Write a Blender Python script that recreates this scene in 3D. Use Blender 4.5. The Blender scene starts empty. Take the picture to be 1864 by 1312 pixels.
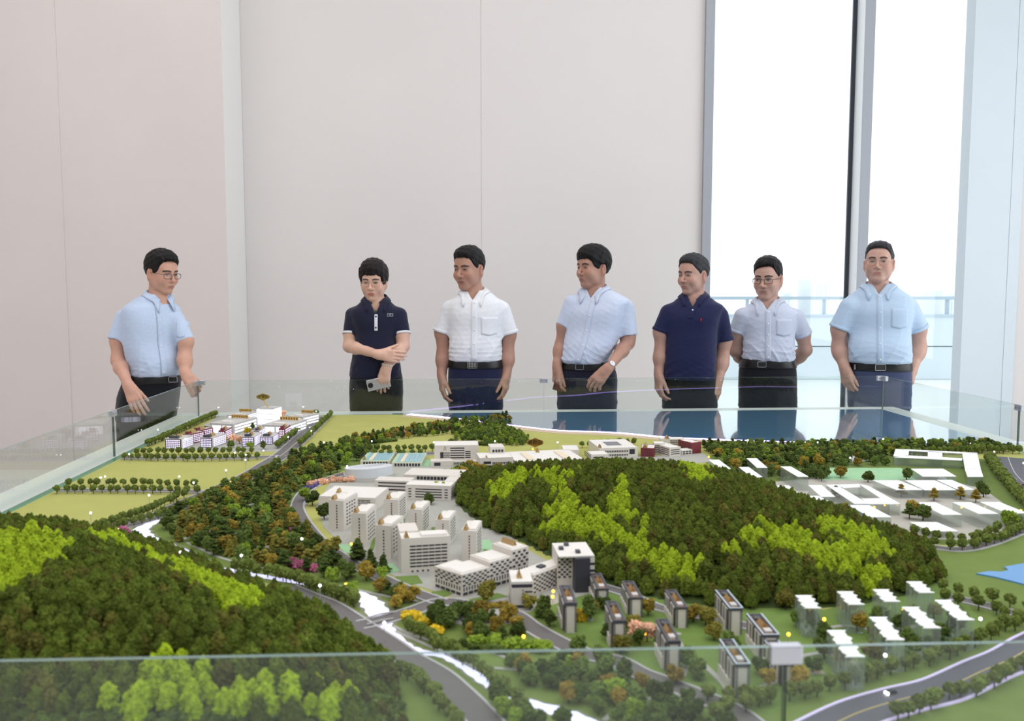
import bpy, math, random
import numpy as np
from mathutils import Vector
random.seed(7); RNG = np.random.default_rng(11)
SC = bpy.context.scene
COL = SC.collection
# ------------------------------------------------------------------ camera
F = 1600.0; CX = 932.0; CY = 656.0; CAMH = 1.51; PITCH = math.atan(138 / 1600)
cam_d = bpy.data.cameras.new('camera'); cam = bpy.data.objects.new('camera', cam_d); COL.objects.link(cam)
cam.location = (0, 0, CAMH); cam.rotation_euler = (math.pi / 2 - PITCH, 0, 0)
cam_d.sensor_width = 36; cam_d.lens = 36 * F / 1864; cam_d.clip_start = .02; cam_d.clip_end = 500
cam_d.dof.use_dof = True; cam_d.dof.focus_distance = 4.6; cam_d.dof.aperture_fstop = 4.5
SC.camera = cam
# ------------------------------------------------------------------ light and exposure
SC.view_settings.view_transform = 'Standard'; SC.view_settings.look = 'None'
SC.view_settings.exposure = 0.02; SC.view_settings.gamma = 1; SC.view_settings.use_curve_mapping = False
w = bpy.data.worlds.new('overcast_sky'); SC.world = w; w.use_nodes = True
w.node_tree.nodes['Background'].inputs[0].default_value = (.93, .97, 1, 1)
w.node_tree.nodes['Background'].inputs[1].default_value = 1.55
def area(name, loc, rot, sx, sy, power, col):
    d = bpy.data.lights.new(name, 'AREA'); d.shape = 'RECTANGLE'; d.size = sx; d.size_y = sy; d.energy = power; d.color = col
    o = bpy.data.objects.new(name, d); COL.objects.link(o); o.location = loc; o.rotation_euler = rot
    return o
# the hall's ceiling luminaires
for i, (x, y) in enumerate([(-3.2, 1.0), (0.6, 1.0), (-3.2, 4.6), (0.6, 4.6)]):
    area('ceiling_luminaire', (x, y, 5.93), (0, 0, 0), 3.0, 2.4, 49, (1, .975, .975))
area('ceiling_luminaire', (-1.0, -3.0, 5.93), (0, 0, 0), 7.0, 2.6, 160, (1, .98, .98))
# daylight from the glazed side of the hall, right of the picture
area('side_glazing_daylight', (6.3, 1.5, 2.6), (0, math.radians(90), 0), 4.4, 9.0, 285, (.90, .96, 1))
SC.cycles.max_bounces = 8; SC.cycles.transparent_max_bounces = 16; SC.cycles.diffuse_bounces = 3; SC.cycles.glossy_bounces = 3
SC.cycles.use_adaptive_sampling = True; SC.cycles.adaptive_threshold = .025
SC.cycles.sample_clamp_indirect = 4; SC.cycles.use_denoising = True; SC.cycles.caustics_reflective = False; SC.cycles.caustics_refractive = False
# ------------------------------------------------------------------ pixel -> place
CP, SP = math.cos(PITCH), math.sin(PITCH)
def ray(px, py):
    x = (px - CX) / F; y = -(py - CY) / F
    return np.array([x, CP + y * SP, -SP + y * CP])
def PY(px, py, Y):                       # point at depth Y
    d = ray(px, py); t = Y / d[1]
    return np.array([d[0] * t, Y, CAMH + d[2] * t])
DB = 4.80
ZT = PY(362, 757, DB)[2]                 # table top
ZG = PY(361, 693, DB)[2]                 # top of the glass
ZM = ZT + .006                           # model ground
def G(px, py, z=None):                   # point on the model ground
    z = ZM if z is None else z
    d = ray(px, py); t = (z - CAMH) / d[2]
    return np.array([d[0] * t, d[1] * t, z])
def proj(p):
    p = np.asarray(p, float); r = p - np.array([0, 0, CAMH])
    zc = r[..., 1] * CP - r[..., 2] * SP; yc = r[..., 1] * SP + r[..., 2] * CP
    return CX + F * r[..., 0] / zc, CY - F * yc / zc
def HZ(p, ytop):                         # height above point p whose picture row is ytop
    px, _ = proj(p)
    return PY(px, ytop, p[1])[2] - p[2]
# ------------------------------------------------------------------ materials
MATS = {}
def lin(c):
    return tuple((v / 255 / 12.92) if v / 255 <= .04045 else ((v / 255 + .055) / 1.055) ** 2.4 for v in c)
def mat(name, rgb, rough=.6, metal=0, spec=.5, var=0, vscale=30, bump=0, bscale=200, emit=None, estr=0, rand=0, stretch=None, sheen=0, sss=0):
    if name in MATS: return MATS[name]
    m = bpy.data.materials.new(name); m.use_nodes = True; nt = m.node_tree; N = nt.nodes; L = nt.links
    b = N['Principled BSDF']; c = lin(rgb) + (1,)
    b.inputs['Base Color'].default_value = c; b.inputs['Roughness'].default_value = rough; b.inputs['Metallic'].default_value = metal
    b.inputs['Specular IOR Level'].default_value = spec
    if sheen: b.inputs['Sheen Weight'].default_value = sheen
    if sss:
        b.inputs['Subsurface Weight'].default_value = sss; b.inputs['Subsurface Radius'].default_value = (.6, .25, .15); b.inputs['Subsurface Scale'].default_value = .01
    if emit:
        b.inputs['Emission Color'].default_value = lin(emit) + (1,); b.inputs['Emission Strength'].default_value = estr
    tc = N.new('ShaderNodeTexCoord'); co = tc.outputs['Object']
    if stretch:
        mp = N.new('ShaderNodeMapping'); mp.inputs['Scale'].default_value = stretch; L.new(co, mp.inputs[0]); co = mp.outputs[0]
    last = None
    if var:
        nz = N.new('ShaderNodeTexNoise'); nz.inputs['Scale'].default_value = vscale; nz.inputs['Detail'].default_value = 4; L.new(co, nz.inputs['Vector'])
        mr = N.new('ShaderNodeMapRange'); mr.inputs['From Min'].default_value = .25; mr.inputs['From Max'].default_value = .75
        mr.inputs['To Min'].default_value = 1 - var; mr.inputs['To Max'].default_value = 1 + var; L.new(nz.outputs[0], mr.inputs[0]); last = mr.outputs[0]
    if rand:
        oi = N.new('ShaderNodeObjectInfo'); m2 = N.new('ShaderNodeMapRange'); m2.inputs['To Min'].default_value = 1 - rand; m2.inputs['To Max'].default_value = 1 + rand
        L.new(oi.outputs['Random'], m2.inputs[0])
        if last is not None:
            mm = N.new('ShaderNodeMath'); mm.operation = 'MULTIPLY'; L.new(last, mm.inputs[0]); L.new(m2.outputs[0], mm.inputs[1]); last = mm.outputs[0]
        else: last = m2.outputs[0]
    if last is not None:
        vm = N.new('ShaderNodeVectorMath'); vm.operation = 'SCALE'; vm.inputs[0].default_value = c[:3]; L.new(last, vm.inputs['Scale']); L.new(vm.outputs[0], b.inputs['Base Color'])
    if bump:
        n2 = N.new('ShaderNodeTexNoise'); n2.inputs['Scale'].default_value = bscale; n2.inputs['Detail'].default_value = 3; L.new(co, n2.inputs['Vector'])
        bp = N.new('ShaderNodeBump'); bp.inputs['Strength'].default_value = bump; bp.inputs['Distance'].default_value = .002; L.new(n2.outputs[0], bp.inputs['Height']); L.new(bp.outputs[0], b.inputs['Normal'])
    MATS[name] = m
    return m
def glassmat(name, tint=(1, 1, 1), ior=1.45, rough=0.0, diff=0, diffcol=(1, 1, 1), boost=1.0):
    if name in MATS: return MATS[name]
    m = bpy.data.materials.new(name); m.use_nodes = True; nt = m.node_tree; N = nt.nodes; L = nt.links
    for n in list(N): N.remove(n)
    out = N.new('ShaderNodeOutputMaterial'); tr = N.new('ShaderNodeBsdfTransparent'); gl = N.new('ShaderNodeBsdfGlossy'); fr = N.new('ShaderNodeFresnel'); mx = N.new('ShaderNodeMixShader')
    tr.inputs[0].default_value = tuple(tint) + (1,); gl.inputs['Roughness'].default_value = rough; fr.inputs[0].default_value = ior
    mu = N.new('ShaderNodeMath'); mu.operation = 'MULTIPLY'; mu.inputs[1].default_value = boost; mu.use_clamp = True
    ge = N.new('ShaderNodeNewGeometry'); io = N.new('ShaderNodeMix'); io.inputs[2].default_value = ior; io.inputs[3].default_value = 1 / ior
    L.new(ge.outputs['Backfacing'], io.inputs[0]); L.new(io.outputs[0], fr.inputs[0])          # same pane reflectance from both sides
    L.new(fr.outputs[0], mu.inputs[0]); L.new(mu.outputs[0], mx.inputs[0])
    src = tr.outputs[0]
    if diff:
        df = N.new('ShaderNodeBsdfDiffuse'); df.inputs[0].default_value = tuple(diffcol) + (1,); m2 = N.new('ShaderNodeMixShader'); m2.inputs[0].default_value = diff
        L.new(tr.outputs[0], m2.inputs[1]); L.new(df.outputs[0], m2.inputs[2]); src = m2.outputs[0]
    L.new(src, mx.inputs[1]); L.new(gl.outputs[0], mx.inputs[2]); L.new(mx.outputs[0], out.inputs[0])
    MATS[name] = m
    return m
def nosample(m):
    m.cycles.emission_sampling = 'NONE'; return m
# ------------------------------------------------------------------ objects
def tag(o, label=None, cat=None, group=None, kind=None):
    if label: o['label'] = label
    if cat: o['category'] = cat
    if group: o['group'] = group
    if kind: o['kind'] = kind
    return o
def empty(name, loc, label=None, cat=None, group=None):
    o = bpy.data.objects.new(name, None); COL.objects.link(o); o.location = [float(v) for v in loc]; o.empty_display_size = .05
    return tag(o, label, cat, group)
def root_loc(o):
    l = np.zeros(3)
    while o is not None: l = l + np.array(o.location); o = o.parent
    return l
class MB:
    """collects polygons in world coordinates and links them as one mesh object"""
    def __init__(s): s.v = []; s.f = []; s.m = []; s.cm = 0
    def add(s, vs, fs):
        n = len(s.v); s.v += [tuple(float(c) for c in p) for p in vs]
        for f in fs: s.f.append([i + n for i in f]); s.m.append(s.cm)
        return s
    def box(s, lo, hi):
        x0, y0, z0 = lo; x1, y1, z1 = hi
        return s.add([(x0, y0, z0), (x1, y0, z0), (x1, y1, z0), (x0, y1, z0), (x0, y0, z1), (x1, y0, z1), (x1, y1, z1), (x0, y1, z1)],
                     [(0, 3, 2, 1), (4, 5, 6, 7), (0, 1, 5, 4), (1, 2, 6, 5), (2, 3, 7, 6), (3, 0, 4, 7)])
    def fbox(s, fr, s0, s1, t0, t1, z0, z1):           # box in a frame (origin, u, v)
        O, u, v = fr; P = lambda a, b, z: O + u * a + v * b + np.array([0, 0, z])
        return s.add([P(s0, t0, z0), P(s1, t0, z0), P(s1, t1, z0), P(s0, t1, z0), P(s0, t0, z1), P(s1, t0, z1), P(s1, t1, z1), P(s0, t1, z1)],
                     [(0, 3, 2, 1), (4, 5, 6, 7), (0, 1, 5, 4), (1, 2, 6, 5), (2, 3, 7, 6), (3, 0, 4, 7)])
    def prism(s, poly, z0, z1):
        n = len(poly); a = sum(poly[i][0] * poly[(i + 1) % n][1] - poly[(i + 1) % n][0] * poly[i][1] for i in range(n))
        if a < 0: poly = poly[::-1]
        s.add([(p[0], p[1], z0) for p in poly] + [(p[0], p[1], z1) for p in poly],
              [tuple(range(n))[::-1], tuple(range(n, 2 * n))] + [(i, (i + 1) % n, n + (i + 1) % n, n + i) for i in range(n)])
        return s
    def ribbon(s, pts, w, z0, z1, off=0.0):            # strip along a path; w number or list
        pts = np.array([p[:2] for p in pts]); n = len(pts)
        t = np.gradient(pts, axis=0); t /= np.linalg.norm(t, axis=1)[:, None] + 1e-9; nn = np.stack([-t[:, 1], t[:, 0]], 1)
        w = np.broadcast_to(np.asarray(w, float), (n,))[:, None] / 2
        l = pts + nn * (off + w); r = pts + nn * (off - w)
        vs = [(*p, z1) for p in l] + [(*p, z1) for p in r] + [(*p, z0) for p in l] + [(*p, z0) for p in r]
        fs = []
        for i in range(n - 1):
            fs += [(n + i, n + i + 1, i + 1, i), (i, i + 1, 2 * n + i + 1, 2 * n + i), (n + i + 1, n + i, 3 * n + i, 3 * n + i + 1)]
        fs += [(0, 2 * n, 3 * n, n), (n - 1, 2 * n - 1, 4 * n - 1, 3 * n - 1)]
        return s.add(vs, fs)
    def tube(s, path, r, n=8, cap=True, closed=False, flat=1.0):
        path = np.array(path, float); k = len(path); rr = np.broadcast_to(np.asarray(r, float), (k,))
        t = np.gradient(path, axis=0)
        if closed: t = np.roll(path, -1, 0) - np.roll(path, 1, 0)
        t /= np.linalg.norm(t, axis=1)[:, None] + 1e-12
        up = np.array([0, 0, 1.]) if abs(t[0][2]) < .9 else np.array([0, 1., 0]); vs = []
        for i in range(k):
            a = np.cross(up, t[i]); la = np.linalg.norm(a)
            if la < 1e-6: a = np.array([1., 0, 0])
            else: a = a / la
            b = np.cross(t[i], a); up = b
            for j in range(n):
                th = 2 * math.pi * j / n; vs.append(path[i] + rr[i] * (a * math.cos(th) + b * math.sin(th) * flat))
        fs = []
        for i in range(k if closed else k - 1):
            for j in range(n):
                i2 = (i + 1) % k; fs.append((i * n + j, i * n + (j + 1) % n, i2 * n + (j + 1) % n, i2 * n + j))
        if cap and not closed: fs += [tuple(range(n))[::-1], tuple(range((k - 1) * n, k * n))]
        return s.add(vs, fs)
    def ball(s, c, r, n=10, m=6):
        c = np.asarray(c, float); r = np.broadcast_to(np.asarray(r, float), (3,)); vs = []; fs = []
        for i in range(m + 1):
            ph = math.pi * i / m
            for j in range(n):
                th = 2 * math.pi * j / n; vs.append(c + r * np.array([math.sin(ph) * math.cos(th), math.sin(ph) * math.sin(th), math.cos(ph)]))
        for i in range(m):
            for j in range(n): fs.append((i * n + j, (i + 1) * n + j, (i + 1) * n + (j + 1) % n, i * n + (j + 1) % n))
        return s.add(vs, fs)
    def build(s, name, mats, parent=None, smooth=False, bevel=0):
        me = bpy.data.meshes.new(name); off = root_loc(parent) if parent is not None else np.zeros(3)
        v = np.array(s.v) - off if len(s.v) else np.zeros((0, 3))
        me.from_pydata(v.tolist(), [], s.f); mats = mats if isinstance(mats, (list, tuple)) else [mats]
        for mm in mats: me.materials.append(mm)
        if max(s.m + [0]): me.polygons.foreach_set('material_index', s.m)
        if smooth: me.polygons.foreach_set('use_smooth', [True] * len(me.polygons))
        me.update()
        o = bpy.data.objects.new(name, me); COL.objects.link(o)
        if parent is not None: o.parent = parent
        if bevel:
            b = o.modifiers.new('edge', 'BEVEL'); b.width = bevel; b.segments = 2; b.limit_method = 'ANGLE'
        return o
def based(o):
    """moves a mesh object's origin to the middle of its base"""
    me = o.data; n = len(me.vertices); a = np.empty(n * 3); me.vertices.foreach_get('co', a); a = a.reshape(-1, 3)
    c = np.array([(a[:, 0].min() + a[:, 0].max()) / 2, (a[:, 1].min() + a[:, 1].max()) / 2, a[:, 2].min()])
    me.vertices.foreach_set('co', (a - c).ravel()); o.location = Vector(o.location) + Vector(c.tolist()); me.update(); return o
def smoothpath(pts, n=8, closed=False):
    P = np.array([p for p in pts], float); k = len(P); out = []
    for i in range(k if closed else k - 1):
        p0 = P[(i - 1) % k] if closed else P[max(i - 1, 0)]; p1 = P[i]; p2 = P[(i + 1) % k]; p3 = P[(i + 2) % k] if closed else P[min(i + 2, k - 1)]
        for t in np.linspace(0, 1, n, endpoint=False):
            out.append(.5 * ((2 * p1) + (p2 - p0) * t + (2 * p0 - 5 * p1 + 4 * p2 - p3) * t * t + (3 * p1 - p0 - 3 * p2 + p3) * t ** 3))
    if not closed: out.append(P[-1])
    return np.array(out)
def inpoly(x, y, poly):
    x = np.asarray(x, float); y = np.asarray(y, float); r = np.zeros(x.shape, bool); n = len(poly)
    for i in range(n):
        x1, y1 = poly[i][:2]; x2, y2 = poly[(i + 1) % n][:2]
        c = ((y1 > y) != (y2 > y)) & (x < (x2 - x1) * (y - y1) / (y2 - y1 + 1e-12) + x1); r ^= c
    return r
def polydist(x, y, poly, closed=True):
    x = np.asarray(x, float); y = np.asarray(y, float); d = np.full(x.shape, 1e9); n = len(poly)
    for i in range(n if closed else n - 1):
        a = np.array(poly[i][:2], float); b = np.array(poly[(i + 1) % n][:2], float); ab = b - a
        t = np.clip(((x - a[0]) * ab[0] + (y - a[1]) * ab[1]) / (ab @ ab + 1e-12), 0, 1)
        d = np.minimum(d, np.hypot(x - a[0] - t * ab[0], y - a[1] - t * ab[1]))
    return d
# ================================================================== the hall
WY = 7.6; FL = 0.0; CE = 6.0; XL = -6.2; XR = 6.4; YB = -6.0
M_wall = mat('wall_paint', (228, 219, 216), .85, var=.025, vscale=1.3, bump=.08, bscale=60)
M_wall2 = mat('wall_paint_cool', (229, 224, 222), .85, var=.02, vscale=1.0, bump=.08, bscale=60)
M_floor = mat('pale_floor_tile', (232, 233, 232), .22, var=.03, vscale=2)
M_ceil = mat('ceiling_white', (240, 240, 240), .9)
M_frame = mat('grey_window_frame', (168, 172, 180), .5, metal=.1)
M_frame_l = mat('pale_window_frame', (226, 232, 236), .5)
M_frame_d = mat('dark_window_gasket', (52, 58, 68), .5)
M_col = mat('white_cladding', (216, 226, 233), .5, var=.015, vscale=2)
M_pane = glassmat('window_glass', (.97, .985, .99), 1.45)
def struct(o, label=None): o['kind'] = 'structure'; return tag(o, label)
struct(MB().box((XL - .3, YB - .3, -.2), (XR + .3, WY + .35, 0)).build('floor', M_floor))
struct(MB().box((XL - .3, YB - .3, CE), (XR + .3, WY + .35, CE + .2)).build('ceiling', M_ceil))
struct(MB().box((XL - .25, YB - .2, 0), (XL, WY, CE)).build('wall_left', M_wall))
struct(MB().box((XR, YB - .2, 0), (XR + .25, WY, CE)).build('wall_right', M_wall2))
struct(MB().box((XL, YB - .25, 0), (XR, YB, CE)).build('wall_front', mat('dim_wall', (150, 150, 152), .8)))
xw = lambda px, Y=WY, py=300: float(PY(px, py, Y)[0])
x437, x876, x1280 = xw(441), xw(876), xw(1279)
wb = struct(MB().box((XL, WY + .004, 0), (x1280, WY + .3, CE)).build('wall_back', M_wall2))
zj = [0, 1.06, 2.32, 3.9, CE]
for a, b_, nm in ((x437, x876, 'panel'), (x876, x1280, 'panel')):
    for i in range(4):
        g = .0022; MB().box((a + .0012, WY, zj[i] + .0001), (b_ - .0012, WY + .004, zj[i + 1] - .0001)).build('panel', M_wall2, wb)
# the projecting box of wall on the left, with its own return facing the window
Y1 = 7.10; x405 = xw(409, Y1); x104 = xw(112, Y1)
wp = struct(MB().box((x104, Y1 + .004, 0), (x405, WY + .003, CE)).build('wall_back_projection', mat('wall_return_painted_light', (240, 238, 236), .85)))  # paler than the wall: window light on the return is put into its colour
for i in range(4): MB().box((x104 + .0004, Y1, zj[i] + .0001), (x405, Y1 + .004, zj[i + 1] - .0001)).build('panel', M_wall, wp)
MB().box((x405, WY - .002, 0), (x437, WY + .004, CE)).build('filler_strip', M_wall2, wp)
wq = struct(MB().box((XL, Y1 - .012, 0), (x104, WY, CE)).build('wall_back_corner', M_wall))
# pinkish grey steel door post at the far left edge
# ---- tall window
xa, xb = xw(1295), xw(1770); xm0, xm1, xm2, xm3 = xw(1544), xw(1552), xw(1567), xw(1585)
win = empty('window_1', ((xa + xb) / 2, WY + .12, 0)); struct(win, 'tall bright window with grey frame behind the right-hand men')
MB().box((x1280, WY - .04, 0), (xa, WY + .3, CE)).build('jamb', M_frame, win)
yg = WY + .18; xg = xw(1544.5, yg)
MB().box((xg, yg - .004, 0), (xm2 - .001, yg + .02, CE)).build('gasket', M_frame_d, win)
MB().box((xm2, WY, 0), (xm3, WY + .26, CE)).build('mullion', M_frame, win); MB().box((xm2 - .004, WY + .004, 0), (xm2, yg - .005, CE)).build('mullion_painted_gloss', mat('painted_gloss_white', (244, 248, 250), .4), win)  # thin white strip added on the mullion side as a painted gloss highlight
MB().box((xa, WY + .17, .0), (xm0, WY + .21, .05)).build('bottom_rail', M_frame_l, win)
MB().box((xm3, WY + .10, .0), (xb + 1.0, WY + .14, .05)).build('bottom_rail', M_frame_l, win)
MB().box((xa, WY + .185, .05), (xg, WY + .195, CE)).build('pane', M_pane, win)
MB().box((xm3, WY + .115, .05), (xb + 1.0, WY + .125, CE)).build('pane', M_pane, win)
# ---- white clad column right of the window
YC = 7.47; xc0, xc1 = xw(1762, YC, 350), xw(1854, YC, 500); xs_ = xw(1838, YC, 400)
col = struct(MB().box((xc0, YC + .006, 0), (xc1, WY + .02, CE)).build('wall_column', M_col), 'white clad column at the right of the window')
MB().box((xc0, YC, 0), (xs_ - .002, YC + .006, CE)).build('cladding_panel', M_col, col); MB().box((xs_ + .002, YC, 0), (xc1, YC + .006, CE)).build('cladding_panel', M_col, col)
struct(MB().box((xc1 + .012, YC + .02, 0), (XR, WY + .3, CE)).build('wall_back_return', M_wall2))
# ---- terrace outside
M_par = mat('terrace_parapet', (218, 231, 236), .8, var=.02, vscale=.8); M_ter = mat('terrace_floor', (236, 239, 240), .7, var=.02, vscale=.6)
struct(MB().box((-2, WY + .3, -.2), (22, 15.6, -.005)).build('floor_terrace', M_ter))
tp = struct(MB().box((-2, 14.02, .0), (22, 14.25, .52)).build('wall_parapet', M_par), 'pale parapet wall of the terrace outside')
MB().box((-2, 14.0, .535), (22, 14.25, 1.0)).build('panel', M_par, tp); MB().box((-2, 13.98, 1.0), (22, 14.3, 1.035)).build('coping', mat('coping', (188, 205, 216), .6), tp)
ra = empty('terrace_railing', (6, 14.15, 1.03), 'pale blue grey handrail on posts along the terrace parapet', 'railing')
M_rail = mat('rail_steel', (176, 196, 208), .5)
MB().box((-2, 14.1, 1.27), (22, 14.2, 1.32)).build('handrail', M_rail, ra)
for px in (1360, 1500, 1724, 1640):
    x = float(PY(px, 560, 14.15)[0]); MB().box((x - .02, 14.12, 1.03), (x + .02, 14.18, 1.275)).build('post', M_rail, ra)
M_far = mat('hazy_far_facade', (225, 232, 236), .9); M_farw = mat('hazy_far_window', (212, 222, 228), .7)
for px, wpx, yt in ((1497, 34, 508), (1432, 22, 526), (1640, 60, 522), (1728, 26, 529)):
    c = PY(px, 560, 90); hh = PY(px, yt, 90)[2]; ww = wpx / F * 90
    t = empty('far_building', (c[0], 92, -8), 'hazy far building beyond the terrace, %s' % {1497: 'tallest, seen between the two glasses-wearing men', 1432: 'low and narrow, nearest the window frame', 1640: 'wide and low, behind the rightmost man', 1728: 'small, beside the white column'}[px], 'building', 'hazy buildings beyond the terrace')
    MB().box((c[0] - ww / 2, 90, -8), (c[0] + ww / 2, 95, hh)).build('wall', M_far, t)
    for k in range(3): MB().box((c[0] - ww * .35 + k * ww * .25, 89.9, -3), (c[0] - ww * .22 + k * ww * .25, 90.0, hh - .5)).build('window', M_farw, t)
# ================================================================== display table and glass fence
BL = G(362, 757, ZT); BR = G(1606, 746, ZT)
def meet(p, d, q, e):
    A = np.array([[d[0], -e[0]], [d[1], -e[1]]]); t = np.linalg.solve(A, (q - p)[:2]); return p[:2] + d[:2] * t[0]
l2 = G(208, 831, ZT); r2 = G(1796, 801, ZT)
n1 = G(100, 1201, ZG); n2 = G(1829, 1169, ZG)
FLc = meet(BL, l2 - BL, n1, n2 - n1); FRc = meet(BR, r2 - BR, n1, n2 - n1)
Q = [BL[:2], BR[:2], np.array(FRc), np.array(FLc)]                    # glass corners: back left, back right, front right, front left
QC = sum(Q) / 4
def grow(m):                                                          # table outline pushed out by m metres
    out = []
    for i in range(4):
        p, a, b = Q[i], Q[i - 1], Q[(i + 1) % 4]; d1 = (p - a) / np.linalg.norm(p - a); d2 = (p - b) / np.linalg.norm(p - b); out.append(p + (d1 + d2) * m)
    return out
M_ledge = mat('white_table_ledge', (226, 230, 226), .35); M_body = mat('table_side_panel', (214, 214, 212), .5, var=.02)
M_gedge = mat('green_glass_edging', (70, 138, 100), .25, var=.12, vscale=18, stretch=(1, 1, 60))
tbl = empty('display_table', (QC[0], QC[1], 0), 'large white display table carrying the campus model', 'table')
MB().prism(grow(.02), .0, .10).build('plinth', mat('dark_plinth', (70, 70, 72), .5), tbl)
MB().prism(grow(.06), .10, ZT - .035).build('body', M_body, tbl)
MB().prism(grow(.13), ZT - .035, ZT).build('ledge', M_ledge, tbl)
MB().prism(grow(-.012), ZT, ZT + .0015).build('green_edging', M_gedge, tbl)
for k, m in enumerate((-.02, -.028, -.036)):
    MB().prism(grow(m), ZT + .0015 + k * .0012, ZT + .0027 + k * .0012).build('green_edging', M_gedge, tbl)
# ---- glass panes, each its own thing, with steel clips over the joints
M_glass = glassmat('fence_glass', (.955, .985, .972), 1.5, boost=.85); M_gl_top = mat('glass_cut_edge', (120, 146, 140), .2, spec=.8); M_gl_joint = mat('glass_joint_edge', (96, 112, 108), .2)
JB, JN, JL, JR = 990, 1430, 205, 1856
def lerp(a, b, t): return a + (b - a) * t
def on_edge(a, b, px, z):                                             # parameter on edge a-b whose picture column is px
    ts = np.linspace(0.02, 1, 4000); P_ = np.stack([np.append(lerp(a, b, t), z) for t in ts]); x, _ = proj(P_)
    return float(ts[np.argmin(np.abs(x - px))])
tb = on_edge(Q[0], Q[1], JB, ZG); tn = on_edge(Q[3], Q[2], JN, ZG); tl = on_edge(Q[0], Q[3], JL, ZG); tr = on_edge(Q[1], Q[2], JR, ZG)
panes = [(Q[0], lerp(Q[0], Q[1], tb), 'clear glass fence pane at the far edge, behind the lit towers of the model'),
         (lerp(Q[0], Q[1], tb), Q[1], 'clear glass fence pane at the far edge, behind the blue sea of the model'),
         (Q[0], lerp(Q[0], Q[3], tl), 'clear glass fence pane beside the man in blue who leans on it'),
         (lerp(Q[0], Q[3], tl), Q[3], 'clear glass fence pane beside the two flat green fields of the model'),
         (Q[1], lerp(Q[1], Q[2], tr), 'clear glass fence pane running from the sea corner towards the white column'),
         (lerp(Q[1], Q[2], tr), Q[2], 'clear glass fence pane beside the highway of the model, mostly out of view'),
         (Q[3], lerp(Q[3], Q[2], tn), 'long clear glass fence pane in front, over the wooded hill and river'),
         (lerp(Q[3], Q[2], tn), Q[2], 'clear glass fence pane in front, over the curving highway')]
for a, b_, lab in panes:
    d = (b_ - a) / np.linalg.norm(b_ - a); nrm = np.array([-d[1], d[0]]) * .004; a2 = a + d * .002; b2 = b_ - d * .002
    r0 = [np.append(a2 - nrm, ZT + .0006), np.append(b2 - nrm, ZT + .0006), np.append(b2 + nrm, ZT + .0006), np.append(a2 + nrm, ZT + .0006)]
    r1 = [p + np.array([0, 0, ZG - ZT]) for p in r0]
    m = MB(); m.add(r0 + r1, [(0, 1, 5, 4), (2, 3, 7, 6)]); m.cm = 1; m.add(r0 + r1, [(4, 5, 6, 7)]); m.cm = 2; m.add(r0 + r1, [(1, 2, 6, 5), (3, 0, 4, 7)])
    o = based(m.build('glass_barrier', [M_glass, M_gl_top, M_gl_joint])); tag(o, lab, 'glass barrier', 'glass fence round the model')
M_clip = mat('brushed_steel_clip', (205, 205, 212), .3, metal=.75); M_screw = mat('clip_screw', (120, 120, 126), .35, metal=.8)
def clip(name_lab, c, d, corner=None, screws=True):
    r = empty('glass_clip', (c[0], c[1], ZG - .024), name_lab, 'glass clip', 'steel clips on the glass fence')
    u = np.append(d / np.linalg.norm(d), 0); v = np.array([-u[1], u[0], 0]); O = np.array([c[0], c[1], ZG - .024])
    if corner is None:
        MB().fbox((O, u, v), -.0235, .0235, -.009, .009, 0, .0275).build('clip_body', M_clip, r, bevel=.002)
        sp = (-.012, .012); fr = (O, u, v)
        for s_ in (sp if screws else ()): MB().fbox(fr, s_ - .0025, s_ + .0025, -.0105, .0105, .010, .015).build('screw', M_screw, r, bevel=.001)
    else:
        w_ = np.append(corner / np.linalg.norm(corner), 0); w2 = np.array([-w_[1], w_[0], 0])
        MB().fbox((O, u, v), -.008, .040, -.009, .009, 0, .0275).build('clip_body', M_clip, r, bevel=.002)
        MB().fbox((O, w_, w2), -.008, .040, -.009, .009, 0, .0275).build('clip_arm', M_clip, r, bevel=.002)
        MB().fbox((O, u, v), .024, .029, -.0105, .0105, .010, .015).build('screw', M_screw, r, bevel=.001)
clip('small white steel clip on the far glass joint, between the two men', lerp(Q[0], Q[1], tb), Q[1] - Q[0])
clip('large steel clip on the front glass joint above the residential towers', lerp(Q[3], Q[2], tn), Q[2] - Q[3], screws=False)
clip('dark steel clip on the glass joint beside the green fields', lerp(Q[0], Q[3], tl), Q[3] - Q[0])
clip('steel clip on the glass joint in front of the white column', lerp(Q[1], Q[2], tr), Q[2] - Q[1])
clip('steel corner clip under the leaning man\'s hand', Q[0], Q[1] - Q[0], Q[3] - Q[0])
clip('steel corner clip in front of the rightmost man', Q[1], Q[0] - Q[1], Q[2] - Q[1])
# ================================================================== ground of the model
INN = grow(-.05)
def inside(pts, m=-.052):
    """clips a polygon (plan points) to the model outline"""
    poly = [np.array(p[:2], float) for p in pts]; box = grow(m)
    a = sum(box[i][0] * box[(i + 1) % 4][1] - box[(i + 1) % 4][0] * box[i][1] for i in range(4)); sg = 1 if a > 0 else -1
    for i in range(4):
        p, q = box[i], box[(i + 1) % 4]; e = q - p; out = []
        side = lambda r: sg * (e[0] * (r[1] - p[1]) - e[1] * (r[0] - p[0]))
        for j in range(len(poly)):
            A, B_ = poly[j], poly[(j + 1) % len(poly)]; sa, sb = side(A), side(B_)
            if sa >= 0: out.append(A)
            if sa * sb < 0: out.append(A + (B_ - A) * (sa / (sa - sb)))
        poly = out
        if len(poly) < 3: return []
    return poly
M_field = mat('olive_flocked_field', (178, 179, 100), .95, var=.05, vscale=9, bump=.15, bscale=900)
M_lawn = mat('green_flocked_lawn', (112, 132, 62), .95, var=.08, vscale=14, bump=.15, bscale=900)
M_lawn2 = mat('bright_lawn', (112, 138, 66), .95, var=.1, vscale=30)
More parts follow.
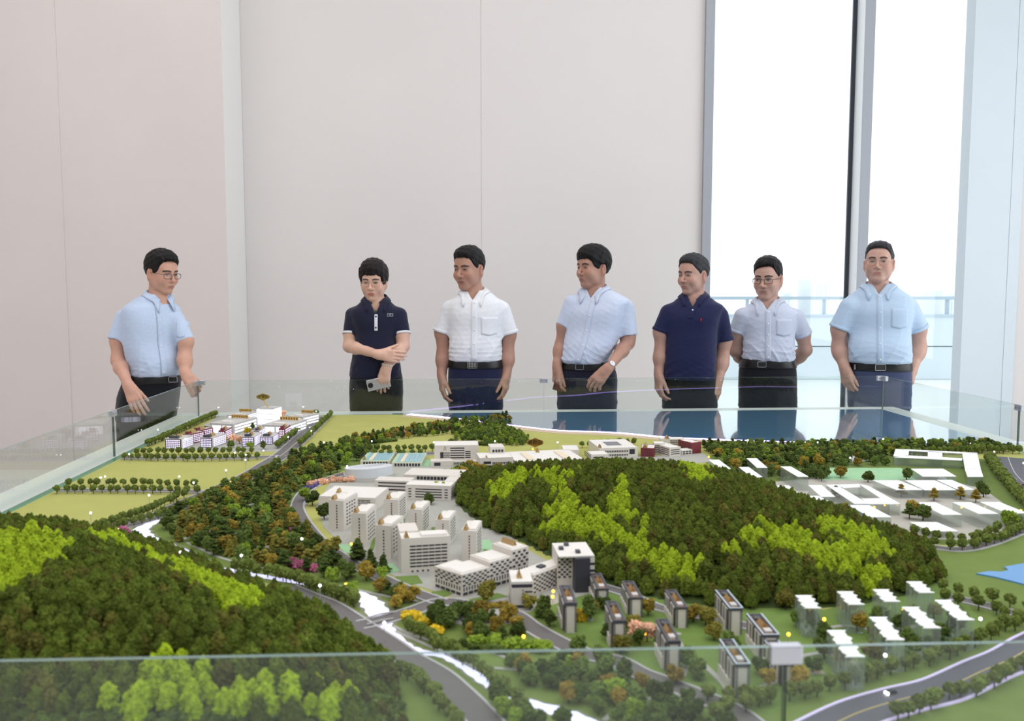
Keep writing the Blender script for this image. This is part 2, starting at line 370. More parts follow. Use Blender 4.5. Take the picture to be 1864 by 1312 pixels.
M_road = mat('model_asphalt', (112, 109, 108), .7, var=.05, vscale=30); M_kerb = mat('pale_kerb', (190, 188, 190), .7)
M_pave = mat('pale_paving', (176, 176, 168), .8, var=.06, vscale=60); M_mint = mat('mint_paving', (160, 205, 160), .8, var=.05, vscale=40)
M_hwy = mat('dark_asphalt', (92, 92, 102), .6, var=.05, vscale=40); M_line = mat('road_line', (222, 220, 214), .6); M_yel = mat('road_line_yellow', (205, 185, 110), .6)
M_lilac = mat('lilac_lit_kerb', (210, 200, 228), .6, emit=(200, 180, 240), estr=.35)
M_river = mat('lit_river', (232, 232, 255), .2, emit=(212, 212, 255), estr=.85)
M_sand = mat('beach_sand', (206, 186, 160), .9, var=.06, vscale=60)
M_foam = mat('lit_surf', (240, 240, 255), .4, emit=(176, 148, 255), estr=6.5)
GP = lambda L, z=None: [G(x, y, z) for x, y in L]
EPS = [0.0]
def eps(): EPS[0] += 4e-6; return EPS[0]
def ground(name, px, m, z0, z1, world=False):
    z1 = z1 + eps(); P_ = px if world else GP(px)
    P_ = inside(P_)
    return struct(MB().prism(P_, z0, z1).build(name, m))
struct(MB().prism(inside(grow(.1)), ZT + .002, ZM).build('ground_field', M_field))
# ---- the sea: shoreline, sand, surf
coast = [(688, 750.5), (730, 754), (790, 759), (838, 764), (890, 770), (937, 776), (1016, 784.5), (1116, 788.5), (1211, 797), (1300, 801), (1450, 806), (1609, 809), (1700, 811), (1760, 808), (1815, 806)]
cw = smoothpath([G(*p)[:2] for p in coast], 5)
sea = list(cw) + [Q[1] + (Q[1] - Q[2]) * .0, Q[0] * .55 + Q[1] * .45 + np.array([0, .3])]
sea_poly = list(cw) + [np.array([3.5, 3.2]), np.array([3.5, 6.0]), np.array([-.6, 6.0])]
seap = inside([np.array([-.75, 6.0])] + [cw[0] + np.array([-.02, .3])] + list(cw) + [np.array([3.5, float(cw[-1][1])]), np.array([3.5, 6.0])], -.014)
M_sea = bpy.data.materials.new('model_sea'); M_sea.use_nodes = True
_n = M_sea.node_tree.nodes; _l = M_sea.node_tree.links; _b = _n['Principled BSDF']
_b.inputs['Base Color'].default_value = lin((84, 134, 166)) + (1,); _b.inputs['Roughness'].default_value = .03; _b.inputs['IOR'].default_value = 1.6; _b.inputs['Coat Weight'].default_value = 1; _b.inputs['Coat IOR'].default_value = 1.7; _b.inputs['Coat Roughness'].default_value = .01
_t = _n.new('ShaderNodeTexCoord'); _z = _n.new('ShaderNodeTexNoise'); _z.inputs['Scale'].default_value = 55; _z.inputs['Detail'].default_value = 3
_p = _n.new('ShaderNodeBump'); _p.inputs['Strength'].default_value = .16; _p.inputs['Distance'].default_value = .0022
_l.new(_t.outputs['Object'], _z.inputs['Vector']); _l.new(_z.outputs[0], _p.inputs['Height']); _l.new(_p.outputs[0], _b.inputs['Normal'])
struct(MB().prism(seap, ZT + .003, ZM + .0008).build('sea', M_sea), 'glossy blue sea of the model with rippled surface')
def strip(name, path, w, m, z1, off=0, lab=None):
    P_ = np.array([np.asarray(p)[:2] for p in path]); keep = [p for p in P_ if len(p)]
    return struct(MB().ribbon(keep, w, ZM - .002, z1, off).build(name, m), lab)
cin = [p for p in cw if inpoly(np.array([p[0]]), np.array([p[1]]), grow(-.06))[0]]
strip('beach', cin, .075, M_sand, ZM + .0012, -.032)
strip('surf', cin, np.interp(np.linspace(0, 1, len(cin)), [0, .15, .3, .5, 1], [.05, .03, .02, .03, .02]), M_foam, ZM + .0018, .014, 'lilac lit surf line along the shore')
# ---- lawns, paving, plazas
ground('lawn_front', [(900, 1200), (1400, 1150), (1864, 1090), (2000, 960), (2300, 830), (3600, 1000), (3600, 1900), (800, 1900)], M_lawn, ZM, ZM + .0003)
ground('lawn_right', [(1640, 985), (1740, 1003), (1900, 965), (2100, 960), (2100, 1330), (1560, 1400), (1450, 1200), (1640, 1090), (1725, 1050), (1690, 1005)], M_lawn, ZM, ZM + .0006)
ground('lawn_park', [(300, 940), (420, 878), (520, 838), (620, 808), (700, 800), (660, 845), (590, 868), (545, 905), (545, 945), (600, 1000), (700, 1060), (740, 1110), (680, 1140), (560, 1080), (400, 1040), (250, 985)], M_lawn, ZM, ZM + .0005)
ground('lawn_lower', [(560, 1075), (660, 1085), (820, 1095), (1000, 1120), (1110, 1195), (1350, 1312), (1340, 1420), (700, 1420), (640, 1180)], M_lawn, ZM, ZM + .0005)
ground('lawn_housing', [(960, 1110), (1120, 1060), (1300, 1100), (1500, 1110), (1720, 1060), (1800, 1140), (1600, 1220), (1400, 1300), (1250, 1250), (1080, 1180)], M_lawn2, ZM, ZM + .0007)
ground('lawn_right_campus', [(1270, 830), (1500, 822), (1800, 836), (1864, 900), (1864, 960), (1760, 995), (1640, 985), (1500, 940), (1330, 880)], M_lawn, ZM, ZM + .0005)
ground('plaza_campus', [(600, 880), (640, 850), (780, 846), (900, 850), (1060, 835), (1280, 825), (1300, 840), (1100, 858), (900, 875), (830, 900), (960, 1000), (1090, 1075), (960, 1115), (860, 1098), (740, 1060), (640, 1010), (590, 960), (575, 920)], M_pave, ZM, ZM + .0009)
ground('plaza_right_campus', [(1380, 880), (1480, 870), (1700, 868), (1790, 890), (1860, 940), (1800, 985), (1660, 980), (1560, 955), (1470, 925)], mat('warm_paving', (188, 184, 174), .8, var=.05, vscale=50), ZM, ZM + .0009)
ground('plaza_mint', [(1476, 852), (1640, 852), (1668, 874), (1500, 874)], M_mint, ZM, ZM + .0016)
ground('plaza_left_campus', [(300, 816), (400, 756), (560, 745), (592, 752), (505, 822), (420, 822)], M_pave, ZM, ZM + .0007)
for i, p in enumerate([[(766, 967), (792, 966), (800, 985), (770, 988)], [(855, 985), (890, 983), (905, 1000), (862, 1003)], [(690, 1028), (715, 1026), (728, 1040), (700, 1046)], [(735, 838), (820, 836), (840, 845), (760, 850)], [(615, 992), (640, 990), (652, 1004), (628, 1008)]]):
    ground('plaza_court', p, M_mint, ZM, ZM + .0015)
for i, p in enumerate([[(672, 1000), (681, 975), (686, 975), (680, 1002)], [(724, 975), (730, 945), (738, 945), (733, 975)], [(781, 990), (786, 960), (792, 960), (789, 990)], [(720, 1050), (760, 1048), (770, 1062), (735, 1066)], [(785, 1078), (812, 1074), (824, 1082), (800, 1088)], [(880, 1000), (905, 1004), (915, 1020), (885, 1016)], [(745, 1075), (790, 1085), (770, 1092)], [(840, 1095), (905, 1080), (925, 1086), (870, 1098)]]):
    ground('lawn_court', p, M_lawn2, ZM, ZM + .0016)
# ---- roads with raised pale kerbs
def road(name, pts, w, m=None, kerb=True, z=.0020, line=None, lab=None, km=None):
    P_ = smoothpath([G(*p)[:2] for p in pts], 6); box = grow(-.06)
    ok = inpoly(P_[:, 0], P_[:, 1], box); P_ = P_[ok]; z = z + 8 * eps() - 7 * EPS[0] + .0002
    o = struct(MB().ribbon(P_, w, ZM, ZM + z).build(name, m or M_road), lab)
    if kerb:
        for sgn in (-1, 1): MB().ribbon(P_, .0055, ZM, ZM + z + .001, sgn * (w / 2 + .003)).build('kerb', km or M_kerb, o)
    if line: MB().ribbon(P_, .0022, ZM + z, ZM + z + .0003).build('centre_line', line, o)
    return o
road('road', [(604, 744), (580, 768), (556, 791), (518, 825), (484, 847), (443, 871), (368, 904), (278, 941), (176, 969), (120, 985)], .070, line=M_line, lab='straight grey road running past the lit towers')
road('road', [(214, 834), (300, 834), (400, 834), (508, 832)], .042, lab='narrow road behind the nearer tree row by the lit towers')
road('road', [(108, 893), (200, 893), (300, 894), (378, 896)], .030, lab='narrow road between the two flat olive fields')
road('road', [(520, 828), (600, 828), (700, 828), (790, 826)], .05, lab='road passing behind the green roofed halls')
road('road', [(520, 1072), (560, 1089), (599, 1105), (650, 1138), (704, 1173), (741, 1199), (795, 1230), (835, 1265), (862, 1292), (890, 1325), (910, 1380)], .052, lab='grey road winding along the foot of the wooded hill')
road('road', [(655, 1139), (700, 1129), (750, 1114), (803, 1097), (860, 1104), (930, 1118), (968, 1143), (1020, 1172), (1067, 1192), (1125, 1206), (1167, 1228), (1218, 1247), (1328, 1292), (1380, 1330)], .040, lab='road crossing the river and running below the housing towers')
road('road', [(803, 1097), (733, 1071), (651, 1032), (603, 1003), (574, 977), (548, 942), (542, 918), (558, 893), (590, 876), (630, 862)], .034, lab='curved road round the campus beside the park')
road('road', [(1086, 1066), (1140, 1082), (1202, 1108), (1300, 1128), (1400, 1150)], .028, lab='small road between the hill and the housing towers')
road('road', [(1835, 833), (1850, 865), (1890, 900), (1960, 960), (2080, 1060), (2250, 1200), (2500, 1400)], .135, M_hwy, line=M_line, lab='wide road with cars at the right edge of the model')
road('road', [(1635, 984), (1690, 995), (1745, 1001), (1800, 990), (1870, 965), (1950, 955)], .03, lab='road under the tree row beside the clear blocks')
road('road', [(1715, 1085), (1790, 1102), (1870, 1124), (1960, 1145), (2050, 1150)], .03, lab='path under the trees beside the blue pond')
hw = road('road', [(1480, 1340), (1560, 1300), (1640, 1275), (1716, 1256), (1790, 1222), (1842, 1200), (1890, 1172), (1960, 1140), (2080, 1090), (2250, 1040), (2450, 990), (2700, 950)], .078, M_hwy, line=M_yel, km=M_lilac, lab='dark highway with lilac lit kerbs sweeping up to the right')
# park paths
for i, p in enumerate([[(270, 1000), (330, 985), (360, 960), (350, 945), (372, 925)], [(360, 960), (410, 975), (455, 965), (480, 985), (500, 1020), (505, 1040)], [(340, 988), (400, 1015), (450, 1028), (505, 1040), (560, 1055), (640, 1072), (700, 1085), (760, 1095)], [(545, 950), (520, 965), (530, 985), (515, 1010)], [(715, 1140), (760, 1160), (815, 1172), (870, 1178), (960, 1215)], [(720, 1150), (800, 1185), (860, 1215), (905, 1240), (930, 1260)], [(1100, 1312), (1130, 1290), (1200, 1270), (1240, 1290)], [(870, 1215), (960, 1220), (1040, 1216)], [(590, 905), (560, 915), (548, 930)], [(430, 930), (470, 915), (500, 920), (520, 905)]]):
    road('footpath', p, .0095, M_pave, False, .0017, lab='pale winding footpath of the model park')
for p in [[(1040, 1170), (1060, 1190), (1090, 1200)], [(1130, 1130), (1180, 1150), (1240, 1155)], [(1230, 1160), (1250, 1200), (1240, 1235)], [(1440, 1200), (1500, 1190), (1560, 1210)], [(1480, 1150), (1540, 1140), (1620, 1150), (1700, 1130)], [(1280, 1210), (1320, 1250), (1330, 1280)], [(1000, 1125), (1040, 1120), (1080, 1130)], [(1370, 1260), (1440, 1230), (1500, 1225)]]:
    road('footpath', p, .012, M_pave, False, .0017, lab='pale paved path between the housing towers')
for q0 in ((700, 1186), ):
    pass
for k in range(9):                                                    # mint verge slabs along the lower road
    t = k / 9; a = np.array([975, 1152]) * (1 - t) + np.array([1135, 1222]) * t; ground('verge_slab', [(a[0], a[1]), (a[0] + 17, a[1] + 7), (a[0] + 10, a[1] + 11), (a[0] - 9, a[1] + 3)], M_mint, ZM, ZM + .0016)
for a in ((1218, 1248), (1240, 1258), (1300, 1284), (1322, 1292)):
    ground('verge_slab', [a, (a[0] + 22, a[1] + 8), (a[0] + 12, a[1] + 14), (a[0] - 12, a[1] + 5)], M_mint, ZM, ZM + .0016)
# roundabout plaza below the dark-windowed block
c0 = G(880, 1120)
for r_, m_, z_ in ((.085, M_pave, .0017), (.062, M_road, .0020), (.055, M_pave, .0024), (.024, M_lawn2, .0028)):
    struct(MB().prism([(c0[0] + r_ * 1.05 * math.cos(a), c0[1] + r_ * .75 * math.sin(a)) for a in np.linspace(0, 2 * math.pi, 40, endpoint=False)], ZM, ZM + z_).build('plaza_round', m_))
# ---- river
riv = [(309, 942), (283, 950), (262, 960), (256, 967), (268, 978), (290, 987), (320, 997), (350, 1010), (386, 1031), (425, 1040), (480, 1050), (540, 1060), (600, 1068), (650, 1079), (672, 1095), (688, 1115), (694, 1135), (708, 1152), (735, 1176), (770, 1188), (805, 1193), (840, 1210), (868, 1230), (900, 1252), (950, 1275), (1020, 1297), (1070, 1318), (1110, 1345)]
rw = [.006, .025, .040, .045, .04, .026, .022, .022, .018, .022, .02, .02, .025, .022, .046, .048, .040, .034, .03, .02, .02, .022, .024, .022, .02, .03, .035, .03]
rp = np.array([G(*p)[:2] for p in riv]); rs = smoothpath([(*p, w_) for p, w_ in zip(rp, rw)], 6)
ws = rs[:, 2] * (1 + .13 * np.sin(np.arange(len(rs)) * 1.7) + .08 * np.sin(np.arange(len(rs)) * 4.1))
struct(MB().ribbon(rs, ws * 1.35 + .006, ZM, ZM + .0010).build('river_bank', mat('river_bank', (132, 138, 104), .9, var=.1, vscale=60)))
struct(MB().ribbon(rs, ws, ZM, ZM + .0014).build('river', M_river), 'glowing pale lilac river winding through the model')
# road bridge parapets over the river
for s_ in (-1, 1):
    A_ = G(668, 1135 + s_ * 6); B_ = G(716, 1124 + s_ * 6); o = struct(MB().tube([A_ + [0, 0, .006], (A_ + B_) / 2 + [0, 0, .008], B_ + [0, 0, .006]], .0016, 6).build('bridge_parapet', M_kerb))
# blue pond at the right
ground('pond', [(1777, 1046), (1800, 1042), (1822, 1043), (1836, 1040), (1828, 1034), (1850, 1030), (1900, 1022), (1960, 1050), (1900, 1075), (1850, 1062), (1810, 1052)], mat('flat_blue_pond', (98, 158, 214), .3, var=.03), ZM, ZM + .004)['label'] = 'flat light blue pond in the lawn'
# ================================================================== hills and trees
def hill(name, outline, H, L, p, lab):
    step = .022; P_ = np.array([q[:2] for q in outline]); x0, y0 = P_.min(0) - step; x1, y1 = P_.max(0) + step
    xs = np.arange(x0, x1 + step, step); ys = np.arange(y0, y1 + step, step); X, Y = np.meshgrid(xs, ys, indexing='ij'); Z = hill_h(X, Y, P_, H, L, p)
    nx, ny = X.shape; idx = np.arange(nx * ny).reshape(nx, ny); Z2 = np.where(Z > 0, ZM + Z, ZM - .001)
    keep = (Z > 0); cell = keep[:-1, :-1] | keep[1:, :-1] | keep[1:, 1:] | keep[:-1, 1:]
    bx = grow(-.056); cell &= inpoly(X[:-1, :-1] + step / 2, Y[:-1, :-1] + step / 2, bx)
    f = np.stack([idx[:-1, :-1], idx[1:, :-1], idx[1:, 1:], idx[:-1, 1:]], -1)[cell]
    m = MB(); m.add(np.stack([X, Y, Z2], -1).reshape(-1, 3), f.tolist())
    return struct(m.build(name, mat('hill_undergrowth', (66, 82, 34), .95, var=.2, vscale=40), smooth=True), lab)
def hill_h(X, Y, P_, H, L, p):
    d = np.where(inpoly(X, Y, P_), polydist(X, Y, P_), 0); t = np.clip(d / L, 0, 1)
    n = np.sin(X * 9.1 + 1.3) * np.cos(Y * 7.7) * .09 + np.sin(X * 4.3 - Y * 5.1) * .06
    return H * np.sin(t * math.pi / 2) ** p * (1 + n * t)
HR_out = GP([(826, 884), (838, 925), (880, 960), (950, 985), (1000, 1010), (1060, 1040), (1110, 1066), (1200, 1090), (1320, 1108), (1450, 1108), (1580, 1098), (1660, 1082), (1715, 1055), (1690, 1012), (1640, 988), (1560, 957), (1480, 930), (1400, 900), (1330, 878), (1200, 866), (1050, 864), (930, 868)])
HL_out = GP([(120, 978), (200, 985), (290, 1010), (390, 1050), (480, 1085), (545, 1108), (610, 1145), (660, 1185), (700, 1225), (725, 1270), (735, 1330), (740, 1420), (400, 1480), (-300, 1500), (-900, 1380), (-700, 1180), (-400, 1060), (-100, 985)])
HR = dict(P_=np.array([q[:2] for q in HR_out]), H=.094, L=.50, p=1.0); HLh = dict(P_=np.array([q[:2] for q in HL_out]), H=.125, L=.48, p=1.0)
hill('hill_right', HR_out, .094, .50, 1.0, 'wooded hill rising behind the housing towers')
hill('hill_left', HL_out, .125, .48, 1.0, 'large wooded hill in the near corner of the model')
def terrain(x, y):
    x = np.atleast_1d(np.asarray(x, float)); y = np.atleast_1d(np.asarray(y, float))
    return ZM + np.maximum(hill_h(x, y, **HR), hill_h(x, y, **HLh))
# ---- tree shapes
def ico(sub):
    t = (1 + 5 ** .5) / 2
    v = [(-1, t, 0), (1, t, 0), (-1, -t, 0), (1, -t, 0), (0, -1, t), (0, 1, t), (0, -1, -t), (0, 1, -t), (t, 0, -1), (t, 0, 1), (-t, 0, -1), (-t, 0, 1)]
    v = [np.array(p) / np.linalg.norm(p) for p in v]
    f = [(0, 11, 5), (0, 5, 1), (0, 1, 7), (0, 7, 10), (0, 10, 11), (1, 5, 9), (5, 11, 4), (11, 10, 2), (10, 7, 6), (7, 1, 8), (3, 9, 4), (3, 4, 2), (3, 2, 6), (3, 6, 8), (3, 8, 9), (4, 9, 5), (2, 4, 11), (6, 2, 10), (8, 6, 7), (9, 8, 1)]
    for _ in range(sub):
        c = {}; nf = []
        def mid(a, b):
            k = (min(a, b), max(a, b))
            if k not in c: q = v[a] + v[b]; v.append(q / np.linalg.norm(q)); c[k] = len(v) - 1
            return c[k]
        for a, b, d in f:
            e, g, h = mid(a, b), mid(b, d), mid(d, a); nf += [(a, e, h), (b, g, e), (d, h, g), (e, g, h)]
        f = nf
    return np.array(v), f
ICO1, ICO2 = ico(1), ico(2)
def lump(m, c, r, rng, rough=.22, base=ICO2):
    V, Fc = base; d = 1 + rng.normal(0, rough, len(V)).clip(-2 * rough, 2 * rough)
    m.add(np.asarray(c) + V * d[:, None] * np.asarray(r), Fc)
def tree_mesh(name, kind, seed, mats):
    rng = np.random.default_rng(seed); m = MB(); r1 = lambda a, b: rng.uniform(a, b)
    if kind == 'hill':                                                # dense rounded conifer, unit height
        for z, R, n in ((.30, .30, 6), (.52, .25, 5), (.72, .16, 4)):
            a0 = r1(0, 6)
            for k in range(n):
                a = a0 + k * 6.283 / n; lump(m, (R * math.cos(a), R * math.sin(a), z + r1(-.06, .06)), (r1(.15, .21), r1(.15, .21), r1(.13, .18)), rng, .24, ICO2)
        lump(m, (0, 0, .88), (.13, .13, .15), rng, .24, ICO2); lump(m, (0, 0, .5), (.26, .26, .34), rng, .24, ICO2); tr = (.04, .2)
    elif kind == 'street':
        for k in range(9):
            a = r1(0, 6.28); R = r1(.08, .2); lump(m, (R * math.cos(a), R * math.sin(a), r1(.48, .82)), (r1(.13, .2),) * 3, rng, .26, ICO2)
        lump(m, (0, 0, .66), (.27, .27, .28), rng, .22); tr = (.032, .55)
    elif kind == 'pine':                                              # cloud pine with flat shelves
        for k in range(10):
            z = .32 + .066 * k; R = .30 * (1 - (z - .3) * 1.05); a = k * 2.4 + r1(-.4, .4)
            lump(m, (R * .7 * math.cos(a), R * .7 * math.sin(a), z), (r1(.17, .24) * (1.25 - z * .7), r1(.17, .24) * (1.25 - z * .7), .06), rng, .28, ICO2)
        lump(m, (0, 0, .95), (.1, .1, .07), rng, .24, ICO2); tr = (.03, .9)
    elif kind == 'broad':
        for k in range(11):
            a = r1(0, 6.28); R = r1(.1, .3); lump(m, (R * math.cos(a), R * math.sin(a), r1(.38, .85)), (r1(.13, .22),) * 3, rng, .3, ICO2)
        tr = (.035, .6)
    elif kind == 'cone':
        for k in range(7):
            z = .15 + .115 * k; R = .26 * (1 - z) + .05; lump(m, (r1(-.03, .03), r1(-.03, .03), z), (R, R, .11), rng, .3, ICO2)
        tr = (.03, .3)
    else:                                                             # low shrub
        for k in range(6):
            a = r1(0, 6.28); lump(m, (.35 * math.cos(a) * r1(.3, 1), .35 * math.sin(a) * r1(.3, 1), r1(.2, .6)), (r1(.2, .33),) * 3, rng, .3, ICO2)
        tr = None
    if tr:
        m.cm = 1; m.tube([(0, 0, -.06), (.01, 0, tr[1] * .5), (0, 0, tr[1])], [tr[0] * 1.2, tr[0], tr[0] * .7], 6)
    o = m.build(name, mats); me = o.data; bpy.data.objects.remove(o); return me
M_trunk = mat('model_trunk', (70, 60, 42), .9)
def leafmat(name, rgb, rand=.32): return mat(name, rgb, .9, spec=.2, var=.34, vscale=6, rand=rand, bump=.5, bscale=14)
LM = dict(dark=leafmat('foliage_dark', (90, 104, 36)), bright=leafmat('foliage_bright', (160, 182, 44), .14), street=leafmat('foliage_street', (106, 120, 56), .15),
          mid=leafmat('foliage_mid', (94, 112, 52)), olive=leafmat('foliage_olive', (128, 122, 54)), gold=leafmat('foliage_gold', (150, 130, 54)), lime=leafmat('foliage_lime', (132, 156, 54), .15),
          pink=leafmat('blossom_pink', (200, 120, 150)), peach=leafmat('blossom_peach', (236, 190, 160)), yellow=leafmat('blossom_yellow', (214, 186, 50)), deep=leafmat('foliage_deep', (74, 90, 40)), brown=leafmat('foliage_brown', (96, 96, 40)), violet=leafmat('blossom_violet', (110, 100, 150)))
_bank = {}
def bank(kind, colr, nvar=3):
    k = (kind, colr)
    if k not in _bank: _bank[k] = [tree_mesh('%s_tree' % kind, kind, 100 + 17 * i + len(_bank) * 5, [LM[colr], M_trunk]) for i in range(nvar)]
    return _bank[k]
N_IND = {}
def plant(name, kind, colr, spots, label, cat, group, forest, limit=300):
    """spots: (x, y, z, height, width factor). The nearest ones become things, the rest one scatter object."""
    ms = bank(kind, colr); bx = grow(-.065); S = np.array(spots, float)
    if not len(S): return
    S = S[inpoly(S[:, 0], S[:, 1], bx)]
    px, py = proj(S[:, :3]); vis = (px > -25) & (px < 1890) & (py < 1345) & (py > 0)
    S = S[vis]; px = px[vis]
    order = np.argsort(np.hypot(S[:, 0], S[:, 1]) / S[:, 3]); S = S[order]
    used = N_IND.get(group, 0); k = max(0, min(limit - used, len(S))); N_IND[group] = used + k
    for i, (x, y, z, h, wf) in enumerate(S[:k]):
        o = bpy.data.objects.new(name, ms[i % len(ms)]); COL.objects.link(o); o.location = (x, y, z); o.rotation_euler = (0, 0, RNG.uniform(0, 6.28)); o.scale = (h * wf, h * wf, h)
        tag(o, label, cat, group); LINKED.setdefault(ms[i % len(ms)].name, o)
    R_ = S[k:]
    if len(R_): FOREST.setdefault((forest, cat), []).append(([LINKED[q.name] for q in ms if q.name in LINKED], R_))
FOREST = {}; LINKED = {}
def make_forests():
    for (nm, cat), chunks in FOREST.items():
        me = bpy.data.meshes.new(nm); V = []; A = []; W = []; protos = []
        for ms, R_ in chunks:
            b0 = len(protos); protos += ms
            for i, (x, y, z, h, wf) in enumerate(R_): V.append((x, y, z)); A.append((h, wf)); W.append(b0 + i % len(ms))
        me.from_pydata(V, [], []); [me.attributes.new(n_, t_, 'POINT') for n_, t_ in (('size', 'FLOAT_VECTOR'), ('kind', 'INT'), ('turn', 'FLOAT_VECTOR'))]
        me.attributes['size'].data.foreach_set('vector', np.array([(h * wf, h * wf, h) for h, wf in A], np.float32).ravel()); me.attributes['kind'].data.foreach_set('value', np.array(W, np.int32))
        t = np.zeros((len(V), 3), np.float32); t[:, 2] = RNG.uniform(0, 6.28, len(V)); me.attributes['turn'].data.foreach_set('vector', t.ravel())
        o = bpy.data.objects.new(nm, me); COL.objects.link(o); o['kind'] = 'stuff'; o['category'] = cat
        o['label'] = {'hill_forest': 'dense miniature forest covering both model hills', 'street_planting': 'small round trees along the farther model roads', 'park_planting': 'mixed miniature trees planted across the model parks', 'shrub_planting': 'small coloured shrubs planted over the model'}[nm]
        ng = bpy.data.node_groups.new(nm, 'GeometryNodeTree'); ng.interface.new_socket('Geometry', in_out='INPUT', socket_type='NodeSocketGeometry'); ng.interface.new_socket('Geometry', in_out='OUTPUT', socket_type='NodeSocketGeometry')
        N = ng.nodes; L = ng.links; gi = N.new('NodeGroupInput'); go = N.new('NodeGroupOutput'); jn = N.new('GeometryNodeJoinGeometry')
        def attr(n, ty):
            q = N.new('GeometryNodeInputNamedAttribute'); q.data_type = ty; q.inputs[0].default_value = n; return q.outputs[0]
        sz, kd, tn_ = attr('size', 'FLOAT_VECTOR'), attr('kind', 'INT'), attr('turn', 'FLOAT_VECTOR')
        for i, pm in enumerate(protos):
            oi = N.new('GeometryNodeObjectInfo'); oi.inputs['Object'].default_value = pm; oi.inputs['As Instance'].default_value = True
            cp = N.new('FunctionNodeCompare'); cp.data_type = 'INT'; cp.operation = 'EQUAL'; L.new(kd, cp.inputs[2]); cp.inputs[3].default_value = i
            ip = N.new('GeometryNodeInstanceOnPoints'); L.new(gi.outputs[0], ip.inputs['Points']); L.new(cp.outputs[0], ip.inputs['Selection']); L.new(oi.outputs['Geometry'], ip.inputs['Instance'])
            er = N.new('FunctionNodeEulerToRotation'); L.new(tn_, er.inputs[0]); L.new(er.outputs[0], ip.inputs['Rotation']); L.new(sz, ip.inputs['Scale']); L.new(ip.outputs[0], jn.inputs[0])
        L.new(jn.outputs[0], go.inputs[0]); md = o.modifiers.new('scatter', 'NODES'); md.node_group = ng
def scatter(poly, sp, h0, h1, px=True, avoid=(), wf=(.85, 1.15), jitter=.9):
    P_ = np.array([G(*q)[:2] for q in poly]) if px else np.array([q[:2] for q in poly]); x0, y0 = P_.min(0); x1, y1 = P_.max(0)
    xs = np.arange(x0, x1, sp); ys = np.arange(y0, y1, sp * .87); X, Y = np.meshgrid(xs, ys); X = X + (np.arange(len(ys)) % 2)[:, None] * sp / 2
    X = X + RNG.uniform(-.5, .5, X.shape) * sp * jitter; Y = Y + RNG.uniform(-.5, .5, X.shape) * sp * jitter; X, Y = X.ravel(), Y.ravel()
    k = inpoly(X, Y, P_)
    for a, r in avoid: k &= polydist(X, Y, a, False) > r
    X, Y = X[k], Y[k]; h = RNG.uniform(h0, h1, len(X))
    return np.stack([X, Y, terrain(X, Y) - .0005 if len(X) else X, h, RNG.uniform(*wf, len(X))], 1)
def row(pts, sp, h0, h1, off=0, wf=(.95, 1.15), jit=.12):
    P_ = smoothpath([G(*p)[:2] for p in pts], 10); seg = np.linalg.norm(np.diff(P_, axis=0), axis=1); s = np.concatenate([[0], np.cumsum(seg)])
    t = np.arange(0, max(s[-1], sp * 1.6), sp); x = np.interp(t, s, P_[:, 0]); y = np.interp(t, s, P_[:, 1]); tx = np.gradient(x); ty = np.gradient(y); l = np.hypot(tx, ty) + 1e-9
    x = x - ty / l * off + RNG.normal(0, sp * jit, len(x)); y = y + tx / l * off + RNG.normal(0, sp * jit, len(x))
    return np.stack([x, y, np.full(len(x), ZM), RNG.uniform(h0, h1, len(x)), RNG.uniform(*wf, len(x))], 1)
W2 = lambda L: [G(*p)[:2] for p in L]
ROADLINES = [W2([(604, 744), (518, 825), (443, 871), (368, 904), (278, 941), (176, 969)]), W2([(803, 1097), (733, 1071), (651, 1032), (603, 1003), (574, 977), (548, 942), (542, 918), (558, 893), (590, 876)]),
             W2([(520, 1072), (599, 1105), (650, 1138), (704, 1173), (741, 1199), (795, 1230), (835, 1265), (862, 1292), (890, 1325)]), W2([(655, 1139), (750, 1114), (803, 1097), (860, 1104), (930, 1118), (968, 1143), (1020, 1172), (1067, 1192), (1125, 1206), (1167, 1228), (1218, 1247), (1328, 1292)]), [tuple(p[:2]) for p in rs]]
AV = [(r, .034) for r in ROADLINES[:3]] + [(ROADLINES[3], .026), (ROADLINES[4], .03)]
# ---- hill woods: dark everywhere, light green in drifts
bright_px = [[(0, 980), (60, 968), (115, 985), (135, 1010), (60, 1055), (20, 1080), (-30, 1110), (-30, 960)],
             [(160, 985), (205, 982), (290, 1020), (400, 1065), (480, 1090), (500, 1108), (430, 1115), (330, 1060), (230, 1010)],
             [(280, 1200), (330, 1172), (360, 1195), (420, 1250), (520, 1245), (600, 1250), (650, 1270), (600, 1300), (520, 1285), (450, 1290), (360, 1345), (200, 1345), (190, 1270), (250, 1250)],
             [(885, 890), (945, 862), (990, 860), (940, 890), (925, 915), (895, 915)], [(985, 865), (1050, 860), (1030, 880), (1060, 930), (1110, 940), (1140, 975), (1240, 1010), (1290, 1035), (1280, 1065), (1230, 1065), (1170, 1035), (1140, 1005), (1075, 985), (1000, 965), (990, 940), (1010, 915), (1000, 890)],
             [(1225, 850), (1290, 848), (1290, 890), (1265, 880)], [(1340, 975), (1440, 950), (1470, 985), (1560, 1020), (1640, 1060), (1600, 1075), (1500, 1045), (1420, 1000), (1350, 1000)], [(1470, 945), (1530, 955), (1600, 990), (1640, 1030), (1560, 1010), (1490, 975)], [(1100, 925), (1130, 880), (1145, 885), (1150, 930), (1180, 960), (1130, 960)], [(1310, 990), (1340, 985), (1360, 1020), (1320, 1030)]]
hs = np.concatenate([scatter(HR['P_'], .0285, .038, .054, False, wf=(.66, .80), jitter=.75), scatter(HLh['P_'], .0285, .037, .052, False, wf=(.68, .84), jitter=.75)])
hx, hy = proj(hs[:, :3] + np.array([0, 0, .02])); br = np.zeros(len(hs), bool)
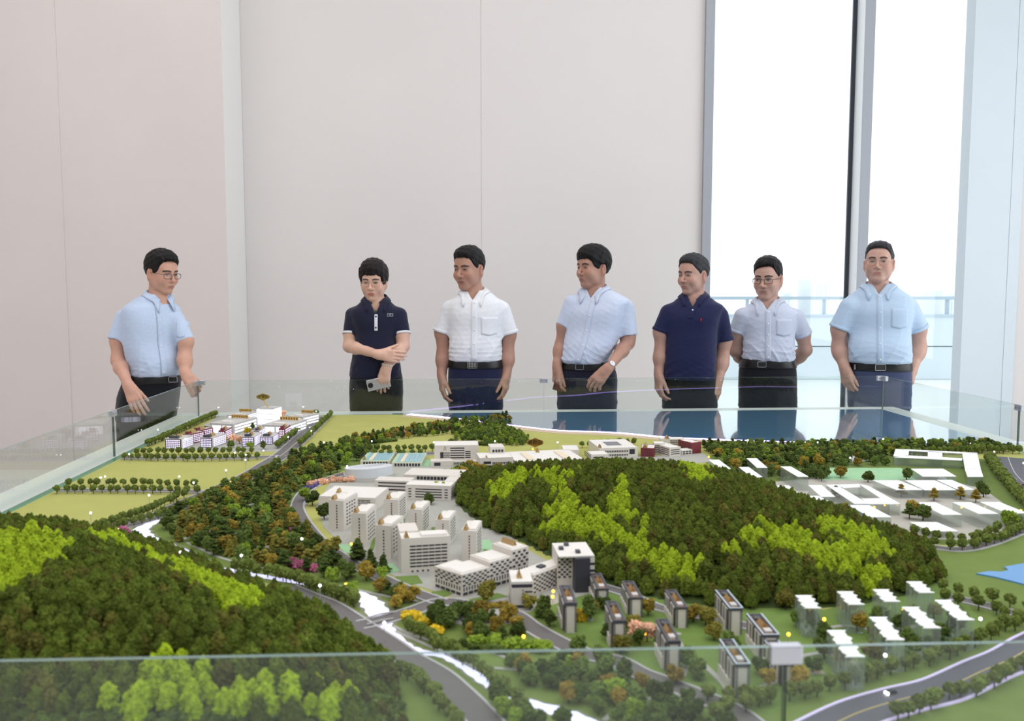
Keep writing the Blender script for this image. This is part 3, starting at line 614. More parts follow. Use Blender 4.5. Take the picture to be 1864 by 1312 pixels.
for p in bright_px: br |= inpoly(hx + RNG.normal(0, 5, len(hs)), hy + RNG.normal(0, 4, len(hs)), p)
low = inpoly(hx, hy, [(-50, 1290), (190, 1290), (200, 1345), (-50, 1345)]) | inpoly(hx, hy, [(640, 1240), (760, 1250), (800, 1345), (660, 1345)])
hs[low, 3] *= .62
bn = (RNG.uniform(0, 1, len(hs)) < .2) & ~br
plant('brown_hill_tree', 'hill', 'brown', hs[bn], 'brownish olive miniature conifer in the hill forest', 'tree', 'brownish conifers of the hill forest', 'hill_forest', 100)
plant('hill_tree', 'hill', 'dark', hs[~br & ~bn], 'dark green miniature conifer in the hill forest', 'tree', 'dark conifers of the hill forest', 'hill_forest')
plant('light_hill_tree', 'hill', 'bright', hs[br], 'bright yellow green miniature tree in the light drifts on the hills', 'tree', 'light green trees of the hill forest', 'hill_forest')
fs_ = scatter(HLh['P_'], .0165, .013, .021, False, wf=(1.1, 1.5)); fx_, fy_ = proj(fs_[:, :3]); fs_ = fs_[(fy_ > 1225) & (fx_ < 760)]
plant('ground_shrub', 'shrub', 'mid', fs_, 'low mid green shrub at the foot of the near wooded hill', 'shrub', 'low shrubs at the foot of the near hill', 'shrub_planting', 120)
# ---- street trees
ST = [row([(218, 836), (300, 838), (400, 838), (470, 836)], .030, .030, .035, -.012), row([(222, 828), (300, 828), (400, 827), (460, 826)], .030, .030, .035),
      row([(108, 897), (200, 897), (290, 898), (372, 899)], .030, .030, .034, -.008), row([(112, 886), (200, 886), (290, 887), (362, 889)], .032, .030, .034),
      row([(604, 744), (580, 768), (556, 791), (528, 816)], .022, .030, .036, -.052, (1.1, 1.3)), row([(590, 752), (556, 785), (522, 814)], .030, .030, .036, .052),
      row([(484, 846), (443, 868), (400, 886)], .028, .030, .036, .052), row([(366, 900), (278, 938), (176, 965)], .026, .03, .036, .053), row([(360, 909), (278, 944), (190, 972)], .026, .03, .036, -.053),
      row([(412, 750), (360, 772), (300, 800), (232, 826)], .022, .032, .038, 0, (1.1, 1.3)), row([(636, 822), (700, 823), (790, 822)], .030, .032, .037), row([(640, 830), (700, 831), (775, 830)], .032, .03, .035),
      row([(1060, 815), (1120, 812), (1160, 810)], .03, .03, .036), row([(560, 745), (600, 745)], .025, .032, .036, 0),
      row([(1645, 982), (1690, 994), (1745, 999), (1800, 988), (1864, 962)], .030, .032, .038, -.018), row([(1660, 978), (1745, 992), (1800, 982), (1864, 956)], .034, .03, .036, .008),
      row([(1808, 838), (1822, 858), (1850, 892), (1880, 925)], .024, .034, .04, -.012, (1.1, 1.3)), row([(1790, 838), (1806, 860), (1838, 900), (1870, 935)], .026, .034, .042, .01, (1.1, 1.3)),
      row([(1715, 1082), (1790, 1100), (1870, 1120)], .034, .032, .04, .014), row([(1722, 1094), (1790, 1110), (1870, 1132)], .034, .032, .04, -.014),
      row([(1300, 1312), (1400, 1285), (1500, 1262), (1560, 1248), (1640, 1225), (1716, 1202), (1790, 1170), (1870, 1135)], .031, .032, .038, .0), row([(1625, 1312), (1690, 1285), (1740, 1268), (1800, 1246), (1870, 1206)], .028, .032, .037, -.012),
      row([(480, 1062), (560, 1090), (620, 1120)], .026, .032, .04, .045), row([(660, 1148), (704, 1173), (741, 1199), (795, 1230), (835, 1265), (862, 1292), (890, 1325)], .028, .03, .037, -.05), row([(700, 1160), (741, 1191), (795, 1222), (835, 1252), (870, 1285), (905, 1325)], .026, .03, .037, .055),
      row([(420, 1045), (500, 1062), (570, 1085), (640, 1110)], .025, .032, .04, .02), row([(340, 1020), (420, 1052), (500, 1080)], .028, .032, .038, -.03), row([(1290, 815), (1500, 828), (1620, 820)], .03, .034, .042, 0), row([(1640, 832), (1760, 826), (1864, 826)], .03, .034, .042, 0),
      row([(1290, 1272), (1350, 1285), (1420, 1272)], .035, .03, .036, 0)]
plant('street_tree', 'street', 'street', np.concatenate(ST), 'small round olive green tree in the rows lining the model roads', 'tree', 'round street trees lining the model roads', 'street_planting')
# ---- park and garden trees
PK = {'a': [(300, 950), (430, 888), (520, 852), (600, 845), (630, 858), (560, 880), (528, 912), (535, 955), (585, 1003), (640, 1040), (700, 1068), (640, 1062), (540, 1045), (430, 1028), (350, 1000), (300, 975)],
      'b': [(530, 832), (620, 812), (680, 806), (650, 842), (580, 862), (520, 850)], 'c': [(620, 805), (700, 790), (800, 772), (920, 757), (935, 772), (860, 788), (720, 800), (640, 815)],
      'd': [(820, 800), (850, 782), (920, 778), (965, 800), (950, 814), (860, 808)], 'e': [(1265, 812), (1500, 812), (1864, 808), (1864, 822), (1620, 832), (1480, 848), (1330, 850)],
      'f': [(1290, 850), (1470, 838), (1610, 834), (1625, 850), (1480, 852), (1500, 876), (1420, 878), (1330, 872)], 'g': [(760, 1108), (830, 1104), (950, 1120), (990, 1148), (975, 1172), (880, 1172), (800, 1150)],
      'h': [(930, 1215), (1060, 1200), (1130, 1228), (1200, 1262), (1330, 1312), (1330, 1345), (920, 1345), (900, 1280)], 'i': [(560, 1058), (650, 1068), (740, 1085), (760, 1100), (720, 1110), (640, 1085)], 'j': [(830, 905), (850, 880), (820, 870), (800, 872), (812, 900)],
      'k': [(820, 872), (850, 856), (900, 852), (930, 862), (860, 875)]}
BLD = []
def parks():
    av = AV + BLD
    for key, sp, h0, h1, mix in (('a', .043, .036, .054, (('pine', 'deep', .34), ('pine', 'olive', .22), ('broad', 'mid', .26), ('broad', 'gold', .06), ('cone', 'olive', .08), ('broad', 'lime', .04))), ('b', .042, .034, .048, (('pine', 'deep', .4), ('broad', 'mid', .4), ('broad', 'lime', .2))),
                                 ('c', .036, .024, .036, (('pine', 'deep', .45), ('broad', 'mid', .35), ('broad', 'lime', .1), ('broad', 'gold', .1))), ('d', .030, .022, .034, (('pine', 'lime', .5), ('broad', 'mid', .5))), ('e', .034, .030, .042, (('pine', 'deep', .4), ('street', 'mid', .35), ('pine', 'lime', .2), ('broad', 'gold', .05))),
                                 ('f', .046, .032, .046, (('pine', 'deep', .4), ('broad', 'mid', .4), ('broad', 'gold', .2))), ('g', .036, .03, .044, (('broad', 'deep', .45), ('broad', 'mid', .3), ('broad', 'gold', .15), ('pine', 'deep', .1))), ('h', .038, .03, .043, (('broad', 'mid', .55), ('broad', 'deep', .25), ('broad', 'lime', .12), ('broad', 'gold', .08))),
                                 ('i', .036, .03, .043, (('broad', 'mid', .6), ('pine', 'deep', .2), ('broad', 'gold', .2))), ('j', .03, .03, .045, (('broad', 'lime', .5), ('broad', 'mid', .5))), ('k', .03, .03, .045, (('broad', 'mid', .7), ('broad', 'gold', .3)))):
        s = scatter(PK[key], sp, h0, h1, True, av)
        pick = RNG.choice(len(mix), len(s), p=np.array([q[2] for q in mix]) / sum(q[2] for q in mix))
        for i, (kd, cl, _) in enumerate(mix): PARK.setdefault((kd, cl), []).append(s[pick == i])
    hx_ = [(1075, 1128), (1098, 1110), (1180, 1120), (1150, 1150), (1052, 1190), (1000, 1140), (1210, 1180), (1262, 1132), (1285, 1140), (1250, 1215), (1268, 1235), (1385, 1228), (1400, 1250), (1440, 1200), (1330, 1190), (1110, 1165), (1165, 1175), (1230, 1245), (1300, 1165), (990, 1125), (1480, 1145), (1500, 1165), (1560, 1150), (1590, 1165), (1640, 1150), (1655, 1135), (1500, 1200), (1530, 1215), (1590, 1205), (1660, 1190), (1710, 1170), (1740, 1150), (1545, 1120), (1430, 1110), (1455, 1140), (1600, 1140), (1480, 1225), (1455, 1255), (1700, 1125), (1690, 1190), (1610, 1195), (1425, 1215), (1040, 1130), (1130, 1190)]
    for i, (x, y) in enumerate(hx_):
        g = G(x, y); PARK.setdefault(('broad', ('mid', 'deep', 'gold', 'olive', 'mid')[i % 5]), []).append(np.array([[g[0], g[1], ZM, RNG.uniform(.032, .046), 1.05]]))
    for (x, y, kd, cl, h) in [(524, 1000, 'cone', 'lime', .05), (478, 940, 'broad', 'lime', .045), (516, 1012, 'pine', 'olive', .05), (566, 1000, 'cone', 'olive', .06), (560, 982, 'cone', 'olive', .06), (556, 912, 'broad', 'lime', .045), (569, 920, 'broad', 'deep', .05), (590, 945, 'broad', 'deep', .05), (603, 1010, 'broad', 'olive', .05), (652, 1018, 'cone', 'deep', .06), (650, 1022, 'pine', 'deep', .055), (675, 1032, 'cone', 'deep', .05), (698, 1042, 'cone', 'deep', .05), (694, 1058, 'broad', 'lime', .035), (800, 905, 'broad', 'lime', .05), (782, 918, 'broad', 'mid', .04), (724, 972, 'cone', 'lime', .035), (735, 1098, 'broad', 'gold', .035), (720, 1108, 'broad', 'gold', .032), (882, 1098, 'broad', 'olive', .05), (985, 1122, 'cone', 'mid', .05), (1160, 1165, 'broad', 'peach', .04), (1178, 1168, 'broad', 'peach', .038), (605, 1060, 'broad', 'lime', .035), (642, 1085, 'broad', 'lime', .032), (466, 800, 'broad', 'yellow', .035), (425, 806, 'broad', 'peach', .04), (436, 808, 'broad', 'peach', .04), (412, 806, 'broad', 'yellow', .034), (514, 762, 'broad', 'peach', .045), (450, 790, 'broad', 'yellow', .035), (457, 782, 'broad', 'mid', .04), (420, 815, 'broad', 'mid', .035), (455, 818, 'broad', 'lime', .032), (480, 818, 'broad', 'mid', .035), (375, 788, 'broad', 'mid', .036), (585, 878, 'shrub', 'peach', .02), (1082, 1116, 'broad', 'gold', .03), (965, 1110, 'broad', 'olive', .035), (1640, 905, 'pine', 'gold', .045), (1700, 912, 'pine', 'gold', .045), (1748, 910, 'pine', 'gold', .045), (1680, 948, 'broad', 'mid', .05), (1655, 945, 'pine', 'deep', .05), (1662, 935, 'broad', 'gold', .045), (1540, 940, 'pine', 'olive', .045), (1790, 905, 'broad', 'mid', .05), (1776, 915, 'pine', 'gold', .045), (1838, 960, 'broad', 'lime', .05), (1520, 905, 'pine', 'deep', .04), (1640, 985, 'street', 'mid', .036), (1500, 870, 'broad', 'deep', .05), (1530, 870, 'broad', 'gold', .045), (1580, 878, 'broad', 'deep', .045), (1650, 874, 'broad', 'deep', .045)]:
        g = G(x, y); PARK.setdefault((kd, cl), []).append(np.array([[g[0], g[1], ZM, h, 1.05]]))
    W_ = {'pine': 'shelved pine', 'broad': 'bushy tree', 'cone': 'slender conifer', 'street': 'round tree', 'shrub': 'low shrub'}
    C_ = {'deep': 'dark green', 'olive': 'olive brown', 'mid': 'mid green', 'gold': 'golden brown', 'lime': 'lime green', 'yellow': 'yellow', 'peach': 'peach blossoming'}
    for (kd, cl), ch in PARK.items():
        S = np.concatenate(ch)
        if len(S): plant('park_tree', kd, cl, S, '%s miniature %s in the model park and gardens' % (C_[cl], W_[kd]), 'tree', '%s %ss of the model gardens' % (C_[cl], W_[kd]), 'park_planting', 26)
    sh = [([(200, 968), (236, 974)], 'pink', .02), ([(525, 1028), (580, 1042)], 'pink', .022), ([(700, 795), (830, 780)], 'pink', .02), ([(525, 962), (530, 968)], 'pink', .022), ([(668, 800), (700, 798)], 'yellow', .02), ([(740, 1125), (768, 1140)], 'yellow', .022), ([(790, 1148), (800, 1152)], 'yellow', .02), ([(560, 892), (580, 882)], 'violet', .018), ([(565, 886), (600, 878), (650, 876)], 'peach', .02), ([(350, 990), (400, 1005)], 'lime', .016), ([(455, 985), (498, 990)], 'lime', .016), ([(740, 1128), (800, 1168), (860, 1178), (960, 1200)], 'mid', .016), ([(870, 1108), (930, 1106)], 'gold', .016), ([(1500, 1040), (1510, 1042)], 'mid', .01), ([(860, 1175), (960, 1185), (990, 1178)], 'lime', .028), ([(1040, 1120), (1060, 1130)], 'yellow', .022), ([(640, 810), (720, 803)], 'mid', .02), ([(820, 806), (900, 812)], 'mid', .02)]
    C_.update(pink='pink flowering', violet='violet flowering')
    for ln, cl, h in sh:
        plant('shrub', 'shrub', cl, row(ln, h * .85, h * .8, h * 1.2, 0, (1.2, 1.5), .25), '%s low miniature shrub beside the model paths' % C_[cl], 'shrub', '%s shrubs of the model' % C_[cl], 'shrub_planting', 60)
PARK = {}
# ================================================================== model buildings
M_bw = mat('model_white_wall', (226, 220, 212), .6, var=.015, vscale=20); M_roof = mat('model_white_roof', (236, 232, 226), .6); M_win = mat('model_dark_window', (52, 54, 62), .3)
M_wing = mat('model_grey_window', (128, 128, 132), .4); M_gold = mat('gold_roof_badge', (222, 186, 104), .4, metal=.15); M_bronze = mat('bronze_roof_badge', (178, 146, 96), .45, metal=.15)
M_red = mat('model_red_brick', (128, 50, 58), .7); M_navy = mat('model_navy_wall', (58, 58, 70), .5); M_greyw = mat('model_grey_white', (205, 203, 200), .6)
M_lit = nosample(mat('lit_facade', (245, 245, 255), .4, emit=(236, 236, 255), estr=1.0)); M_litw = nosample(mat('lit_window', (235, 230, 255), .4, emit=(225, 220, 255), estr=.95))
M_plum = mat('plum_mullion', (82, 58, 84), .6); M_blue_rim = mat('pale_blue_rim', (196, 210, 222), .4); M_copper = mat('copper_roof_deck', (146, 100, 66), .5); M_dgrey = mat('dark_grey_parapet', (74, 76, 84), .5)
M_gtrf = mat('mint_roof', (176, 214, 176), .6); M_solar = mat('pale_blue_solar', (160, 200, 216), .3); M_cream = mat('cream_panel', (236, 222, 196), .6); M_bluegrey = mat('blue_grey_curved_wall', (218, 224, 230), .4)
ZB = ZM + .0008
def frame(pl, pr):
    A_ = G(*pl, ZB); B_ = G(*pr, ZB); u = B_ - A_; W = float(np.linalg.norm(u)); u = u / W; v = np.array([-u[1], u[0], 0]); return (A_, u, v), W
def wins(m, fr, W, D, h, side='front', nx=6, nz=4, s0=.1, s1=.9, z0=.12, z1=.9, fx=.7, fz=.5, th=.0007, stagger=0):
    """rows of small window boxes standing just proud of a wall"""
    for j in range(nz):
        for i in range(nx):
            if stagger and (i + j) % 2: continue
            a = s0 + (s1 - s0) * (i + .5 - fx / 2) / nx; b_ = s0 + (s1 - s0) * (i + .5 + fx / 2) / nx
            if stagger: a, b_ = s0 + (s1 - s0) * (i + .5 - fx) / nx, s0 + (s1 - s0) * (i + .5 + fx) / nx
            c = h * (z0 + (z1 - z0) * (j + .5 - fz / 2) / nz); d = h * (z0 + (z1 - z0) * (j + .5 + fz / 2) / nz)
            if side == 'front': m.fbox(fr, a * W, b_ * W, -th, .001, c, d)
            elif side == 'right': m.fbox(fr, W - .001, W + th, a * D, b_ * D, c, d)
            else: m.fbox(fr, -th, .001, a * D, b_ * D, c, d)
def badge(fr, s, t, h, root, m=None, w=.012, d=.022, hh=.013):
    """the A-shaped gold prism that stands on the roofs"""
    O, u, v = fr; P = lambda a, b_, z: O + u * a + v * b_ + np.array([0, 0, z]); m = m or M_gold
    for sgn in (-1, 1):
        q = MB(); x0, x1 = s + sgn * w / 2, s + sgn * w * .08; e = .0016 * sgn
        q.add([P(x0, t, h), P(x0 + -e, t, h), P(x1 - e, t, h + hh), P(x1, t, h + hh), P(x0, t + d, h), P(x0 - e, t + d, h), P(x1 - e, t + d, h + hh), P(x1, t + d, h + hh)],
              [(0, 1, 2, 3), (4, 7, 6, 5), (0, 3, 7, 4), (1, 5, 6, 2), (3, 2, 6, 7), (0, 4, 5, 1)]); q.build('badge_side', M_bronze, root)
    q = MB(); q.add([P(s - w * .4, t + .002, h), P(s + w * .4, t + .002, h), P(s, t + .002, h + hh * .85), P(s - w * .4, t + .004, h), P(s + w * .4, t + .004, h), P(s, t + .004, h + hh * .85)], [(0, 1, 2), (3, 5, 4), (0, 3, 4, 1), (1, 4, 5, 2), (2, 5, 3, 0)]); q.build('badge_face', m, root)
def bldg(pl, pr, ytop, D, label, wall=None, roof=None, group=None, rim=.0016, name='model_building', h=None, base=0):
    fr, W = frame(pl, pr); h = h if h else HZ(fr[0], ytop); O, u, v = fr; c = O + u * W / 2 + v * D / 2
    r = empty(name, c, label, 'model building', group)
    MB().fbox(fr, 0, W, 0, D, base, h - .001).build('wall', wall or M_bw, r)
    q = MB(); q.fbox(fr, rim, W - rim, rim, D - rim, h - .0015, h - .0004); q.build('roof', roof or M_roof, r)
    q = MB(); q.fbox(fr, 0, W, 0, rim, h - .001, h + .0008); q.fbox(fr, 0, W, D - rim, D, h - .001, h + .0008); q.fbox(fr, 0, rim, rim, D - rim, h - .001, h + .0008); q.fbox(fr, W - rim, W, rim, D - rim, h - .001, h + .0008)
    q.build('parapet', wall or M_bw, r); BLD.append(([(O + v * (D * .15) + u * W / 2)[:2], (O + v * (D * .85) + u * W / 2)[:2]], W / 2 + .012))
    return r, fr, W, h
def windows(r, m, name='window_band', mt=None): o = m.build(name, mt or M_win, r); o['kind'] = 'stuff'; return o
# ---- white dormitory towers
TW = [((599, 964), (626, 966), 910, .10, 'leftmost of the slim white towers, in front of the low wide block'), ((640, 993), (667, 994), 934, .10, 'slim white tower second from the curved road'),
      ((683.5, 1016), (712, 1018), 955.5, .10, 'slim white tower standing left of the gridded white block'), ((699, 950), (725, 951), 909, .10, 'farthest slim white tower, just before the wide banded block'),
      ((743.6, 975), (768.7, 976), 927, .10, 'slim white tower in the middle of the dormitory cluster'), ((793, 992), (818, 993), 946, .10, 'slim white tower nearest the foot of the wooded hill'), ((840, 1023), (867, 1024), 966, .10, 'slim white tower right behind the stepped chequered block')]
for pl, pr, yt, D, lab in TW:
    r, fr, W, h = bldg(pl, pr, yt, D, lab, group='slim white dormitory towers')
    m = MB(); wins(m, fr, W, D, h, 'front', 1, 9, .5, .58, .05, .88, 1, .5); wins(m, fr, W, D, h, 'right', 4, 7, .15, .85, .1, .9, .5, .4); windows(r, m)
    MB().fbox(fr, W * .45, W - .003, .012, D - .004, h, h + .003).build('roof_deck', M_roof, r); badge(fr, W * .25, .004, h, r)
r, fr, W, h = bldg((731, 1044), (819, 1038), 981, .055, 'white slab block with grid of dark windows before the slim towers')
m = MB(); wins(m, fr, W, .055, h, 'front', 6, 7, .17, .95, .14, .82, .9, .42); windows(r, m); m = MB(); wins(m, fr, W, .055, h, 'front', 4, 1, .17, .6, .02, .08, .4, .8); windows(r, m, 'door_band')
MB().fbox(fr, 0, W * .4, .055, .13, 0, h + .004).build('rear_wing', M_bw, r); badge(fr, W * .12, .004, h, r); MB().fbox(fr, W * .42, W * .95, .01, .045, h, h + .005).build('roof_deck', M_roof, r)
r, fr, W, h = bldg((581, 927), (683, 931), 903, .15, 'low wide white block with gridded windows behind the leftmost slim tower')
m = MB(); wins(m, fr, W, .15, h, 'front', 5, 6, .48, .92, .12, .88, .92, .4); wins(m, fr, W, .15, h, 'front', 1, 1, .06, .18, .3, .45, 1, 1); windows(r, m); badge(fr, W * .24, .05, h, r)
r, fr, W, h = bldg((738, 908), (821, 911), 882, .07, 'wide white block with long dark window bands at the centre')
m = MB(); wins(m, fr, W, .07, h, 'front', 1, 4, .22, .80, .1, .82, 1, .36); wins(m, fr, W, .07, h, 'front', 1, 4, .07, .13, .1, .82, 1, .36); wins(m, fr, W, .07, h, 'front', 1, 4, .86, .93, .1, .82, 1, .36); wins(m, fr, W, .07, h, 'right', 5, 4, .1, .9, .1, .85, .6, .4); windows(r, m)
MB().fbox(fr, -W * .80, 0, .06, .12, 0, h * .96).build('left_wing', M_bw, r); MB().fbox(fr, -W * .30, W, .15, .26, 0, h * 1.02).build('rear_wing', M_bw, r); MB().fbox(fr, W * .75, W, .07, .15, 0, h).build('right_wing', M_bw, r)
m = MB(); f2 = (fr[0] + fr[2] * .06, fr[1], fr[2]); wins(m, f2, W, .1, h, 'front', 1, 3, -.72, -.05, .2, .92, 1, .35); f3 = (fr[0] + fr[2] * .15, fr[1], fr[2]); wins(m, f3, W, .1, h, 'front', 9, 1, .0, .7, .66, .95, .8, .8); windows(r, m)
BLD.append(([(fr[0] + fr[2] * .12 - fr[1] * W * .6)[:2], (fr[0] + fr[2] * .2 + fr[1] * W * .95)[:2]], .085))
# ---- round hall
c = G(671, 868, ZB); r = empty('model_building', c, 'round pale blue grey hall with sloping ring roof', 'model building')
def ringwall(m, R0, R1, z0f, z1f, n=48):
    for k in range(n):
        a, b_ = 2 * math.pi * k / n, 2 * math.pi * (k + 1) / n; P = lambda R, t, z: (c[0] + R * math.cos(t), c[1] + R * math.sin(t), c[2] + z)
        m.add([P(R0, a, 0), P(R1, a, 0), P(R1, b_, 0), P(R0, b_, 0), P(R0, a, z0f(a)), P(R1, a, z1f(a)), P(R1, b_, z1f(b_)), P(R0, b_, z0f(b_))], [(4, 5, 6, 7), (1, 2, 6, 5), (3, 0, 4, 7)])
m = MB(); ringwall(m, .056, .088, lambda a: .042 + .009 * math.sin(a + 2.6), lambda a: .040 + .009 * math.sin(a + 2.6)); m.build('outer_ring', M_bluegrey, r)
m = MB(); ringwall(m, .0, .054, lambda a: .024, lambda a: .024); m.build('inner_roof', M_roof, r); m = MB(); ringwall(m, .080, .092, lambda a: .016, lambda a: .016); m.build('lower_band', M_greyw, r)
fr = (c - np.array([.01, .06, 0]), np.array([1., 0, 0]), np.array([0, 1., 0])); badge(fr, .01, .05, .025, r, w=.016, d=.02); BLD.append(([c[:2]], .11)); BLD[-1] = ([c[:2], c[:2] + .001], .115)
# ---- green roofed halls
for pl, pr, yt, D, lab in (((656, 846), (709, 846), 839, .19, 'low hall with mint roof and pale solar panels beside the round hall'), ((713, 849), (768, 849), 842, .20, 'low hall with mint roof and pale solar panels next to the white portal block')):
    r, fr, W, h = bldg(pl, pr, yt, D, lab, roof=M_gtrf, group='mint roofed halls'); m = MB(); wins(m, fr, W, D, h, 'front', 9, 1, .08, .95, .1, .8, .7, 1); windows(r, m)
    for k in range(6): MB().fbox(fr, W * (.12 + .14 * k), W * (.24 + .14 * k), D * .12, D * .9, h - .0005, h + .001).build('roof_panel', M_cream if k == 1 else M_solar, r)
    if lab.endswith('round hall'): badge(fr, W * .1, .02, h, r)
# ---- main portal block and neighbours
r, fr, W, h = bldg((791, 845), (871, 844), 811, .10, 'white main block with stepped portal of window bands and gold badge'); f2 = (fr[0] - fr[2] * .05, fr[1], fr[2])
m = MB(); wins(m, fr, W, .1, h, 'front', 1, 6, .36, .68, .15, .92, 1, .42); wins(m, fr, W, .1, h, 'front', 1, 4, .7, .82, .3, .72, 1, .45); wins(m, fr, W, .1, h, 'front', 1, 3, .2, .35, .33, .65, 1, .4); wins(m, fr, W, .1, h, 'front', 1, 1, .13, .2, .33, .65, 1, 1); windows(r, m)
MB().fbox(f2, -W * .08, W * .42, 0, .055, 0, h * .3).build('podium', M_bw, r); MB().fbox(f2, W * .42, W * .97, .015, .055, 0, h * .24).build('podium', M_bw, r); m = MB(); f4 = (f2[0] + fr[2] * .015, fr[1], fr[2]); wins(m, f4, W, .1, h * .24, 'front', 18, 1, .44, 1.0, .3, .8, .55, 1); wins(m, f2, W, .1, h * .3, 'front', 1, 1, 0, .14, .2, .75, 1, 1); windows(r, m); badge(fr, W * .24, -.001, h * .72, r, hh=.017)
r, fr, W, h = bldg((873, 858), (934, 856), 834, .11, 'white block with gold badge between main block and long ribbed hall'); m = MB(); wins(m, fr, W, .1, h, 'front', 12, 2, .38, .96, .15, .75, .6, .5); wins(m, fr, W, .1, h, 'front', 1, 2, .12, .34, .2, .8, 1, .6); windows(r, m); badge(fr, W * .22, .002, h * .8, r, hh=.017); MB().fbox(fr, W * .42, W * .85, .09, .17, h, h + .024).build('upper_storey', M_bw, r)
f3 = (fr[0] + fr[2] * .09 + np.array([0, 0, h]), fr[1], fr[2]); m = MB(); wins(m, f3, W, .1, .024, 'front', 4, 1, .46, .82, .2, .6, .7, 1); windows(r, m)
r, fr, W, h = bldg((940, 857), (1063, 851), 841, .21, 'long white hall with ribbed facade and cream roof panels'); m = MB(); wins(m, fr, W, .2, h, 'front', 62, 1, .03, .98, .05, .86, .45, 1, .002); o = m.build('fin', M_greyw, r); o['kind'] = 'stuff'
for a, b_ in ((.2, .3), (.72, .84)): MB().fbox(fr, W * a, W * b_, .03, .17, h, h + .003).build('roof_panel', M_cream, r)
badge(fr, W * .48, .17, h, r, hh=.015)
r, fr, W, h = bldg((1025, 834), (1054, 834), 819, .11, 'small plain white block behind the long ribbed hall')
r, fr, W, h = bldg((1077, 842), (1108, 841), 827.5, .075, 'white block with dark corner windows behind the hill top'); m = MB(); wins(m, fr, W, .14, h, 'front', 1, 2, .1, .7, .2, .8, 1, .5); wins(m, fr, W, .14, h, 'left', 1, 3, .1, .9, .2, .85, 1, .4); windows(r, m)
r, fr, W, h = bldg((1091, 834), (1161, 832), 816, .20, 'white courtyard block with bronze badge near the beach'); m = MB(); wins(m, fr, W, .2, h, 'front', 16, 2, .05, .75, .1, .85, .6, .5); wins(m, fr, W, .2, h, 'front', 1, 1, .78, .92, .35, .85, 1, 1); windows(r, m); MB().fbox(fr, W * .3, W * .68, .06, .14, h - .001, h + .0012).build('courtyard', M_wing, r); badge(fr, W * .04, .01, h, r, M_bronze)
r, fr, W, h = bldg((1166, 831), (1191, 832), 815, .09, 'short red brick block with bronze badge', wall=M_red); m = MB(); wins(m, fr, W, .09, h, 'front', 5, 3, .1, .9, .1, .9, .6, .4); windows(r, m); badge(fr, W * .3, .006, h, r, M_bronze, w=.02, d=.05, hh=.017)
r, fr, W, h = bldg((1191, 826), (1210, 826), 807, .05, 'white banded wing joining the red block'); m = MB(); wins(m, fr, W, .05, h, 'front', 1, 4, .05, .95, .1, .9, 1, .4); windows(r, m)
r, fr, W, h = bldg((1219, 832), (1239, 830), 815, .11, 'white banded block between the two red blocks'); m = MB(); wins(m, fr, W, .1, h, 'front', 1, 3, .1, .9, .2, .85, 1, .35); wins(m, fr, W, .11, h, 'left', 1, 4, .05, .95, .1, .9, 1, .35); windows(r, m)
r, fr, W, h = bldg((1241, 829), (1260, 827), 820, .04, 'low white annex before the taller red block'); m = MB(); wins(m, fr, W, .1, h, 'front', 3, 2, .05, .95, .1, .9, .8, .5); windows(r, m)
r, fr, W, h = bldg((1259, 826), (1276, 824), 806, .09, 'tall red brick block nearest the sea', wall=M_red); m = MB(); wins(m, fr, W, .09, h, 'left', 6, 4, .05, .95, .1, .9, .7, .4); windows(r, m)
r, fr, W, h = bldg((1202, 815), (1246, 815), 799, .05, 'white banded block standing behind the red blocks'); m = MB(); wins(m, fr, W, .05, h, 'front', 1, 4, .4, .97, .15, .9, 1, .4); windows(r, m); badge(fr, W * .3, .005, h, r, M_bronze, w=.02, d=.03)
# ---- stepped chequered block
def seg_frame(a, b_): return frame(a, b_)
cA, cB, cC = (791, 1068), (841, 1086), (962, 1050)
fr, W = frame(cB, cC); root = empty('model_building', fr[0] + fr[1] * W / 2, 'stepped white block with chequered dark windows and two wings', 'model building')
hB = HZ(fr[0], 1046); st = [(0, .40, hB), (.40, .74, hB * 1.22), (.74, 1.0, hB * 1.5)]
for a, b_, h in st:
    MB().fbox(fr, W * a, W * b_, 0, .075, 0, h).build('step', M_bw, root); m = MB(); k = max(2, int((b_ - a) * 26)); wins(m, fr, W, .06, h, 'front', k, 5, a + .01, b_ - .005, .42, .95, .45, .62, .001, 1); wins(m, fr, W, .06, h, 'front', k, 1, a + .01, b_ - .005, .2, .4, .35, .8); wins(m, fr, W, .06, h, 'front', max(2, k // 2), 1, a + .01, b_ - .005, .03, .15, .8, 1); windows(root, m)
    MB().fbox(fr, W * a + .006, W * b_ - .006, .008, .067, h, h + .002).build('roof_deck', M_roof, root)
f2, W2_ = frame(cA, cB); MB().fbox(f2, 0, W2_, 0, .07, 0, hB * .98).build('wing', M_bw, root); m = MB(); wins(m, f2, W2_, .06, hB, 'front', 10, 4, .03, .97, .5, .92, .45, .6, .001, 1); wins(m, f2, W2_, .06, hB, 'front', 10, 1, .03, .97, .24, .46, .35, .8); wins(m, f2, W2_, .06, hB, 'front', 5, 1, .03, .97, .04, .16, .8, 1); windows(root, m); MB().fbox(f2, .006, W2_ - .006, .006, .06, hB * .98, hB * .98 + .0018).build('roof_deck', M_roof, root)
badge(fr, W * .87, .02, hB * 1.5, root, M_bronze, w=.014, d=.045, hh=.014); BLD.append(([fr[0][:2], (fr[0] + fr[1] * W)[:2]], .07))
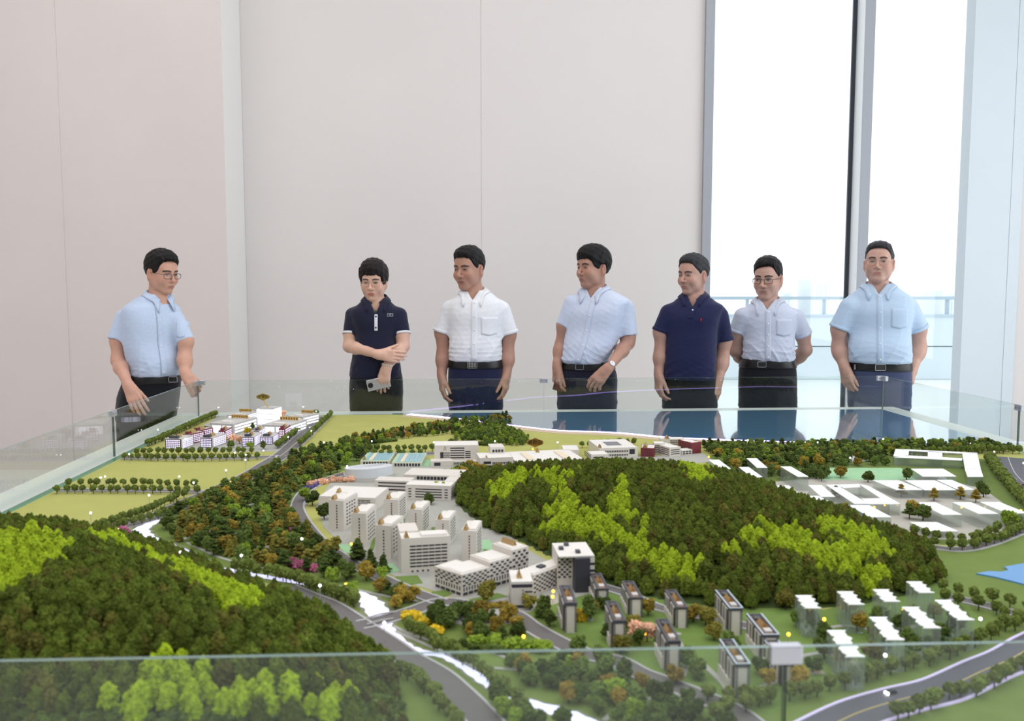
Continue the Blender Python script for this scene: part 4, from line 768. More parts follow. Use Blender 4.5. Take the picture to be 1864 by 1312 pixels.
# ---- dark banded block: front block, chequered wing, tall navy tower
f1, W1 = frame((931, 1107), (970, 1106)); root = empty('model_building', f1[0] + f1[1] * W1 / 2, 'white and navy block with chequered wing and tall dark tower', 'model building'); h1 = HZ(f1[0], 1060)
MB().fbox(f1, 0, W1, 0, .085, 0, h1 * .12).build('base', M_navy, root); MB().fbox(f1, 0, W1, 0, .085, h1 * .12, h1 * .78).build('front_block', M_bw, root); MB().fbox(f1, .001, W1 - .001, .001, .085, h1 * .78, h1 * .9).build('front_block', M_navy, root); MB().fbox(f1, 0, W1, .004, .085, h1 * .9, h1).build('roof_slab', M_roof, root)
m = MB(); wins(m, f1, W1, .08, h1, 'front', 1, 3, .62, .98, .18, .72, 1, .3); wins(m, f1, W1, .08, h1, 'front', 1, 5, .5, .56, .15, .75, 1, .4); windows(root, m); badge(f1, W1 * .42, .025, h1, root, hh=.014)
f2, W2_ = frame((970, 1083), (1033, 1060)); h2 = HZ(f2[0], 1047); MB().fbox(f2, 0, W2_, 0, .05, 0, h2).build('wing', M_bw, root); m = MB(); wins(m, f2, W2_, .05, h2, 'front', 14, 8, .02, .98, .06, .94, .42, .7, .001, 1); windows(root, m); MB().fbox(f2, .005, W2_ - .004, .006, .045, h2, h2 + .002).build('roof_deck', M_roof, root); MB().fbox(f2, W2_ * .35, W2_ * .5, .015, .03, h2, h2 + .007).build('roof_unit', M_dgrey, root)
f3, W3 = frame((1047, 1079), (1074, 1078)); h3 = HZ(f3[0], 1017); MB().fbox(f3, 0, W3, 0, .10, 0, h3).build('tower', M_navy, root); MB().fbox(f3, -W3 * 1.05, 0, .035, .12, 0, h3 * 1.0).build('tower_wing', M_bw, root); MB().fbox(f3, W3, W3 * 1.35, .01, .10, 0, h3 * .96).build('tower_wing', M_bw, root); MB().fbox(f3, -W3 * 1.05, W3 * 1.35, .012, .12, h3, h3 + .003).build('roof_slab', M_roof, root)
f4 = (f3[0] + f3[2] * .035 - f3[1] * W3 * 1.05, f3[1], f3[2]); m = MB(); wins(m, f4, W3, .05, h3, 'front', 5, 9, .05, .95, .3, .96, .45, .7, .001, 1); f5 = (f3[0] + f3[2] * .01, f3[1], f3[2]); wins(m, f5, W3, .1, h3, 'front', 1, 4, 1.0, 1.35, .1, .9, 1, .35); windows(root, m)
for a, t in ((-.8, .06), (.2, .03), (-.3, .09)): MB().fbox(f3, W3 * a, W3 * (a + .3), t, t + .015, h3 + .003, h3 + .009).build('roof_unit', M_dgrey, root)
BLD.append(([f1[0][:2], f2[0][:2], f3[0][:2]], .07))
# ---- housing towers with dark parapets
RT = [(400, 462, 598, 425, 'nearest the navy tower, over the lower road'), (582, 642, 450, 345, 'farthest, against the navy tower'), (675, 738, 700, 525, 'in the front row, second from the round plaza'), (770, 835, 513, 395, 'behind the front row near the hill road'), (980, 1047, 832, 640, 'in the front row beside the peach blossom trees'),
      (1030, 1090, 570, 450, 'just behind the one beside the peach blossom'), (1330, 1397, 610, 455, 'closest to the hill forest, with pale blue rim'), (1365, 1438, 970, 770, 'the nearest and tallest looking, by the street trees'), (1520, 1602, 765, 605, 'immediately behind the large glass clip'), (1632, 1708, 905, 770, 'half hidden below the large glass clip')]
for i, (xa_, xb_, yb, yt, lab) in enumerate(RT):
    pl = (900 + xa_ / 3.107, 960 + yb / 3.107); pr = (900 + xb_ / 3.107, 960 + yb / 3.107 - .4); D = .105
    fr, W = frame(pl, pr); h = HZ(fr[0], 960 + yt / 3.107); O, u, v = fr; r = empty('housing_tower', O + u * W / 2 + v * D / 2, 'slim white housing tower, ' + lab, 'model building', 'housing towers')
    MB().fbox(fr, 0, W, 0, D, 0, h * .92).build('wall', M_bw, r); MB().fbox(fr, -.006, .001, D * .25, D * .9, 0, h * .35).build('annex', M_bw, r); MB().fbox(fr, -.003, 0, D * .1, D * .45, 0, h * .9).build('balcony_stack', M_bw, r); MB().fbox(fr, -.003, 0, D * .6, D * .95, 0, h * .9).build('balcony_stack', M_bw, r)
    q = MB(); rim = .0035; z0, z1 = h * .90, h
    for k in ((-.0015, W + .0015, -.0015, rim), (-.0015, W + .0015, D - rim, D + .0015), (-.0015, rim, rim, D - rim), (W - rim, W + .0015, rim, D - rim)): q.fbox(fr, *k, z0, z1)
    q.build('parapet', M_dgrey, r); MB().fbox(fr, rim, W - rim, rim, D - rim, h * .90, h * .955).build('roof_deck', M_copper, r)
    for a, c_ in ((.12, M_greyw), (.72, M_dgrey)): MB().fbox(fr, W * .25, W * .75, D * a, D * (a + .16), h * .95, h * 1.03).build('roof_unit', c_, r)
    if i >= 6:
        q = MB(); q.fbox(fr, -.002, W + .002, -.002, .0008, h, h + .0012); q.fbox(fr, W - .0008, W + .002, .0008, D, h, h + .0012); q.fbox(fr, -.002, .0008, .0008, D, h, h + .0012); q.build('blue_rim', M_blue_rim, r)
    badge(fr, W * .5, D * .38, h * .955, r, M_gold, w=.011, d=.03, hh=.009)
    m = MB(); wins(m, fr, W, D, h * .92, 'left', 5, 12, .03, .97, .03, .97, .5, .5, .0038); wins(m, fr, W, D, h * .92, 'front', 1, 12, .85, 1.04, .03, .97, 1, .45, .0012); wins(m, fr, W, D, h * .92, 'front', 1, 12, -.04, .12, .03, .97, 1, .45, .0012); windows(r, m); BLD.append(([O[:2], (O + v * D)[:2]], .03))
# ---- lit cluster by the far left corner
def glyphs(root, O, u, W, h, n):
    m = MB(); rg = np.random.default_rng(int(abs(O[0]) * 1e4)); v = np.array([-u[1], u[0], 0])
    for k in range(n):
        s0 = W * (k + .18) / n; s1 = W * (k + .82) / n
        for q in range(3):
            z = h * (.2 + .25 * q); m.fbox((O, u, v), s0 + (s1 - s0) * rg.uniform(0, .3), s1, -.0008, 0, z, z + h * .1)
        for q in range(2):
            s = s0 + (s1 - s0) * rg.uniform(.1, .85); m.fbox((O, u, v), s, s + (s1 - s0) * .15, -.0008, 0, h * .15, h * .85)
    o = m.build('lettering', mat('sign_lettering', (110, 70, 30), .6), root); o['kind'] = 'stuff'
def roof_sign(root, fr, W, D, h, n, t=.75):
    O = fr[0] + fr[2] * D * t + fr[1] * W * .12 + np.array([0, 0, h]); MB().fbox((O, fr[1], fr[2]), 0, W * .72, 0, .004, .003, .018).build('sign_board', M_gold, root); MB().fbox((O, fr[1], fr[2]), .004, .008, 0, .004, 0, .004).build('sign_leg', M_bronze, root); MB().fbox((O, fr[1], fr[2]), W * .66, W * .67, 0, .004, 0, .004).build('sign_leg', M_bronze, root)
    glyphs(root, O + np.array([0, 0, .003]), fr[1], W * .72, .015, n)
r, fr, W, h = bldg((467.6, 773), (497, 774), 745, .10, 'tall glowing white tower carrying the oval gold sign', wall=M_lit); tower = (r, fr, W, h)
for z in (.0, .36, .72): MB().fbox(fr, -.001, W + .001, -.001, .003, h * z, h * z + .002).build('facade_band', M_greyw, r)
MB().fbox(fr, .004, W - .004, .02, .08, h, h + .008).build('roof_deck', M_greyw, r)
for pl, pr, yt, D, lab, n in (((382, 790), (425, 792), 770, .22, 'glowing white block with gold roof sign left of the lit tower', 9), ((413, 767), (444, 768), 755, .15, 'glowing white block at the back left of the lit tower', 9), ((477, 792), (524, 794), 773, .20, 'glowing white block with gold roof sign in front of the lit tower', 7), ((522, 775), (551, 777), 757, .15, 'glowing white block with gold roof sign right of the lit tower', 10)):
    r, fr, W, h = bldg(pl, pr, yt, D, lab, wall=M_greyw, roof=M_greyw, group='lit office blocks'); roof_sign(r, fr, W, D, h, n)
    m = MB(); wins(m, fr, W, D, h, 'front', 2, 1, .08, .95, .08, .82, .86, 1); wins(m, fr, W, D, h, 'right', 1, 3, .06, .94, .1, .9, 1, .6); o = m.build('lit_window', M_lit, r); o['kind'] = 'stuff'; MB().fbox(fr, W * .3, W * .7, D * .15, D * .3, h, h + .006).build('roof_unit', M_roof, r)
for pl, pr, yt, D, lab, rd in (((300.5, 817), (331, 818), 798, .10, 'lit dormitory block at the corner of the tree rows', 0), ((333, 808), (344, 809), 790, .10, 'narrow red dormitory block second from the corner', 1), ((349, 801), (361, 802), 783, .10, 'narrow red dormitory block behind the second one', 1), ((364, 814), (387, 815), 796, .12, 'lit dormitory block with chequered windows', 0), ((398, 803), (410, 803), 784, .10, 'narrow red dormitory block beside the chequered one', 1),
                           ((440, 813), (463, 813), 795, .12, 'lit dormitory block in front of the yellow trees', 0), ((462, 803), (472, 803), 784, .10, 'narrow dormitory block left of the rightmost dormitories', 0), ((473.5, 809), (497, 809), 794.5, .12, 'lit dormitory block beside the straight road', 0), ((508, 803), (519, 803), 780, .10, 'narrow dormitory block closest to the straight road', 1)):
    r, fr, W, h = bldg(pl, pr, yt, D, lab, wall=M_red if rd else M_greyw, roof=M_greyw, group='small lit dormitories')
    MB().fbox(fr, W * .04, W * .96, -.0012, .001, h * .05, h * .95).build('facade_frame', M_red if rd else M_plum, r); m = MB()
    wins(m, fr, W, D, h, 'front', 3 if rd else 7, 5, .07, .93, .06, .92, .62, .6, .0022); wins(m, fr, W, D, h, 'right', 7, 5, .06, .94, .08, .94, .7, .55); o = m.build('lit_window', M_litw, r); o['kind'] = 'stuff'
    badge(fr, W * .5, D * .3, h, r, M_bronze, w=.018, d=.03, hh=.014); MB().fbox(fr, W * .2, W * .7, .008, .025, h, h + .01).build('roof_unit', M_red if rd else M_dgrey, r)
# ---- gold oval signs on stems
def textmesh(name, s, size, root, loc, m, ext=.0006):
    cu = bpy.data.curves.new(name, 'FONT'); cu.body = s; cu.size = size; cu.extrude = ext; cu.align_x = 'CENTER'; cu.align_y = 'CENTER'; o = bpy.data.objects.new(name, cu); COL.objects.link(o)
    dg = bpy.context.evaluated_depsgraph_get(); me = bpy.data.meshes.new_from_object(o.evaluated_get(dg)); bpy.data.objects.remove(o); me.materials.clear(); me.materials.append(m)
    n = bpy.data.objects.new(name, me); COL.objects.link(n); n.parent = root; n.rotation_euler = (math.pi / 2, 0, 0); n.location = Vector([float(q) for q in loc]) - Vector(root_loc(root).tolist()); return n
def oval(base, px, py0, py1, wpx, txt, lab, gm):
    top = PY(px, py0, base[1]); bot = PY(px, py1, base[1]); W = wpx / F * base[1]; cz = (top[2] + bot[2]) / 2; H = top[2] - bot[2]; r = empty('gold_sign', base, lab, 'sign', 'oval gold signs')
    P_ = []
    for a in np.linspace(0, 2 * math.pi, 48, endpoint=False):
        c_, n_ = math.cos(a), math.sin(a); P_.append((top[0] + W / 2 * c_, cz + H / 2 * np.sign(n_) * (.62 * abs(n_) ** .6 + .38 * abs(n_) * math.exp(-(c_ / .42) ** 2))))
    n = len(P_); y0, y1 = base[1] - .003, base[1] + .003; m = MB(); m.add([(x, y0, z) for x, z in P_] + [(x, y1, z) for x, z in P_], [tuple(range(n)), tuple(range(2 * n - 1, n - 1, -1))] + [((i + 1) % n, i, n + i, n + (i + 1) % n) for i in range(n)]); m.build('sign_plate', gm, r)
    MB().tube([(x, y0 - .001, z) for x, z in P_], .0012, 6, closed=True).build('sign_border', M_bronze, r); MB().tube([base, (top[0], base[1], bot[2] + .002)], .0035, 8).build('stem', M_gold, r)
    textmesh('lettering', txt, H * .55, r, (top[0], y0 - .0012, cz), mat('sign_lettering_dark', (60, 44, 14), .5))
tr_, tf, tw_, th_ = tower
oval(tf[0] + tf[1] * tw_ * .5 + tf[2] * .04 + np.array([0, 0, th_ + .008]), 479, 716, 728, 24, '大学区', 'oval gold sign on a stem above the tall lit tower', mat('gold_sign_plate', (176, 160, 70), .35, metal=.4))
oval(G(974, 822, ZB), 974, 797, 813, 30, '高教区', 'oval bronze sign on a stem behind the long ribbed hall', mat('bronze_sign_plate', (150, 112, 50), .4, metal=.4))
# ---- clear acrylic blocks
M_acr = glassmat('clear_acrylic', (.88, .92, .90), 1.49, diff=.16, diffcol=(.80, .85, .82)); M_frost = nosample(mat('frosted_acrylic_top', (246, 248, 248), .35, emit=(240, 246, 250), estr=.12))
def acrylic(fp, h, lab, group, topm=None, holes=None):
    c = np.mean(np.array([p[:2] for p in fp]), 0); r = empty('acrylic_block', (c[0], c[1], ZB), lab, 'model building', group)
    n = len(fp); a = sum(fp[i][0] * fp[(i + 1) % n][1] - fp[(i + 1) % n][0] * fp[i][1] for i in range(n)); fp = fp if a > 0 else fp[::-1]
    m = MB(); m.add([(p[0], p[1], ZB) for p in fp] + [(p[0], p[1], ZB + h - .0015) for p in fp], [(i, (i + 1) % n, n + (i + 1) % n, n + i) for i in range(n)] + [tuple(range(n))[::-1]]); m.build('clear_body', M_acr, r)
    MB().prism([p[:2] for p in fp], ZB + h - .0015, ZB + h).build('frosted_top', topm or M_frost, r); q = np.array([p[:2] for p in fp]); BLD.append(([q.min(0), q.max(0)], .025)); return r
Zq = lambda x, y: (1264 + x / 3.107, 680 + y / 3.107)
def rect(x0, x1, yb, yt, back):
    A_ = G(*Zq(x0, yb), ZB); B_ = G(*Zq(x1, yb), ZB); h = HZ(A_, Zq(0, yt)[1]); bk = G(*Zq(*back), ZB + h); v = bk - (A_ + [0, 0, h]); v[2] = 0; D = max(.03, float(v[1])); off = np.array([v[0], v[1], 0])
    return [A_, B_, B_ + off, A_ + off], h
AB = [(143, 205, 612, 537, (80, 486), 'leftmost, half hidden by the hill'), (325, 385, 662, 585, (250, 527), 'second from the hill side'), (352, 412, 602, 531, (295, 477), 'behind the second one'), (582, 643, 662, 581, (487, 524), 'tall, by the mint plaza'), (545, 628, 775, 705, (457, 632), 'partly sunk behind the hill trees'), (715, 795, 762, 695, (645, 630), 'between the sunk one and the ring block'), (775, 840, 835, 763, (640, 690), 'in front of the ring block'),
      (990, 1112, 886, 810, (870, 742), 'wide, right before the ring block'), (1400, 1510, 868, 796, (1262, 728), 'first of the three parallel blocks'), (1605, 1715, 874, 791, (1460, 727), 'middle of the three parallel blocks'), (1765, 1880, 862, 788, (1615, 725), 'last of the three parallel blocks, at the picture edge'), (1335, 1492, 930, 890, (1218, 838), 'lowest, behind the curved tree row'),
      (1290, 1480, 622, 580, (1225, 537), 'low, before the large frame block'), (1140, 1290, 705, 656, (1010, 602), 'first part of the long comb block'), (1300, 1478, 705, 657, (1190, 602), 'middle part of the long comb block'), (1490, 1580, 705, 655, (1370, 600), 'last part of the long comb block')]
for x0, x1, yb, yt, bk, lab in AB:
    fp, h = rect(x0, x1, yb, yt, bk); acrylic(fp, h, 'clear acrylic block, ' + lab, 'clear acrylic campus blocks')
def bars(quads, h, lab):
    c = np.mean([G(*Zq(*q), ZB)[:2] for qs in quads for q in qs], 0); r = empty('acrylic_block', (c[0], c[1], ZB), lab, 'model building', 'clear acrylic campus blocks')
    for qs in quads:
        fp = [G(*Zq(*q), ZB + h) for q in qs]; n = len(fp); a = sum(fp[i][0] * fp[(i + 1) % n][1] - fp[(i + 1) % n][0] * fp[i][1] for i in range(n)); fp = fp if a > 0 else fp[::-1]
        m = MB(); m.add([(p[0], p[1], ZB) for p in fp] + [(p[0], p[1], ZB + h - .0015) for p in fp], [(i, (i + 1) % n, n + (i + 1) % n, n + i) for i in range(n)]); m.build('clear_body', M_acr, r); MB().prism([p[:2] for p in fp], ZB + h - .0015, ZB + h).build('frosted_top', M_frost, r); q = np.array([p[:2] for p in fp]); BLD.append(([q.min(0), q.max(0)], .02))
bars([[(745, 628), (800, 626), (985, 735), (905, 735)], [(930, 623), (985, 634), (1165, 735), (1105, 737)], [(800, 627), (930, 623), (940, 640), (845, 645)], [(945, 706), (1050, 704), (1105, 736), (985, 736)]], .036, 'clear acrylic ring block round a small tree court')
bars([[(1138, 425), (1215, 428), (1210, 466), (1125, 466)], [(1215, 428), (1600, 447), (1600, 455), (1215, 436)], [(1210, 462), (1515, 478), (1512, 490), (1130, 472)], [(1320, 436), (1402, 442), (1402, 472), (1320, 468)], [(1515, 450), (1600, 452), (1620, 538), (1530, 538)], [(1530, 540), (1620, 540), (1634, 582), (1545, 582)]], .034, 'large clear acrylic frame block with open courts near the sea')
c = G(1541, 836, ZB); r = struct(MB().prism([(c[0] + .105 * math.cos(a), c[1] + .05 * math.sin(a)) for a in np.linspace(0, 6.283, 32, endpoint=False)], ZB, ZB + .012).build('plaza_disc', M_frost))
# ---- wavy acrylic apartment towers near the highway
Zr = lambda x, y: (1364 + x / 3.728, 960 + y / 3.728)
WT = [((320, 458), (475, 545), 650, 'nearest the dark housing towers'), ((602, 432), (770, 520), 680, 'second along the hill edge'), ((845, 418), (1012, 500), 620, 'third along the hill edge'), ((1072, 365), (1245, 440), 560, 'farthest back, beside the pond path'), ((1265, 490), (1515, 625), 745, 'rightmost, beside the lawn'), ((1042, 537), (1288, 680), 840, 'long one in the middle row'), ((822, 605), (1040, 760), 918, 'left of the long middle one'), ((535, 695), (770, 875), 1003, 'nearest the glass edge, dull topped')]
for (bx_, by_), (fx_, fy_), yb, lab in WT:
    h = .062; B_ = G(*Zr(fx_, fy_), ZB + h); A_ = G(*Zr(bx_, by_), ZB + h); L_ = float(A_[1] - B_[1]); Wd = .030; n = 3; out = []
    slope = (A_[0] + Wd * 0.0 - (B_[0] - Wd)) / L_
    ts = np.linspace(0, 1, 25); wv = lambda t, ph: .0028 * math.sin(t * n * 2 * math.pi + ph) + .0015 * (1 if math.sin(t * n * 4 * math.pi + ph) > 0 else -1)
    Lf = [(B_[0] - Wd + slope * 0 * t * L_ + (A_[0] - B_[0] + Wd) * t + wv(t, 0), B_[1] + L_ * t, 0) for t in ts]; Rt = [(B_[0] + (A_[0] - B_[0] + Wd) * t + wv(t, 1.2), B_[1] + L_ * t, 0) for t in ts[::-1]]
    acrylic(Lf + Rt, h, 'clear wavy acrylic tower, ' + lab, 'wavy acrylic towers')
# ---- small lamps, uplights and cars
M_bulb = nosample(mat('white_bulb', (255, 255, 255), .4, emit=(255, 255, 255), estr=6)); M_warm = nosample(mat('warm_bulb', (255, 210, 90), .4, emit=(255, 190, 50), estr=5)); M_pole = mat('lamp_pole', (180, 180, 184), .4)
def lampset(pts, m_, rb, hh, nm, lab, grp):
    p0 = MB().tube([(0, 0, 0), (0, 0, hh)], .0008, 5).build('pole', M_pole).data; b0 = MB().ball((0, 0, hh + rb), rb, 8, 5).build('bulb', m_, smooth=True).data
    for o in [o for o in COL.objects if o.data in (p0, b0)]: bpy.data.objects.remove(o)
    for x, y in pts:
        g = G(x, y); z = float(terrain(g[0], g[1])[0]); r = empty(nm, (g[0], g[1], z), lab, 'lamp', grp)
        for me, n2 in ((p0, 'pole'), (b0, 'bulb')): o = bpy.data.objects.new(n2, me); COL.objects.link(o); o.parent = r
lampset([(166, 958), (184, 890), (192, 888), (288, 798), (327, 888), (412, 876), (447, 856), (448, 846), (428, 842), (353, 900), (236, 845), (272, 924), (398, 755), (567, 800), (590, 822), (677, 820), (790, 822), (901, 820), (1015, 822), (525, 812), (550, 790), (576, 762), (1547, 852), (1809, 840), (1862, 862), (1361, 818), (1488, 822), (1607, 816), (1783, 1162), (1610, 1232), (583, 1098), (215, 992), (550, 1008), (440, 1040), (632, 868), (700, 1170), (330, 1050), (445, 812), (340, 816), (552, 754), (480, 838)], M_bulb, .0032, .038, 'street_lamp', 'tiny white globe street lamp on a thin pole in the model', 'white street lamps of the model')
lampset([(285, 1000), (377, 975), (440, 1000), (478, 1030), (486, 1000), (620, 1085), (630, 1075), (804, 1143), (910, 1145), (953, 1172), (1056, 1225), (1006, 1098), (1007, 1088), (1174, 1166), (1500, 1140), (1610, 1122), (1644, 1123), (1507, 1165), (1548, 1205), (1493, 1222), (1435, 1168), (1710, 1168), (1591, 932), (1610, 928), (1470, 923), (1660, 927), (1750, 932), (1858, 938), (1290, 838), (1408, 846), (466, 872), (820, 862), (970, 824), (962, 1298), (1130, 1180), (420, 885), (520, 880), (600, 830), (480, 960), (1340, 850), (1585, 845), (640, 1000)], M_warm, .0036, .012, 'garden_uplight', 'tiny glowing amber garden light among the model trees', 'amber garden lights of the model')
def car(px, py, ang, rgb, lab, glow=False):
    g = G(px, py); r = empty('model_car', (g[0], g[1], ZM + .0014), lab, 'model car', 'model cars'); O = np.array([g[0], g[1], ZM + .0014]); u = np.array([math.cos(ang), math.sin(ang), 0]); v = np.array([-u[1], u[0], 0]); s = 1.0
    m = MB(); pr = [(-.010, .0015), (.010, .0015), (.010, .0042), (.006, .0046), (.003, .0074), (-.0055, .0074), (-.008, .0046), (-.010, .0042)]
    vs = [O + u * a * s - v * .0042 + np.array([0, 0, z]) for a, z in pr] + [O + u * a * s + v * .0042 + np.array([0, 0, z]) for a, z in pr]; n = len(pr); m.add(vs, [tuple(range(n)), tuple(range(2 * n - 1, n - 1, -1))] + [((i + 1) % n, i, n + i, n + (i + 1) % n) for i in range(n)]); m.build('body', mat('car_paint_%d%d%d' % rgb, rgb, .3), r)
    MB().fbox((O, u, v), -.006, .0042, -.0044, .0044, .0048, .0068).build('windows', M_win, r)
    for a in (-.006, .006):
        for b_ in (-1, 1): c_ = O + u * a + v * b_ * .0038; MB().tube([c_ + v * -.0006 + [0, 0, .0016], c_ + v * .0006 + [0, 0, .0016]], .0016, 8).build('wheel', M_dgrey, r)
    for b_ in (-1, 1): MB().ball(O + u * .0102 + v * b_ * .0028 + [0, 0, .0032], .0009 if not glow else .0026, 6, 4).build('headlamp', M_bulb, r)
car(505, 833, 1.1, (235, 235, 238), 'white car stopped at the road crossing'); car(566, 779, -2.1, (225, 225, 230), 'white car coming down the straight road'); car(604, 828, 0, (190, 40, 40), 'red car behind the park trees'); car(310, 894, 3.14, (150, 40, 40), 'dark red car on the road between the fields'); car(170, 892, 0, (235, 235, 235), 'white car on the road between the fields')
car(284, 935, .4, (235, 235, 240), 'white car on the road near the river bend'); car(1823, 852, 2.0, (238, 238, 240), 'white car at the left kerb of the wide road'); car(1845, 874, 3.0, (235, 235, 238), 'white car crossing the line of the wide road'); car(1866, 885, -1, (200, 40, 40), 'red car at the picture edge'); car(1622, 1264, 3.5, (60, 60, 66), 'dark car with bright headlamps on the highway', True)
parks(); make_forests()
# ================================================================== people
class SDF:
    """signed-distance modelling: smooth unions of rounded forms, meshed as one continuous surface"""
    def __init__(s): s.pr = []
    def add(s, fn, lo, hi, k=.01, op='u'): s.pr.append((fn, np.minimum(lo, hi), np.maximum(lo, hi), k, op)); return s
    @staticmethod
    def comb(D, d, k, op):
        if op == 's':
            h = np.maximum(k - np.abs(D + d), 0) / k; return np.maximum(D, -d) + h * h * k * .25
        h = np.maximum(k - np.abs(D - d), 0) / k; return np.minimum(D, d) - h * h * k * .25
    def eval(s, P):
        P = np.asarray(P, float).reshape(-1, 3); X, Y, Z = P.T; D = np.full(len(P), .3)
        for fn, lo, hi, k, op in s.pr: D = s.comb(D, fn(X, Y, Z), k, op)
        return D
    def grid(s, h, disp=None):
        lo = np.min([p[1] for p in s.pr if p[4] == 'u'], 0) - 3 * h; hi = np.max([p[2] for p in s.pr if p[4] == 'u'], 0) + 3 * h
        n = np.ceil((hi - lo) / h).astype(int) + 1; ax = [(lo[i] + h * np.arange(n[i])).astype(np.float32) for i in range(3)]; D = np.full(n, .05, np.float32)
        for fn, a, b, k, op in s.pr:
            m = max(k, .008) + 2 * h; i0 = np.clip(((a - m - lo) / h).astype(int), 0, n - 1); i1 = np.clip(np.ceil((b + m - lo) / h).astype(int) + 1, 1, n); sl = tuple(slice(i0[i], i1[i]) for i in range(3))
            X = ax[0][sl[0]][:, None, None]; Y = ax[1][sl[1]][None, :, None]; Z = ax[2][sl[2]][None, None, :]
            D[sl] = s.comb(D[sl], fn(X, Y, Z).astype(np.float32), k, op)
        if disp is not None:
            I = np.argwhere(np.abs(D) < .02); P = lo + I * h; D[I[:, 0], I[:, 1], I[:, 2]] += disp(P[:, 0], P[:, 1], P[:, 2])
        return D, lo, h
    def mesh(s, h, disp=None): return nets(*s.grid(h, disp))
def nets(D, lo, h):
    S = D < 0; nx, ny, nz = D.shape; c = np.zeros((nx - 1, ny - 1, nz - 1), np.int8)
    for a in (0, 1):
        for b in (0, 1):
            for d in (0, 1): c += S[a:nx - 1 + a, b:ny - 1 + b, d:nz - 1 + d]
    act = (c > 0) & (c < 8); idx = np.full(act.shape, -1, np.int64); I = np.argwhere(act); idx[tuple(I.T)] = np.arange(len(I)); acc = np.zeros((len(I), 3)); cnt = np.zeros(len(I))
    cs = [(a, b, d) for a in (0, 1) for b in (0, 1) for d in (0, 1)]
    V = {q: D[I[:, 0] + q[0], I[:, 1] + q[1], I[:, 2] + q[2]] for q in cs}
    for q in cs:
        for ax in range(3):
            if q[ax] == 0:
                r = list(q); r[ax] = 1; r = tuple(r); v0, v1 = V[q], V[r]; m = (v0 < 0) != (v1 < 0); t = np.where(m, v0 / np.where(m, v0 - v1, 1), 0); p = np.tile(np.array(q, float), (len(I), 1)); p[:, ax] = t; acc += p * m[:, None]; cnt += m
    P = lo + (I + acc / np.maximum(cnt, 1)[:, None]) * h; Fq = []
    for ax in range(3):
        sl0 = [slice(1, -1)] * 3; sl0[ax] = slice(0, -1); sl1 = [slice(1, -1)] * 3; sl1[ax] = slice(1, None)
        s0 = S[tuple(sl0)]; s1 = S[tuple(sl1)]; e = np.argwhere(s0 != s1); sg = s0[tuple(e.T)]; off = np.ones(3, int); off[ax] = 0; e = e + off; u, v = (ax + 1) % 3, (ax + 2) % 3
        def cell(du, dv): q = e.copy(); q[:, u] -= du; q[:, v] -= dv; return idx[tuple(q.T)]
        f = np.stack([cell(1, 1), cell(0, 1), cell(0, 0), cell(1, 0)], 1); f[~sg] = f[~sg][:, ::-1]; Fq.append(f)
    return P, np.concatenate(Fq)
def relax(P, Fq, n=1, w=.5):
    for _ in range(n):
        A = np.zeros_like(P); c = np.zeros(len(P))
        for i in range(4):
            for j in (1, 3): np.add.at(A, Fq[:, i], P[Fq[:, (i + j) % 4]]); np.add.at(c, Fq[:, i], 1)
        P = P * (1 - w) + w * A / np.maximum(c, 1)[:, None]
    return P
def link_mesh(name, P, Fq, m, parent, attrs=None):
    me = bpy.data.meshes.new(name); P = np.asarray(P, float) - root_loc(parent); nf = len(Fq)
    me.vertices.add(len(P)); me.vertices.foreach_set('co', P.astype(np.float32).ravel()); me.loops.add(nf * 4); me.loops.foreach_set('vertex_index', Fq.astype(np.int32).ravel()); me.polygons.add(nf); me.polygons.foreach_set('loop_start', np.arange(0, nf * 4, 4, dtype=np.int32)); me.update(calc_edges=True)
    me.polygons.foreach_set('use_smooth', np.ones(nf, bool)); me.validate()
    for k, a in (attrs or {}).items(): me.attributes.new(k, 'FLOAT', 'POINT')
    for k, a in (attrs or {}).items(): me.attributes[k].data.foreach_set('value', a.astype(np.float32))
    me.materials.append(m); o = bpy.data.objects.new(name, me); COL.objects.link(o); o.parent = parent; return o
def cone(a, b, ra, rb):
    a = np.asarray(a, float); b = np.asarray(b, float); ab = b - a; L2 = ab @ ab + 1e-12
    def f(X, Y, Z):
        t = np.clip(((X - a[0]) * ab[0] + (Y - a[1]) * ab[1] + (Z - a[2]) * ab[2]) / L2, 0, 1)
        return np.sqrt((X - a[0] - t * ab[0]) ** 2 + (Y - a[1] - t * ab[1]) ** 2 + (Z - a[2] - t * ab[2]) ** 2) - (ra + t * (rb - ra))
    r = max(ra, rb); return f, np.minimum(a, b) - r, np.maximum(a, b) + r
def ell(c, r, R=None):
    c = np.asarray(c, float); r = np.asarray(r, float)
    def f(X, Y, Z):
        x, y, z = X - c[0], Y - c[1], Z - c[2]
        if R is not None: x, y, z = x * R[0, 0] + y * R[1, 0] + z * R[2, 0], x * R[0, 1] + y * R[1, 1] + z * R[2, 1], x * R[0, 2] + y * R[1, 2] + z * R[2, 2]
        k0 = np.sqrt((x / r[0]) ** 2 + (y / r[1]) ** 2 + (z / r[2]) ** 2); k1 = np.sqrt((x / r[0] ** 2) ** 2 + (y / r[1] ** 2) ** 2 + (z / r[2] ** 2) ** 2) + 1e-9
        return k0 * (k0 - 1) / k1
    m = r.max() if R is not None else r; return f, c - m, c + m
def rotz(a): c, s = math.cos(a), math.sin(a); return np.array([[c, -s, 0], [s, c, 0], [0, 0, 1.]])
def rotx(a): c, s = math.cos(a), math.sin(a); return np.array([[1., 0, 0], [0, c, -s], [0, s, c]])
def roty(a): c, s = math.cos(a), math.sin(a); return np.array([[c, 0, s], [0, 1., 0], [-s, 0, c]])
